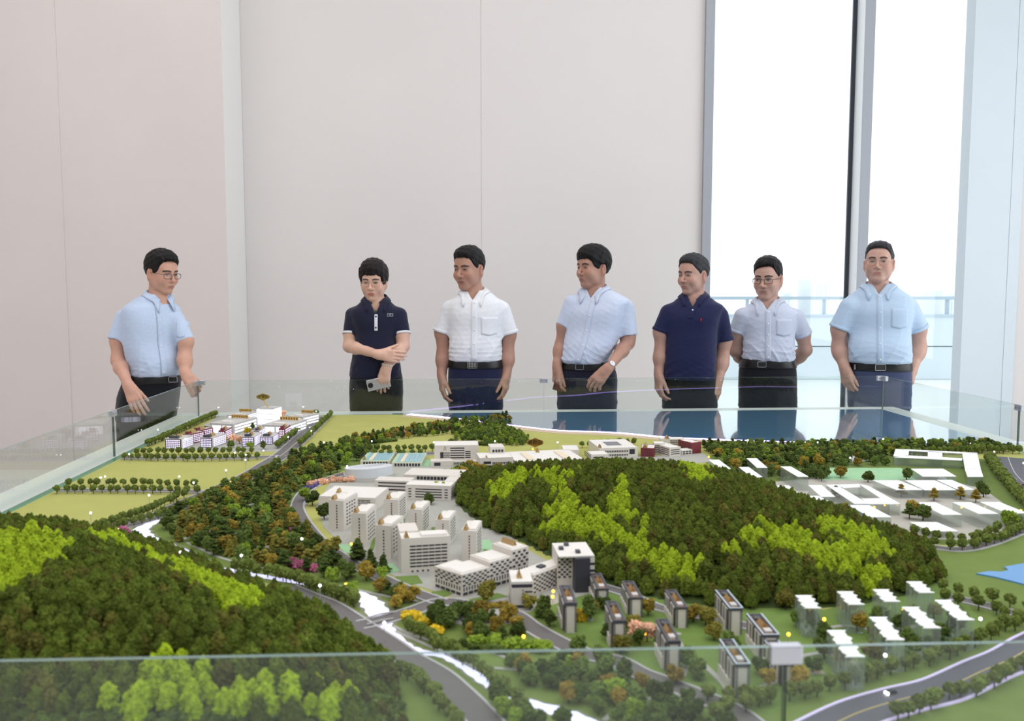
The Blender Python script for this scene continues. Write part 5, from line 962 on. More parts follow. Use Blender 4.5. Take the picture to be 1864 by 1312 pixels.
def skinmat(name, rgb, lip):
    if name in MATS: return MATS[name]
    m = mat(name, rgb, .48, spec=.35, var=.05, vscale=35, bump=.05, bscale=400, sss=.06); nt = m.node_tree; N = nt.nodes; L = nt.links; b = N['Principled BSDF']; src = b.inputs['Base Color'].links[0].from_socket
    for at, colr in (('blush', tuple(int(q) for q in (min(255, rgb[0] * 1.0), rgb[1] * .80, rgb[2] * .76))), ('lips', lip), ('brow', (30, 25, 24))):
        a = N.new('ShaderNodeAttribute'); a.attribute_name = at; mx = N.new('ShaderNodeMix'); mx.data_type = 'RGBA'; L.new(a.outputs['Fac'], mx.inputs['Factor']); L.new(src, mx.inputs['A']); mx.inputs['B'].default_value = lin(colr) + (1,); src = mx.outputs['Result']
    L.new(src, b.inputs['Base Color']); return m
M_hair = mat('black_hair', (17, 15, 16), .5, spec=.22, var=.3, vscale=120, bump=.5, bscale=260, stretch=(1, .35, 1)); M_hair_g = mat('greying_hair', (50, 50, 54), .5, spec=.22, var=.45, vscale=160, bump=.5, bscale=300, stretch=(1, .3, 1)); M_hair_b = mat('brown_black_hair', (26, 17, 19), .5, spec=.22, var=.3, vscale=120, bump=.5, bscale=260, stretch=(1, .35, 1))
M_eyew = mat('eye_white', (222, 214, 208), .25); M_iris = mat('dark_iris', (28, 20, 18), .15); M_lash = mat('lash_line', (34, 26, 24), .6); M_lens = glassmat('spectacle_lens', (.97, .97, .98), 1.5); M_steel = mat('polished_steel', (190, 190, 196), .25, metal=.9); M_black = mat('black_leather', (18, 18, 21), .38, bump=.2, bscale=300)
M_btn = mat('shirt_button', (236, 238, 244), .3)
class Head:
    """head-local frame: x to the picture's right, -y out of the face, z up, origin between the eyes inside the head"""
    def __init__(s, c, yaw, pitch=0, roll=0, scale=1.0, wide=1.0, jaw=1.0): s.c = np.asarray(c, float); s.R = rotz(yaw) @ rotx(pitch) @ roty(roll); s.k = scale; s.w = wide; s.j = jaw
    def W(s, p): p = np.asarray(p, float); return s.c + (s.R @ (p * s.k).T).T
    def local(s, P): return ((np.asarray(P) - s.c) @ s.R) / s.k
    def E(s, S, c, r, k=.012, op='u', tilt=None): S.add(*ell(s.W(c), np.asarray(r) * s.k, s.R if tilt is None else s.R @ tilt), k * s.k, op)
    def C(s, S, a, b, ra, rb, k=.01, op='u'): S.add(*cone(s.W(a), s.W(b), ra * s.k, rb * s.k), k * s.k, op)
    def skin(s, S):
        w, j = s.w, s.j
        s.E(S, (0, .018, .032), (.073 * w, .092, .083), .02); s.E(S, (0, -.030, -.028), (.062 * w, .060, .080), .03); s.E(S, (0, -.045, .045), (.058 * w, .045, .045), .03)
        for g in (-1, 1):
            s.E(S, (g * .040 * w * j, -.012, -.064), (.018 * j, .038, .030), .03); s.E(S, (g * .036 * w, -.066, -.028), (.026, .022, .026), .025)
        s.E(S, (0, -.060, -.096), (.030 * j, .026, .020), .028)
        s.C(S, (-.034 * w, -.079, .023), (.034 * w, -.079, .023), .0105, .0105, .018)
        for g in (-1, 1): s.E(S, (g * .031, -.095, .004), (.0185, .0135, .0105), .012, 's')
        for g in (-1, 1): s.E(S, (g * .031, -.074, .003), (.0165, .0125, .0115), .006)
        s.C(S, (0, -.086, .012), (0, -.109, -.026), .0060, .0090, .010); s.E(S, (0, -.108, -.030), (.0112, .0105, .0092), .008)
        for g in (-1, 1): s.E(S, (g * .0125, -.093, -.033), (.0085, .0095, .0075), .006)
        s.E(S, (0, -.078, -.062), (.028, .014, .020), .018); s.C(S, (-.016, -.0895, -.0612), (.016, -.0895, -.0612), .0038, .0038, .006); s.C(S, (-.014, -.0890, -.0698), (.014, -.0890, -.0698), .0046, .0046, .006)
        s.C(S, (-.021, -.0945, -.0655), (.021, -.0945, -.0655), .0028, .0028, .004, 's'); s.E(S, (0, -.095, -.0825), (.02, .006, .006), .012, 's')
        for g in (-1, 1):
            tl = rotz(g * .35) @ roty(g * .12); s.E(S, (g * .0755 * w, .015, -.010), (.0100, .0190, .0310), .006, 'u', tl); s.E(S, (g * .086 * w, .008, -.008), (.0075, .010, .018), .005, 's', tl); s.E(S, (g * .066 * w, .008, -.034), (.009, .010, .012), .012); s.E(S, (g * .058 * w, .012, -.030), (.014, .022, .034), .02)
    def masks(s, P):
        q = s.local(P); x, y, z = q.T; f = y < -.045
        lips = np.clip(1.35 - np.sqrt((x / .0190) ** 2 + ((z + .0655) / .0074) ** 2), 0, .35) / .35 * f * (y < -.07)
        ax = np.abs(x); zb = .0235 + .004 * np.sin((ax - .012) / .04 * math.pi) - .10 * np.maximum(ax - .038, 0); brow = np.clip(1.5 - np.abs(z - zb) / .0044, 0, 1) * ((ax > .011) & (ax < .051)) * f * 1.0
        bl = np.clip(1 - np.hypot((ax - .040) / .030, (z + .022) / .026), 0, 1) * f * .35 + np.clip(1 - np.hypot(x / .016, (z + .03) / .016), 0, 1) * f * .4 + np.clip((ax - .070) / .01, 0, 1) * .3 * (np.abs(z) < .05)
        return dict(lips=lips * .7, brow=brow, blush=np.clip(bl, 0, 1))
    def eyes(s, body, S, look=0.0, open_=1.0):
        for g in (-1, 1):
            y0 = s.front(S, g * .031, .003); r = root_loc(body)
            m = MB(); n = 12; top = []; bot = []; rng = np.linspace(-.0135, .0135, n)
            for dx in rng:
                q = max(0, 1 - (dx / .0138) ** 2); top.append((g * .031 + dx, .003 + .0044 * open_ * q ** .7)); bot.append((g * .031 + dx, .003 - .0030 * open_ * q ** .7))
            yy = lambda px_, pz_: s.front(S, px_, pz_) - .0006
            vt = [s.W((a, yy(a, b), b)) for a, b in top]; vb = [s.W((a, yy(a, b), b)) for a, b in bot]; m.add(vt + vb, [(i, n + i, n + i + 1, i + 1) for i in range(n - 1)])
            o = m.build('eye', M_eyew, body, smooth=True); ix = g * .031 + look
            mi = MB(); a = np.linspace(0, 2 * math.pi, 14, endpoint=False); pts = [(ix + .0052 * math.cos(t), .0036 + min(.0036 * open_, .0052 * math.sin(t)) if math.sin(t) > 0 else .0036 + max(-.0032 * open_, .0052 * math.sin(t))) for t in a]; vs = [s.W((p, yy(p, q) - .0007, q)) for p, q in pts]; mi.add(vs, [tuple(range(14))]); k = mi.build('iris', M_iris, o)
            ml = MB(); ml.tube([s.W((p, yy(p, q) - .0006, q + .0005)) for p, q in top], [.0006] + [.0016] * (n - 2) + [.0006], 5); ml.build('lash_line', M_lash, o)
    def front(s, S, x, z):
        """local y of the face surface in front of (x, z)"""
        key = (round(x, 5), round(z, 5))
        if not hasattr(s, 'cache'): s.cache = {}
        if key not in s.cache:
            ys = np.linspace(-.13, -.03, 101); d = S.eval(s.W(np.stack([np.full(101, x), ys, np.full(101, z)], 1))); i = int(np.argmax(d < 0)); s.cache[key] = ys[i] if i == 0 else ys[i - 1] + (ys[i] - ys[i - 1]) * d[i - 1] / (d[i - 1] - d[i])
        return s.cache[key]
    def hair(s, body, m, line, thick=.010, top=.012, part=0.0, side=None, seed=0, fringe=0.0):
        """cap of hair cut along a hairline: line = [(y, z)] lowest hair height along the side of the head"""
        H = SDF(); w = s.w; s.E(H, (0, .020, .036 + top * .4), (.073 * w + thick * .8, .093 + thick * .8, .083 + top), .02); s.E(H, (0, -.034 - fringe, .058 + top * .4), (.060 * w + thick * .5, .050 + thick * .45, .040 + top * .75), .03)
        s.E(H, (part, -.02, .085 + top * .6), (.06, .07, .035 + top * .5), .03)
        ly = np.array([p[0] for p in line]); lz = np.array([p[1] for p in line])
        def cut(X, Y, Z):
            x, y, z = X - s.c[0], Y - s.c[1], Z - s.c[2]; R = s.R; a = (x * R[0, 0] + y * R[1, 0] + z * R[2, 0]) / s.k; b = (x * R[0, 1] + y * R[1, 1] + z * R[2, 1]) / s.k; c = (x * R[0, 2] + y * R[1, 2] + z * R[2, 2]) / s.k
            zl = np.interp(b, ly, lz) - .10 * np.clip(np.abs(a) - .035, 0, .03) * (b < -.03) + (side or 0) * np.clip(a, -.06, .06) * (b < -.03); return (c - zl) * .8 * s.k
        H.add(cut, s.W((0, 0, 0)) - .2, s.W((0, 0, 0)) + .2, .006, 's2'); H.pr = [p for p in H.pr if p[4] != 's2']; rg = np.random.default_rng(seed); ph = rg.uniform(0, 6, 6)
        base_grid = H.grid(.0030 * s.k); D, lo, h = base_grid; I = np.argwhere(np.abs(D) < .03); P = lo + I * h; q = s.local(P)
        st = np.sin(q[:, 0] * 420 + 3 * np.sin(q[:, 1] * 60 + ph[0]) + ph[1]) * .0009 + np.sin(q[:, 0] * 210 + 40 * q[:, 1] + ph[2]) * .0012 + np.sin(q[:, 2] * 160 + q[:, 1] * 110 + ph[3]) * .0010
        c = -cut(P[:, 0], P[:, 1], P[:, 2]) + np.sin(q[:, 0] * 300 + ph[4]) * .0020 + np.sin(q[:, 1] * 330 + ph[5]) * .0016
        v = D[tuple(I.T)] + st; D = np.full_like(D, .05) + 0 * D; inside_ = base_grid[0] < -.03; D[inside_] = -.03; D[tuple(I.T)] = v
        Iall = np.argwhere(base_grid[0] < .03); Pa = lo + Iall * h; qa = s.local(Pa); ca = -cut(Pa[:, 0], Pa[:, 1], Pa[:, 2]) + np.sin(qa[:, 0] * 300 + ph[4]) * .0016 + np.sin(qa[:, 1] * 330 + ph[5]) * .0014; dv = D[tuple(Iall.T)]; kk = .011 * s.k; hh_ = np.maximum(kk - np.abs(dv - ca), 0) / kk; D[tuple(Iall.T)] = np.maximum(dv, ca) + hh_ * hh_ * kk * .25
        Pm, Fm = nets(D, lo, h); return link_mesh('hair', Pm, Fm, m, body)
    def specs(s, parent, S, m, w=.046, hgt=.034, z=.000, r=.0011, rimless=False, yoff=-.012):
        root = MB(); rims = []; y0 = s.front(S, 0, .008) - .002
        for g in (-1, 1):
            cx = g * .034; loop = []
            for a in np.linspace(0, 2 * math.pi, 24, endpoint=False):
                ca, sa = math.cos(a), math.sin(a); px_ = cx + w / 2 * np.sign(ca) * abs(ca) ** .55; pz_ = z + hgt / 2 * np.sign(sa) * abs(sa) ** .55 - .002; loop.append(s.W((px_, yy_(s, px_, y0, yoff), pz_)))
            rims.append(loop)
            if not rimless: root.tube(loop, r * s.k, 6, closed=True)
            else: root.tube(loop[:13] if True else loop, r * s.k, 5)
        root.tube([s.W((-.034 + w / 2, yy_(s, .011, y0, yoff), z + .006)), s.W((0, y0 - .004 + yoff * .3, z + .009)), s.W((.034 - w / 2, yy_(s, .011, y0, yoff), z + .006))], r * s.k, 6)
        for g in (-1, 1): root.tube([s.W((g * (.034 + w / 2), yy_(s, .057, y0, yoff), z + .006)), s.W((g * (.071 * s.w + .004), -.050, z + .006)), s.W((g * (.076 * s.w + .003), .010, z + .004))], r * s.k, 6)
        o = root.build('glasses_frame', m, parent, smooth=True)
        for loop in rims: MB().add(loop, [tuple(range(24))]).build('lens', M_lens, o)
def yy_(s, x, y0, yoff): return y0 + yoff * .35 + .16 * max(0, abs(x) - .012)
def hand(S, Wr, d, n, t, k=1.0, curl=(.25, .35, .3), spread=.06, thumb=(.55, .35), grip=None):
    """wrist point, hand direction, palm normal (curl side), thumb side; five separate fingers"""
    d = np.asarray(d, float); d /= np.linalg.norm(d); n = np.asarray(n, float); n -= d * (n @ d); n /= np.linalg.norm(n); t = np.cross(n, d) if t > 0 else -np.cross(n, d); Wr = np.asarray(Wr, float); A = lambda c: S.add(*c)
    kn = []
    for i, (o, L) in enumerate(((.030, .086), (.010, .090), (-.010, .086), (-.028, .078))):
        p = Wr + (d * L + t * o) * k; kn.append(p); S.add(*cone(Wr + t * o * .55 * k, p, .0135 * k, .0115 * k), .014 * k)
    S.add(*cone(Wr - d * .02 * k, Wr + d * .03 * k, .022 * k, .020 * k), .02 * k)
    for i, (p, Ls) in enumerate(zip(kn, ((.042, .026, .021), (.046, .030, .022), (.043, .028, .021), (.034, .021, .018)))):
        ang = 0; dirn = d + t * spread * (1.5 - i) * .6; dirn /= np.linalg.norm(dirn); q = p; rr = (.0098, .0088, .0080, .0066)
        for j, L in enumerate(Ls):
            ang += curl[j] * (1 + .12 * i); v = dirn * math.cos(ang) + n * math.sin(ang); q2 = q + v * L * k; S.add(*cone(q, q2, rr[j] * k * (.92 if i == 3 else 1), rr[j + 1] * k * (.92 if i == 3 else 1)), .0035 * k); q = q2
    b0 = Wr + (d * .022 + t * .020 + n * .006) * k; v1 = d * math.cos(thumb[0]) + t * math.sin(thumb[0]) + n * .25; v1 /= np.linalg.norm(v1); b1 = b0 + v1 * .044 * k; v2 = v1 * math.cos(thumb[1]) + (d * .8 + n * .4 - t * .2) * math.sin(thumb[1]); v2 /= np.linalg.norm(v2); b2 = b1 + v2 * .032 * k; b3 = b2 + v2 * .024 * k
    S.add(*cone(b0, b1, .0165 * k, .0115 * k), .014 * k); S.add(*cone(b1, b2, .0112 * k, .0096 * k), .004 * k); S.add(*cone(b2, b3, .0096 * k, .0075 * k), .004 * k); return kn
def sections(rows, D, yaw, cy, ny=2.5):
    """torso as stacked rounded sections; rows = (row, centre column, half width px, half depth m, forward shift m)"""
    Z = []; A = []; B_ = []; XC = []; YO = []
    for py, cx, hw, b, fo in rows:
        p = PY(cx, py, D); app = hw * D / F; ya = yaw + math.atan((cx - CX) / F); a = math.sqrt(max(app ** 2 - (b * math.sin(ya)) ** 2, (.6 * app) ** 2)) / abs(math.cos(ya)); Z.append(p[2]); A.append(a); B_.append(b); XC.append(p[0]); YO.append(fo)
    o = np.argsort(Z); Z = np.array(Z)[o]; tab = np.array([A, B_, XC, YO])[:, o]; zz = np.linspace(Z[0], Z[-1], 160); dense = []
    for r in tab:
        sp = smoothpath(np.stack([Z, r], 1), 24); dense.append(np.interp(zz, np.maximum.accumulate(sp[:, 0]), sp[:, 1]))
    dense = [d_.astype(np.float32) for d_ in dense]; cs, sn = math.cos(yaw), math.sin(yaw)
    def f(X, Y, Zq):
        a, b, xc, yo = [np.interp(Zq, zz, d_) for d_ in dense]; x0 = X - xc; y0 = Y - cy; x = x0 * cs + y0 * sn; y = -x0 * sn + y0 * cs + yo
        r = (np.abs(x / a) ** ny + np.abs(y / b) ** ny) ** (1 / ny); d = (r - 1) * np.minimum(a, b) * .9; return np.maximum(d, np.maximum(Zq - zz[-1], zz[0] - Zq))
    m = max(tab[0].max(), tab[1].max()) + .06; lo = np.array([tab[2].min() - m, cy - m, zz[0]]); hi = np.array([tab[2].max() + m, cy + m, zz[-1]]); at = lambda z: [float(np.interp(z, zz, d_)) for d_ in dense]
    return (f, lo, hi), at
def folds(seed, zw, amp=.0032, zs=.3):
    rg = np.random.default_rng(seed); ks = [(rg.normal(0, 1, 3) * np.array([1, .6, 1]), rg.uniform(0, 6), rg.normal(0, 1, 3)) for _ in range(5)]
    def f(X, Y, Z):
        r = 0
        for i, (k, ph, k2) in enumerate(ks):
            fr = 24 + 9 * i; w = 2.2 * np.sin((X * k2[0] + Y * k2[1] + Z * k2[2]) * 9 + ph); s_ = np.sin((X * k[0] * .8 + Z * k[2]) * fr + Y * k[1] * fr * .5 + w + ph); r = r + (1 - np.abs(s_)) ** 3 * (.5 if i > 2 else 1)
        g = .30 + 1.1 * np.exp(-((Z - zw - .04) / .07) ** 2); return -amp * g * (r / 2.2 - .5)
    return f
def hit(S, x, z, ydir=-1, y0=-.5, y1=.3, cy=0.0):
    ys = np.linspace(cy + y0, cy + y1, 200); d = S.eval(np.stack([np.full(200, x), ys, np.full(200, z)], 1)); i = int(np.argmax(d < 0)); return cy if not (d < 0).any() else (ys[i] if i == 0 else ys[i - 1] + (ys[i] - ys[i - 1]) * d[i - 1] / (d[i - 1] - d[i]))
def patch(S, name, poly_fn, nu, nv, th, m, parent, cy):
    """thin cloth piece lying on the garment: poly_fn(u, v) -> (x, z)"""
    g = [[None] * nv for _ in range(nu)]; b = MB(); vs = []
    for i in range(nu):
        for j in range(nv): x, z = poly_fn(i / (nu - 1), j / (nv - 1)); vs.append((x, hit(S, x, z, cy=cy) - th, z))
    for i in range(nu):
        for j in range(nv): x, y, z = vs[i * nv + j]; vs.append((x, y + th + .004, z))
    n = nu * nv; q = lambda i, j, k=0: k * n + i * nv + j; fs = [(q(i, j), q(i + 1, j), q(i + 1, j + 1), q(i, j + 1)) for i in range(nu - 1) for j in range(nv - 1)]
    for i in range(nu - 1): fs += [(q(i, 0), q(i, 0, 1), q(i + 1, 0, 1), q(i + 1, 0)), (q(i, nv - 1), q(i + 1, nv - 1), q(i + 1, nv - 1, 1), q(i, nv - 1, 1))]
    for j in range(nv - 1): fs += [(q(0, j), q(0, j + 1), q(0, j + 1, 1), q(0, j, 1)), (q(nu - 1, j), q(nu - 1, j, 1), q(nu - 1, j + 1, 1), q(nu - 1, j + 1))]
    b.add(vs, fs); return b.build(name, m, parent, smooth=True)
def collar(parent, S, m, nc, rn, yaw, zc, tip, cy, drop=.036, gap=.28, lean=.035, polo=False):
    """folded shirt collar round the neck: nc neck axis point at collar height"""
    n = 46; th = np.linspace(gap, 2 * math.pi - gap, n); R = rotz(yaw); top = []; low = []; ins = []
    for i, t in enumerate(th):
        fr = math.exp(-((min(i, n - 1 - i)) / 2.6) ** 2); d = R @ np.array([math.sin(t), -math.cos(t), 0]); up = lean * (.5 - .5 * math.cos(t)); sag = .030 * math.exp(-((min(t, 2 * math.pi - t) - 0) / .55) ** 2)
        p = np.array([nc[0], nc[1], zc]) + d * np.array([rn, rn * 1.02, 0]) + np.array([0, 0, up - sag]); top.append(p); ins.append(p + np.array([0, 0, -.028]) - d * .002)
        sgn = 1 if t < math.pi else -1; out = d * (.020 + .010 * fr) + (R @ np.array([sgn, 0, 0])) * tip[1] * fr; q = p + out + np.array([0, 0, -drop - tip[0] * fr]); low.append(q)
    L_ = np.array(low)
    for _ in range(6):
        e = 1e-3; d0 = S.eval(L_); gr = np.stack([S.eval(L_ + np.eye(3)[k] * e) - d0 for k in range(3)], 1) / e; gr /= np.linalg.norm(gr, axis=1)[:, None] + 1e-9; L_ = L_ - gr * np.clip(d0 - .0055, -.02, .02)[:, None] * np.where(d0 < .0055, 1, .8)[:, None]
    top = np.array(top); mid = (top + L_) / 2; dm = S.eval(mid); mid = mid + np.stack([mid[:, 0] - nc[0], mid[:, 1] - nc[1], 0 * mid[:, 0]], 1) * .06; r1 = top + (mid - top) * .12 + np.array([0, 0, .002])
    rings = [np.array(ins), top, r1, mid, L_]; b = MB(); vs = np.concatenate(rings); k = len(rings); fs = [(a * n + i, a * n + i + 1, (a + 1) * n + i + 1, (a + 1) * n + i) for a in range(k - 1) for i in range(n - 1)]; b.add(vs, fs)
    o = b.build('collar', m, parent, smooth=True); sd = o.modifiers.new('cloth', 'SOLIDIFY'); sd.thickness = .0028; sd.offset = 0; return o
def band(name, at, yaw, cy, z0, z1, off, m, parent, ny=2.5, tilt=0.0, n=64, squash=1.0):
    b = MB(); vs = []; R = rotz(yaw); xcs = at((z0 + z1) / 2)[2]
    for z, o_ in ((z0, off), (z0 + (z1 - z0) * .12, off + .0015), (z1 - (z1 - z0) * .12, off + .0015), (z1, off), (z1, off - .012), (z0, off - .012)):
        a, bb, xc, yo = at(z)
        for t in np.linspace(0, 2 * math.pi, n, endpoint=False):
            c, s_ = math.cos(t), math.sin(t); x = (a + o_) * np.sign(c) * abs(c) ** (2 / ny); y = (bb + o_) * np.sign(s_) * abs(s_) ** (2 / ny) - yo; p = R @ np.array([x, y, 0]); vs.append((xc + p[0], cy + p[1], z + tilt * s_))
    b.add(vs, [(k * n + i, k * n + (i + 1) % n, ((k + 1) % 6) * n + (i + 1) % n, ((k + 1) % 6) * n + i) for k in range(6) for i in range(n)]); return b.build(name, m, parent, smooth=True)
def garment(rgb, name, pattern=None, rough=.8): return mat(name, rgb, rough, spec=.25, var=.03, vscale=60, bump=.12, bscale=900, sheen=.15)
def sleeve_pts(sp, sl):
    D = sp['D']; arm = min(sp['arms'], key=lambda q: abs(q['s'][0] - sl[0][0])); dz = arm['e'][2] if len(arm['e']) > 2 else 0
    t = (sl[1][1] - arm['s'][1]) / (arm['e'][1] - arm['s'][1]); return PY(sl[0][0], sl[0][1], D), PY(sl[1][0], sl[1][1], D + dz * t)
def person(sp):
    D = sp['D']; kD = D / 5.1; yaw = math.radians(sp['yaw']); P = lambda q: PY(q[0], q[1], D + (q[2] if len(q) > 2 else 0)); cxp = sp['rows'][3][1]; base = PY(cxp, 600, D); r = empty('person', (base[0], D, 0), sp['label'], 'person', 'visitors round the model table')
    hd = sp['head']; H = Head(P(hd['c']), math.radians(hd['yaw']), math.radians(hd.get('pitch', 0)), math.radians(hd.get('roll', 0)), hd['scale'] * kD, hd.get('wide', 1), hd.get('jaw', 1)); S = SDF()
    # --- garment form
    tor, at = sections(sp['rows'], D, yaw, D); G_ = SDF(); G_.add(*tor); untuck = sp.get('untuck')
    for sl in sp['sleeves']:
        a, e = sleeve_pts(sp, sl); rs_, re = sl[2] * kD, sl[3] * kD; ax = (e - a) / np.linalg.norm(e - a); c1, lo, hi = cone(a, e + ax * .03, rs_, re + (re - rs_) * .1); c2, _, _ = cone(e - ax * .05, e + ax * .06, re - .011, re - .009)
        def sl_f(X, Y, Z, c1=c1, c2=c2, e=e, ax=ax):
            pl = (X - e[0]) * ax[0] + (Y - e[1]) * ax[1] + (Z - e[2]) * ax[2]; return np.maximum(np.maximum(c1(X, Y, Z), pl), -np.maximum(c2(X, Y, Z), -(pl + .022)))
        G_.add(sl_f, lo, hi, .030)
    nb = P(sp['neck']); R = rotz(yaw); vdir = R @ np.array([0, -1., 0])
    # neck opening: wedge cut in the garment so that skin shows in the V
    vt = sp.get('vdepth', .05); zc = nb[2]
    def vee(X, Y, Z):
        x0, y0 = X - nb[0], Y - nb[1]; lx = x0 * math.cos(yaw) + y0 * math.sin(yaw); ly = -x0 * math.sin(yaw) + y0 * math.cos(yaw); hw = np.clip((Z - (zc - vt)) * sp.get('vw', .62), -.05, .06); return np.maximum(np.abs(lx) - hw, np.maximum(ly + .02, zc - vt - .01 - Z))
    Gs = SDF(); Gs.pr = list(G_.pr); G_.add(vee, nb - .13, nb + .13, .004, 's'); zw = PY(cxp, sp['rows'][-1][0], D)[2]
    Pm, Fm = G_.mesh(.0050, folds(sp['seed'], zw, sp.get('fold', .0062))); Pm = relax(Pm, Fm, 1, .4); shirt = link_mesh(sp.get('topname', 'shirt'), Pm, Fm, sp['top'], r)
    # --- body: head, neck, chest core, arms and hands as one surface
    H.skin(S); jawp = H.W((0, .028, -.066)); S.add(*cone(jawp, nb + np.array([0, .012, -.005]), .047 * kD * sp.get('nk', 1), .060 * kD * sp.get('nk', 1)), .016); S.add(*ell(nb + R @ np.array([0, .006, -.055]), np.array([.092, .066, .058]), R), .035)
    chest = nb + np.array([0, 0, -.10])
    for arm in sp['arms']:
        s_, e, w_ = P((arm['s'][0], arm['s'][1] + 16)), P(arm['e']), P(arm['w']); k = arm.get('k', 1.0) * kD; S.add(*cone(chest + np.array([0, 0, -.06]), s_, .03, .030), .03); sl_ = min(sp['sleeves'], key=lambda q: abs(q[0][0] - arm['s'][0])); hp_ = sleeve_pts(sp, sl_)[1]; ru = min(.041 * k, sl_[3] * kD - .010); S.add(*cone(s_, hp_, .034 * k, ru), .03); S.add(*cone(hp_, e, ru, .0345 * k), .03); mid = e + (w_ - e) * .3; S.add(*cone(e, mid, .0345 * k, .0365 * k), .03); S.add(*cone(mid, w_, .0365 * k, .0245 * k), .03)
        hand(S, w_, np.array(arm['d'], float), np.array(arm['n'], float), arm['t'], arm.get('hk', 1.0) * kD, arm.get('curl', (.3, .4, .3)), arm.get('spread', .06), arm.get('thumb', (.5, .4)))
    Pb, Fb = S.mesh(.0032); Pb = relax(Pb, Fb, 1, .3); sk = skinmat(sp['skin'][0], sp['skin'][1], sp['skin'][2]); body = link_mesh('body', Pb, Fb, sk, r, H.masks(Pb))
    H.eyes(body, S, hd.get('look', 0), hd.get('open', .8)); H.hair(r, hd['hairmat'], hd['line'], hd.get('thick', .010), hd.get('top', .012), hd.get('part', 0), hd.get('side'), sp['seed'], hd.get('fringe', 0))
    if hd.get('specs'): H.specs(r, S, **hd['specs'])
    # --- collar, placket, buttons, pocket
    ccol = sp.get('collarmat', sp['top']); collar(r, Gs, ccol, nb + np.array([0, .010, 0]), sp.get('cr', .064) * kD, yaw, zc + sp.get('cup', .010), sp.get('tip', (.036, .014)), D, sp.get('cdrop', .040), sp.get('cgap', .30))
    def bx(lx, z):                                                     # garment coordinates -> world x at height z along the body's front
        a, b, xc, yo = at(z); p = R @ np.array([lx, -(b) * .92 - yo, 0]); return xc + p[0]
    if 'placket' in sp:
        z0, z1, wd, pm = sp['placket']; zt_ = zc - vt - .002; zb_ = z1 if z1 else zw + .012; patch(Gs, 'placket', lambda u, v: (bx(-wd / 2 + wd * u + sp.get('pshift', 0), zb_ + (zt_ - zb_) * v), zb_ + (zt_ - zb_) * v), 4, 26, .0024, pm, r, D)
        bm = MB(); nbn = sp.get('nbtn', 5)
        for k in range(nbn):
            z = zt_ - .012 - (zt_ - zb_ - .03) * k / max(1, nbn - 1) if nbn > 1 else zt_ - .015; x = bx(sp.get('pshift', 0), z); y = hit(Gs, x, z, cy=D); MB().ball((x, y - .0035, z), (.0052, .0022, .0052), 10, 6).build('button', sp.get('btn', M_btn), r, smooth=True)
    if 'pocket' in sp:
        (x0, x1, ya, yb) = sp['pocket']; Dp = D - .11; za, zb = PY(x0, ya, Dp)[2], PY(x0, yb, Dp)[2]; xa_, xb_ = PY(x0, ya, Dp)[0], PY(x1, ya, Dp)[0]
        patch(Gs, 'pocket', lambda u, v: (xa_ + (xb_ - xa_) * u, za + (zb - za) * v * (1 - .10 * abs(2 * u - 1)) ), 10, 10, .0022, sp['top'], r, D)
    # --- trousers and belt
    zwb = zw; a, b, xc, yo = at(zw + .004); T = SDF(); hz = sp['hips']; trow = [(q[0], q[1], q[2], q[3], q[4]) for q in hz]; hp, hat = sections(trow, D, yaw * .8, D); T.add(*hp); zb2 = PY(cxp, hz[-1][0], D)[2]; hx0 = hat(zb2)
    for g in (-1, 1):
        Rr = rotz(yaw * .8); hip = np.array([hx0[2], D, zb2 + .03]) + Rr @ np.array([g * hx0[0] * .48, 0, 0]); kn = np.array([hx0[2], D, .48]) + Rr @ np.array([g * hx0[0] * .55, -.01, 0]); an = np.array([hx0[2], D, .09]) + Rr @ np.array([g * hx0[0] * .58, .01, 0]); lr = hx0[0] * .50; T.add(*cone(hip, kn, lr, .072), .012); T.add(*cone(kn, an, .072, .058), .02)
    Pt, Ft = T.mesh(.0075, folds(sp['seed'] + 50, zb2, .003)); link_mesh('trousers', relax(Pt, Ft, 1, .4), Ft, sp['trousers'], r)
    for g in (-1, 1):
        Q_ = SDF(); an = np.array([hx0[2], D, .0]) + rotz(yaw * .8) @ np.array([g * hx0[0] * .58, 0, 0]); fd = rotz(yaw * .8) @ np.array([0, -1., 0]); Q_.add(*cone(an + [0, 0, .045] - fd * .05, an + [0, 0, .042] + fd * .12, .042, .036), .02); Q_.add(*cone(an + [0, 0, .085], an + [0, 0, .05], .045, .045), .02); Ps, Fs = Q_.mesh(.008); Ps[:, 2] = np.maximum(Ps[:, 2], .001); link_mesh('shoe', Ps, Fs, M_black, r)
    if 'belt' in sp:
        bz0, bz1, bpx, bw, bh, kind = sp['belt']; z0, z1 = PY(cxp, bz1, D)[2], PY(cxp, bz0, D)[2]; be = band('belt', hat, yaw * .8, D, z0, z1, .004, M_black, r); zc2 = (z0 + z1) / 2; x = PY(bpx, bz0, D - .13)[0]; xl, xr = x - bw / 2, x + bw / 2; y = min(hit(T, xl, zc2, cy=D), hit(T, xr, zc2, cy=D), hit(T, x, zc2, cy=D)) - .009
        loop = [(x + bw / 2 * c_, y, zc2 + bh / 2 * s_) for c_, s_ in ((-1, -.7), (-.85, -1), (.85, -1), (1, -.7), (1, .7), (.85, 1), (-.85, 1), (-1, .7))]; bu = MB(); bu.tube(loop, .0022, 6, closed=True); bo = bu.build('buckle', M_steel, be); MB().box((x - bw * .42, y + .001, zc2 - bh * .42), (x + bw * .42, y + .004, zc2 + bh * .42)).build('buckle_plate', mat('dark_steel', (96, 96, 102), .35, metal=.7) if kind == 'plate' else M_black, be)
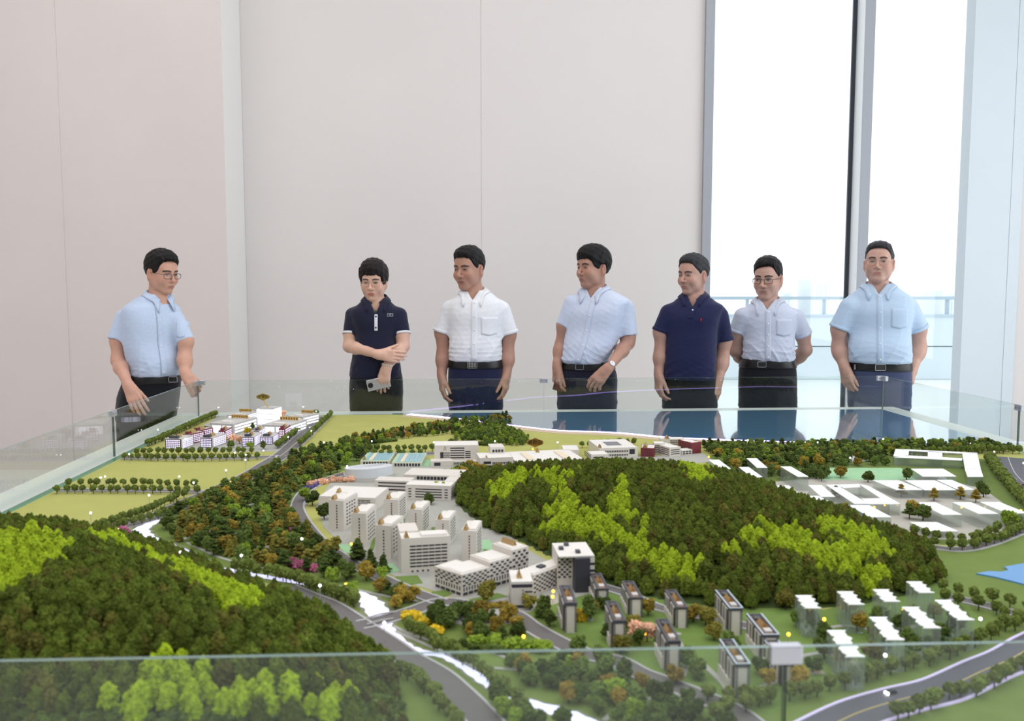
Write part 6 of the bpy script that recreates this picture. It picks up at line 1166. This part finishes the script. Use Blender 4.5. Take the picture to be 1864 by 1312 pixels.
        if kind == 'plate':
            for i in range(3):
                for j in range(3): cxx = x - bw * .28 + bw * .28 * i; czz = zc2 - bh * .26 + bh * .26 * j; MB().box((cxx - bw * .1, y - .001, czz - bh * .08), (cxx + bw * .1, y + .001, czz + bh * .08)).build('buckle_relief', M_steel, be)
    return dict(root=r, head=H, body=body, S=S, G=Gs, T=T, at=at, hat=hat, D=D, P=P, zw=zw, yaw=yaw, shirt=shirt, sp=sp)
LINE_M = [(-.14, .060), (-.085, .060), (-.062, .050), (-.050, .020), (-.040, -.012), (-.022, -.022), (-.012, -.008), (.0, .024), (.030, .022), (.040, -.030), (.06, -.060), (.13, -.070)]
def line(front=.080, temple=.066, burn=-.022, nape=-.070): return [(-.14, front), (-.085, front), (-.064, temple), (-.052, temple * .45), (-.040, burn + .010), (-.024, burn), (-.013, burn + .014), (.0, .026), (.030, .024), (.042, -.030), (.062, nape + .01), (.13, nape)]
C_sky = garment((196, 212, 238), 'sky_blue_shirt'); C_white = garment((236, 238, 244), 'white_shirt'); C_pale = garment((206, 216, 238), 'pale_blue_shirt'); C_grey = garment((206, 213, 232), 'grey_blue_shirt'); C_blue = garment((190, 212, 236), 'light_blue_shirt'); C_navy = garment((24, 26, 52), 'navy_polo'); C_navy2 = garment((30, 34, 72), 'navy_polo_cotton')
T_black = garment((20, 21, 30), 'black_trousers'); T_navy = garment((26, 30, 62), 'navy_trousers'); T_dark = garment((24, 27, 46), 'dark_trousers'); T_slate = garment((66, 76, 108), 'slate_trousers')
SK1 = ('skin_a', (210, 162, 142), (168, 102, 96)); SK2 = ('skin_b', (224, 182, 162), (176, 60, 66)); SK3 = ('skin_c', (196, 154, 138), (158, 106, 100)); SK4 = ('skin_d', (186, 142, 124), (148, 92, 88)); SK5 = ('skin_e', (202, 162, 146), (166, 112, 106))
DN = (0, 0, -1)
def torso(cx, yn, hwn, ysh, hws, ych, hwc, ywa, hww, b=.122, belly=.126, fwd=.012, cxn=None, cxw=None, cxs=None):
    cxn = cxn or cx; cxw = cxw or cx; cxs = cxs or cx; m = lambda t: cx + (cxw - cx) * t
    return [(yn - 5, cxn, hwn * .85, .050, 0), (yn + 1, cxn + (cxs - cxn) * .4, hwn * 1.35, .068, 0), (yn + (ysh - yn) * .45, cxs, hws * .70, .086, 0), (ysh, cxs, hws * .93, .104, 0), (ysh + (ych - ysh) * .4, cx, (hws + hwc) / 2, b, .004), (ych, m(.3), hwc, b, .008), ((ych + ywa) / 2, m(.6), (hwc + hww) / 2, belly, fwd), (ywa - 9, cxw, hww, belly, fwd), (ywa - 2, cxw, hww * .985, belly - .004, fwd * .8), (ywa, cxw, hww * .955, belly - .010, fwd * .5)]
def hips(cx, y0, hw0, y1, hw1, y2, hw2, y3, hw3, cx3=None, b=.118): cx3 = cx3 or cx; return [(y0, cx, hw0, b, 0), (y1, cx + (cx3 - cx) * .3, hw1, b + .004, 0), (y2, cx + (cx3 - cx) * .7, hw2, b + .006, 0), (y3, cx3, hw3, b, 0)]
M_gold_frame = mat('thin_gold_rim', (170, 150, 130), .3, metal=.6); M_dark_frame = mat('dark_spectacle_rim', (40, 38, 44), .35)
# 1 -- man leaning on the glass at the left
p1 = person(dict(D=4.95, yaw=46, seed=1, label='man in sky blue short-sleeved shirt leaning on the glass at the corner', top=C_sky, trousers=T_black, skin=SK1, neck=(288, 541),
    head=dict(c=(294, 497), yaw=60, pitch=10, scale=.99, wide=.98, hairmat=M_hair, line=line(.086, .070, -.014), top=.016, thick=.010, look=.001, open=.7, side=-.12, specs=dict(m=M_dark_frame, w=.048, hgt=.030, r=.0013)),
    rows=torso(277, 540, 22, 562, 52, 622, 50, 683, 46, b=.118, belly=.135, fwd=.016, cxn=287, cxs=276, cxw=281), sleeves=[((227, 579), (215, 620), 0.054, .060), ((322, 582), (338, 621), 0.046, .052)],
    arms=[dict(s=(228, 574), e=(215, 656, -.06), w=(234, 702, -.24), d=(.42, -.2, -.8), n=(-.25, 1, -.1), t=-1, k=1.0, hk=1.02, curl=(.12, .35, .35), spread=.10, thumb=(.45, .3)), dict(s=(322, 578), e=(336, 650, -.05), w=(338, 680, -.12), d=(.62, -.2, -.62), n=(-.55, .7, -.5), t=1, k=1.0, curl=(.55, .95, .7), thumb=(.3, .3))],
    placket=(0, 0, .034, C_sky), pocket=(314, 331, 586, 616), nbtn=6, vdepth=.040, cr=.066, tip=(.038, .015), belt=(681, 695, 307, .048, .030, 'bar'), hips=hips(279, 679, 45, 700, 50, 725, 53, 760, 52, 266, .125)))
# 2 -- woman with crossed arms
p2 = person(dict(D=5.16, yaw=7, seed=2, label='woman in navy polo with white cuffs, arms crossed low, wearing glasses', top=C_navy, topname='polo_shirt', trousers=T_black, skin=SK2, neck=(684, 547), nk=.9,
    head=dict(c=(680, 512.6), yaw=-3, pitch=8, scale=.925, wide=1.0, hairmat=M_hair_b, line=[(-.14, .052), (-.08, .052), (-.064, .036), (-.05, .0), (-.03, -.022), (0, -.044), (.03, -.050), (.06, -.066), (.13, -.075)], top=.020, thick=.024, open=.6, specs=dict(m=M_gold_frame, w=.046, hgt=.028, r=.0009)),
    rows=torso(684, 548, 20, 566, 50, 610, 38, 686, 47, b=.115, belly=.128, fwd=.014), sleeves=[((643, 575), (639, 609), 0.046, .048), ((727, 575), (732, 609), 0.046, .048)],
    arms=[dict(s=(644, 570), e=(636, 630, -.05), w=(689, 645, -.19), d=(1, -.05, -.12), n=(.1, 1, -.1), t=-1, k=.92, hk=.92, curl=(.25, .45, .4), thumb=(.6, .1)), dict(s=(727, 570), e=(734, 630, -.05), w=(704, 668, -.155), d=(-.22, -.05, -1), n=(.1, 1, 0), t=1, k=.92, hk=.92, curl=(.25, .35, .3), thumb=(.35, .3))],
    placket=(0, PY(684, 600, 5.16)[2], .018, garment((226, 228, 236), 'white_placket')), nbtn=2, btn=mat('dark_button', (30, 34, 50), .4), pshift=.006, vdepth=.075, vw=.45, cr=.060, tip=(.026, .016), cdrop=.038, hips=hips(685, 672, 44, 690, 48, 720, 49, 744, 48)))
# 3 -- man in white shirt
p3 = person(dict(D=5.20, yaw=-2, seed=3, label='man in white short-sleeved shirt and navy trousers with arms at his sides', top=C_white, trousers=T_navy, skin=SK4, neck=(862, 533),
    head=dict(c=(854, 490), yaw=-32, pitch=6, scale=1.0, wide=.99, jaw=1.05, hairmat=M_hair, line=line(.076, .066, -.012), top=.012, thick=.009, look=-.002, open=.65),
    rows=torso(866, 533, 22, 551, 55, 600, 48, 656, 49, b=.120, belly=.132), sleeves=[((817, 564), (805, 605), 0.047, .054), ((915, 566), (926, 608), 0.048, .056)],
    arms=[dict(s=(819, 560), e=(807, 645, .0), w=(804, 683, -.03), d=(.04, -.22, -1), n=(1, .35, .1), t=-1, curl=(.30, .45, .4)), dict(s=(914, 561), e=(924, 646, .0), w=(922, 681, -.03), d=(-.06, -.22, -1), n=(-1, .35, .1), t=1, curl=(.30, .45, .4))],
    placket=(0, 0, .036, C_white), pocket=(876, 905, 577, 611), nbtn=5, vdepth=.042, tip=(.042, .016), belt=(653, 668, 859.5, .056, .038, 'plate'), hips=hips(866, 650, 46.5, 672, 50, 705, 50.5, 742, 50)))
# 4 -- man looking left, watch
p4 = person(dict(D=5.24, yaw=-25, seed=4, label='man in pale blue shirt with wristwatch turned towards the woman', top=C_pale, trousers=T_dark, skin=SK4, neck=(1083, 529),
    head=dict(c=(1080, 488), yaw=-55, pitch=2, scale=.98, wide=1.02, jaw=1.08, hairmat=M_hair, line=[(-.14, .058), (-.1, .056), (-.075, .050), (-.058, .024), (-.042, -.006), (-.024, -.022), (-.013, -.006), (.0, .022), (.030, .020), (.042, -.035), (.062, -.06), (.13, -.070)], top=.016, thick=.014, open=.55, fringe=.008, side=.10),
    rows=torso(1086, 528, 22, 547, 57, 600, 50, 660, 42, b=.128, belly=.142, fwd=.02, cxn=1083, cxs=1090, cxw=1068), sleeves=[((1041, 551), (1027, 592), 0.046, .050), ((1139, 562), (1143, 611), 0.052, .058)],
    arms=[dict(s=(1043, 546), e=(1022, 628, .02), w=(1014, 667, -.04), d=(-.05, -.2, -1), n=(.9, .5, .1), t=-1, curl=(.45, .6, .5), thumb=(.3, .3)), dict(s=(1138, 558), e=(1143, 624, -.02), w=(1106, 671, -.23), d=(-.62, -.15, -.72), n=(.2, .9, -.35), t=1, curl=(.35, .6, .5), thumb=(.4, .4))],
    placket=(0, 0, .036, C_pale), nbtn=5, vdepth=.045, cr=.067, tip=(.042, .016), belt=(657, 671, 1055, .046, .032, 'bar'), hips=hips(1070, 658, 42, 680, 52, 712, 54, 744, 54, 1068, .13)))
# 5 -- man in navy polo
p5 = person(dict(D=5.25, yaw=-18, seed=5, label='man in plain navy polo shirt with small red emblem', top=C_navy2, topname='polo_shirt', trousers=T_black, skin=SK3, neck=(1264, 541),
    head=dict(c=(1262, 501), yaw=-50, pitch=4, scale=.945, wide=.99, hairmat=M_hair_g, line=line(.088, .074, -.010), top=.010, thick=.008, look=-.002, open=.6),
    rows=torso(1260, 541, 22, 558, 54, 605, 46, 690, 49, b=.120, belly=.128, fwd=.014, cxn=1264, cxs=1265, cxw=1254), sleeves=[((1216, 569), (1203, 604), 0.046, .052), ((1312, 575), (1318, 620), 0.046, .054)],
    arms=[dict(s=(1218, 564), e=(1203, 640, .0), w=(1199, 681, -.03), d=(-.03, -.2, -1), n=(1, .35, .1), t=-1, curl=(.4, .55, .45)), dict(s=(1311, 571), e=(1315, 652, .0), w=(1308, 690, -.05), d=(-.16, -.2, -1), n=(-.7, .7, .1), t=1, curl=(.2, .3, .25))],
    placket=(0, PY(1260, 578, 5.25)[2], .030, C_navy2), nbtn=1, vdepth=.055, vw=.55, cr=.063, tip=(.018, .010), cdrop=.036, hips=hips(1255, 668, 46, 690, 49, 715, 50, 742, 49.5, 1255)))
# 6 -- man with hands behind his back
p6 = person(dict(D=5.42, yaw=-19, seed=6, label='man in grey blue shirt and dark-rimmed glasses, hands behind his back', top=C_grey, trousers=T_black, skin=SK5, neck=(1398, 550),
    head=dict(c=(1398, 508), yaw=-34, pitch=6, scale=.985, wide=.98, hairmat=M_hair, line=line(.084, .070, -.004), top=.012, thick=.008, look=-.003, open=.75, side=.22, specs=dict(m=M_dark_frame, w=.046, hgt=.028, r=.0016)),
    rows=torso(1399, 549, 22, 566, 53, 610, 46, 656, 47, b=.115, belly=.122), sleeves=[((1351, 575), (1342, 603), 0.046, .050), ((1450, 577), (1461, 608), 0.046, .052)],
    arms=[dict(s=(1352, 570), e=(1339, 638, .06), w=(1366, 672, .20), d=(.8, .15, -.2), n=(0, 1, 0), t=1, curl=(.3, .4, .3)), dict(s=(1449, 572), e=(1466, 637, .06), w=(1432, 672, .22), d=(-.8, .15, -.3), n=(0, 1, 0), t=-1, curl=(.3, .4, .3))],
    placket=(0, 0, .034, C_grey), pocket=(1412, 1440, 581, 612), nbtn=5, vdepth=.045, tip=(.038, .015), belt=(652, 668, 1388, .05, .032, 'plain'), hips=hips(1397, 653, 46.5, 675, 51, 710, 52, 741, 52)))
# 7 -- heavier man at the right
p7 = person(dict(D=5.38, yaw=-22, seed=7, label='man in light blue shirt and slate trousers at the far corner, hands by his pockets', top=C_blue, trousers=T_slate, skin=SK5, neck=(1600, 523), nk=1.05,
    head=dict(c=(1600, 479), yaw=-27, pitch=-3, scale=.975, wide=1.04, jaw=1.12, hairmat=M_hair_g, line=line(.090, .078, .004), top=.006, thick=.006, open=.65, specs=dict(m=M_gold_frame, w=.046, hgt=.028, r=.0009)),
    rows=torso(1600, 521, 23, 543, 60, 600, 54, 659, 56, b=.135, belly=.160, fwd=.03), sleeves=[((1545, 559), (1528, 598), 0.054, .060), ((1655, 559), (1671, 599), 0.054, .060)],
    arms=[dict(s=(1546, 556), e=(1527, 632, .03), w=(1537, 668, -.03), d=(.14, -.2, -1), n=(.9, .5, 0), t=-1, k=1.1, hk=1.02, curl=(.4, .5, .4), thumb=(.3, .3)), dict(s=(1654, 556), e=(1673, 632, .03), w=(1662, 668, -.03), d=(-.12, -.2, -1), n=(-.9, .5, 0), t=1, k=1.1, hk=1.02, curl=(.4, .5, .4), thumb=(.3, .3))],
    placket=(0, 0, .034, C_blue), pocket=(1618, 1648, 561, 598), nbtn=5, vdepth=.040, cr=.070, tip=(.042, .018), belt=(657, 672, 1600, .062, .036, 'bar'), hips=hips(1600, 652, 53, 680, 55, 712, 55, 740, 54, None, .145)))
# ---- worn and held small things
def cuff_band(p, sl, m, name='sleeve_cuff', w=.012):
    kD = p['D'] / 5.1; a, e = sleeve_pts(p['sp'], sl); ax = (e - a) / np.linalg.norm(e - a); b = MB(); b.tube([e - ax * w, e - ax * w * .5, e + ax * .001], [sl[3] * kD + .0025] * 3, 28, cap=False); o = b.build(name, m, p['root'], smooth=True); sd = o.modifiers.new('cloth', 'SOLIDIFY'); sd.thickness = .004; sd.offset = -1
Mwc = garment((232, 233, 240), 'white_cuff')
for sl in [((643, 575), (639, 609), 0.046, .048), ((727, 575), (732, 609), 0.046, .048)]: cuff_band(p2, sl, Mwc)
for p, sls, m in ((p3, [((817, 564), (805, 605), 0.047, .054), ((915, 566), (926, 608), 0.048, .056)], C_white), (p5, [((1216, 569), (1203, 604), 0.046, .052), ((1312, 575), (1318, 620), 0.046, .054)], C_navy2), (p7, [((1545, 559), (1528, 598), 0.054, .060), ((1655, 559), (1671, 599), 0.054, .060)], C_blue), (p6, [((1351, 575), (1342, 603), 0.046, .050), ((1450, 577), (1461, 608), 0.046, .052)], C_grey)):
    for sl in sls: cuff_band(p, sl, m, 'sleeve_hem', .018)
def on_front(p, px, py, off): q = PY(px, py, p['D']); y = hit(p['G'], q[0], q[2], cy=p['D']); q = PY(px, py, y - off); return q
# woman's white chest badge with its two marks, red emblem of the navy polo
q = on_front(p2, 710, 573, .004); bd = MB().box((q[0] - .016, q[1], q[2] - .008), (q[0] + .016, q[1] + .006, q[2] + .008)).build('chest_badge', mat('badge_white', (228, 230, 236), .5), p2['root'])
MB().box((q[0] - .0145, q[1] - .0006, q[2] - .0062), (q[0] + .0145, q[1] + .001, q[2] + .0062)).build('badge_field', mat('badge_navy', (30, 34, 60), .5), bd)
textmesh('badge_lettering', 'PT', .011, bd, (q[0] + .002, q[1] - .001, q[2]), mat('badge_white', (228, 230, 236)), .0004)
q = on_front(p5, 1276, 582, .002); m = MB(); m.tube([q + [-.003, 0, .008], q + [.001, 0, .003], q + [-.001, 0, -.004], q + [.002, 0, -.009]], [.002, .0042, .0038, .0015], 6); m.tube([q + [.0, 0, .004], q + [.006, 0, .008]], [.002, .001], 5); m.build('chest_emblem', mat('red_emblem', (170, 24, 44), .6), p5['root'])
# bracelet and jade pendant
a = p2['P']((704, 668, -.155)); d = np.array([-.22, -.05, -1]); d /= np.linalg.norm(d); u = np.cross(d, [0, 1, 0]); u /= np.linalg.norm(u); v = np.cross(d, u); c = a - d * .012; M_bead = mat('pale_bracelet_bead', (224, 220, 204), .25)
for k in range(16): t = 2 * math.pi * k / 16; MB().ball(c + (u * math.cos(t) + v * math.sin(t)) * .0275, .0054, 8, 6).build('bracelet_bead', M_bead, p2['root'], smooth=True)
q = on_front(p2, 682, 567, .0); MB().ball((q[0], hit(p2['S'], q[0], q[2], cy=5.16) - .003, q[2]), (.005, .003, .009), 10, 6).build('jade_pendant', mat('jade', (90, 150, 100), .25), p2['root'], smooth=True)
# wristwatch
a = p4['P']((1106, 671, -.23)); e = p4['P']((1143, 624, -.02)); d = (a - e) / np.linalg.norm(a - e); c = a - d * .022; out = np.array([.25, -1, .45]); out -= d * (out @ d); out /= np.linalg.norm(out); s_ = np.cross(d, out)
wt = MB(); ang = np.linspace(0, 2 * math.pi, 28, endpoint=False); [wt.tube([c + d * o_ + (out * math.cos(t) + s_ * math.sin(t)) * .0295 for t in ang], .0035, 6, closed=True) for o_ in (-.006, 0, .006)]; w0 = wt.build('watch_strap', M_black, p4['root'], smooth=True)
MB().tube([c + out * .027, c + out * .0375], .0185, 24).build('watch_case', M_steel, w0); MB().tube([c + out * .0375, c + out * .0382], .0162, 24).build('watch_dial', mat('watch_dial', (236, 238, 240), .3), w0)
for t, L in ((.5, .009), (2.4, .012)): MB().tube([c + out * .0386, c + out * .0386 + (d * math.cos(t) + s_ * math.sin(t)) * L], .0007, 4).build('watch_hand', M_black, w0)
# telephones
def slab(name, c, ax, up, nrm, w, h, th, m): O = np.asarray(c, float); ax = ax / np.linalg.norm(ax); b = MB(); P_ = lambda i, j, k: O + ax * i * w / 2 + up * j * h / 2 + nrm * k * th / 2; b.add([P_(i, j, k) for k in (-1, 1) for j in (-1, 1) for i in (-1, 1)], [(0, 2, 3, 1), (4, 5, 7, 6), (0, 1, 5, 4), (2, 6, 7, 3), (0, 4, 6, 2), (1, 3, 7, 5)]); return b.build(name, m, bevel=.004)
ax = np.array([.95, .0, .22]); ax /= np.linalg.norm(ax); nr = np.array([.0, -1., .1]); up = np.cross(nr, ax); up /= np.linalg.norm(up); c = p2['P']((689, 698, -.155))
ph = slab('telephone', c, ax, up, nr, .135, .066, .009, mat('silver_phone', (196, 188, 192), .3, metal=.3)); based(ph); tag(ph, 'silver smartphone held low by the woman in navy', 'telephone')
cb = MB(); cc_ = c - ax * .046 + nr * .0052; cb.tube([cc_, cc_ + nr * .0016], .015, 18); k = cb.build('camera_ring', M_black); k.parent = ph; k.matrix_parent_inverse = ph.matrix_basis.inverted()
for i, (dx, dz) in enumerate(((.006, .006), (-.006, .006), (.006, -.006), (-.006, -.006))):
    k = MB().tube([cc_ + ax * dx + up * dz + nr * .0015, cc_ + ax * dx + up * dz + nr * .0022], .0036, 10).build('camera_lens', mat('lens_black', (50, 50, 58), .1)); k.parent = ph; k.matrix_parent_inverse = ph.matrix_basis.inverted()
c = p4['P']((1016, 698, -.07)); up = np.array([.25, 0, 1.]); up /= np.linalg.norm(up); nr = np.array([-.35, -1., 0]); nr -= up * (nr @ up); nr /= np.linalg.norm(nr); ax = np.cross(up, nr)
ph = slab('telephone', c, ax, up, nr, .050, .085, .014, mat('brown_leather_case', (96, 48, 40), .5)); based(ph); tag(ph, 'brown cased telephone held by the man with the wristwatch', 'telephone')
k = MB().box(tuple(c + np.array([.006, -.018, -.012])), tuple(c + np.array([.017, -.012, .022]))).build('case_label', mat('case_label_white', (214, 210, 208), .5)); k.parent = ph; k.matrix_parent_inverse = ph.matrix_basis.inverted()
# keys on the belt of the rightmost man
z = PY(1548, 664, 5.38); kr = MB(); kr.tube([(z[0] - .004, 5.30, z[2] + .01), (z[0] - .004, 5.30, z[2] - .02)], .005, 8); kr.build('belt_key_clip', M_steel, p7['root'])
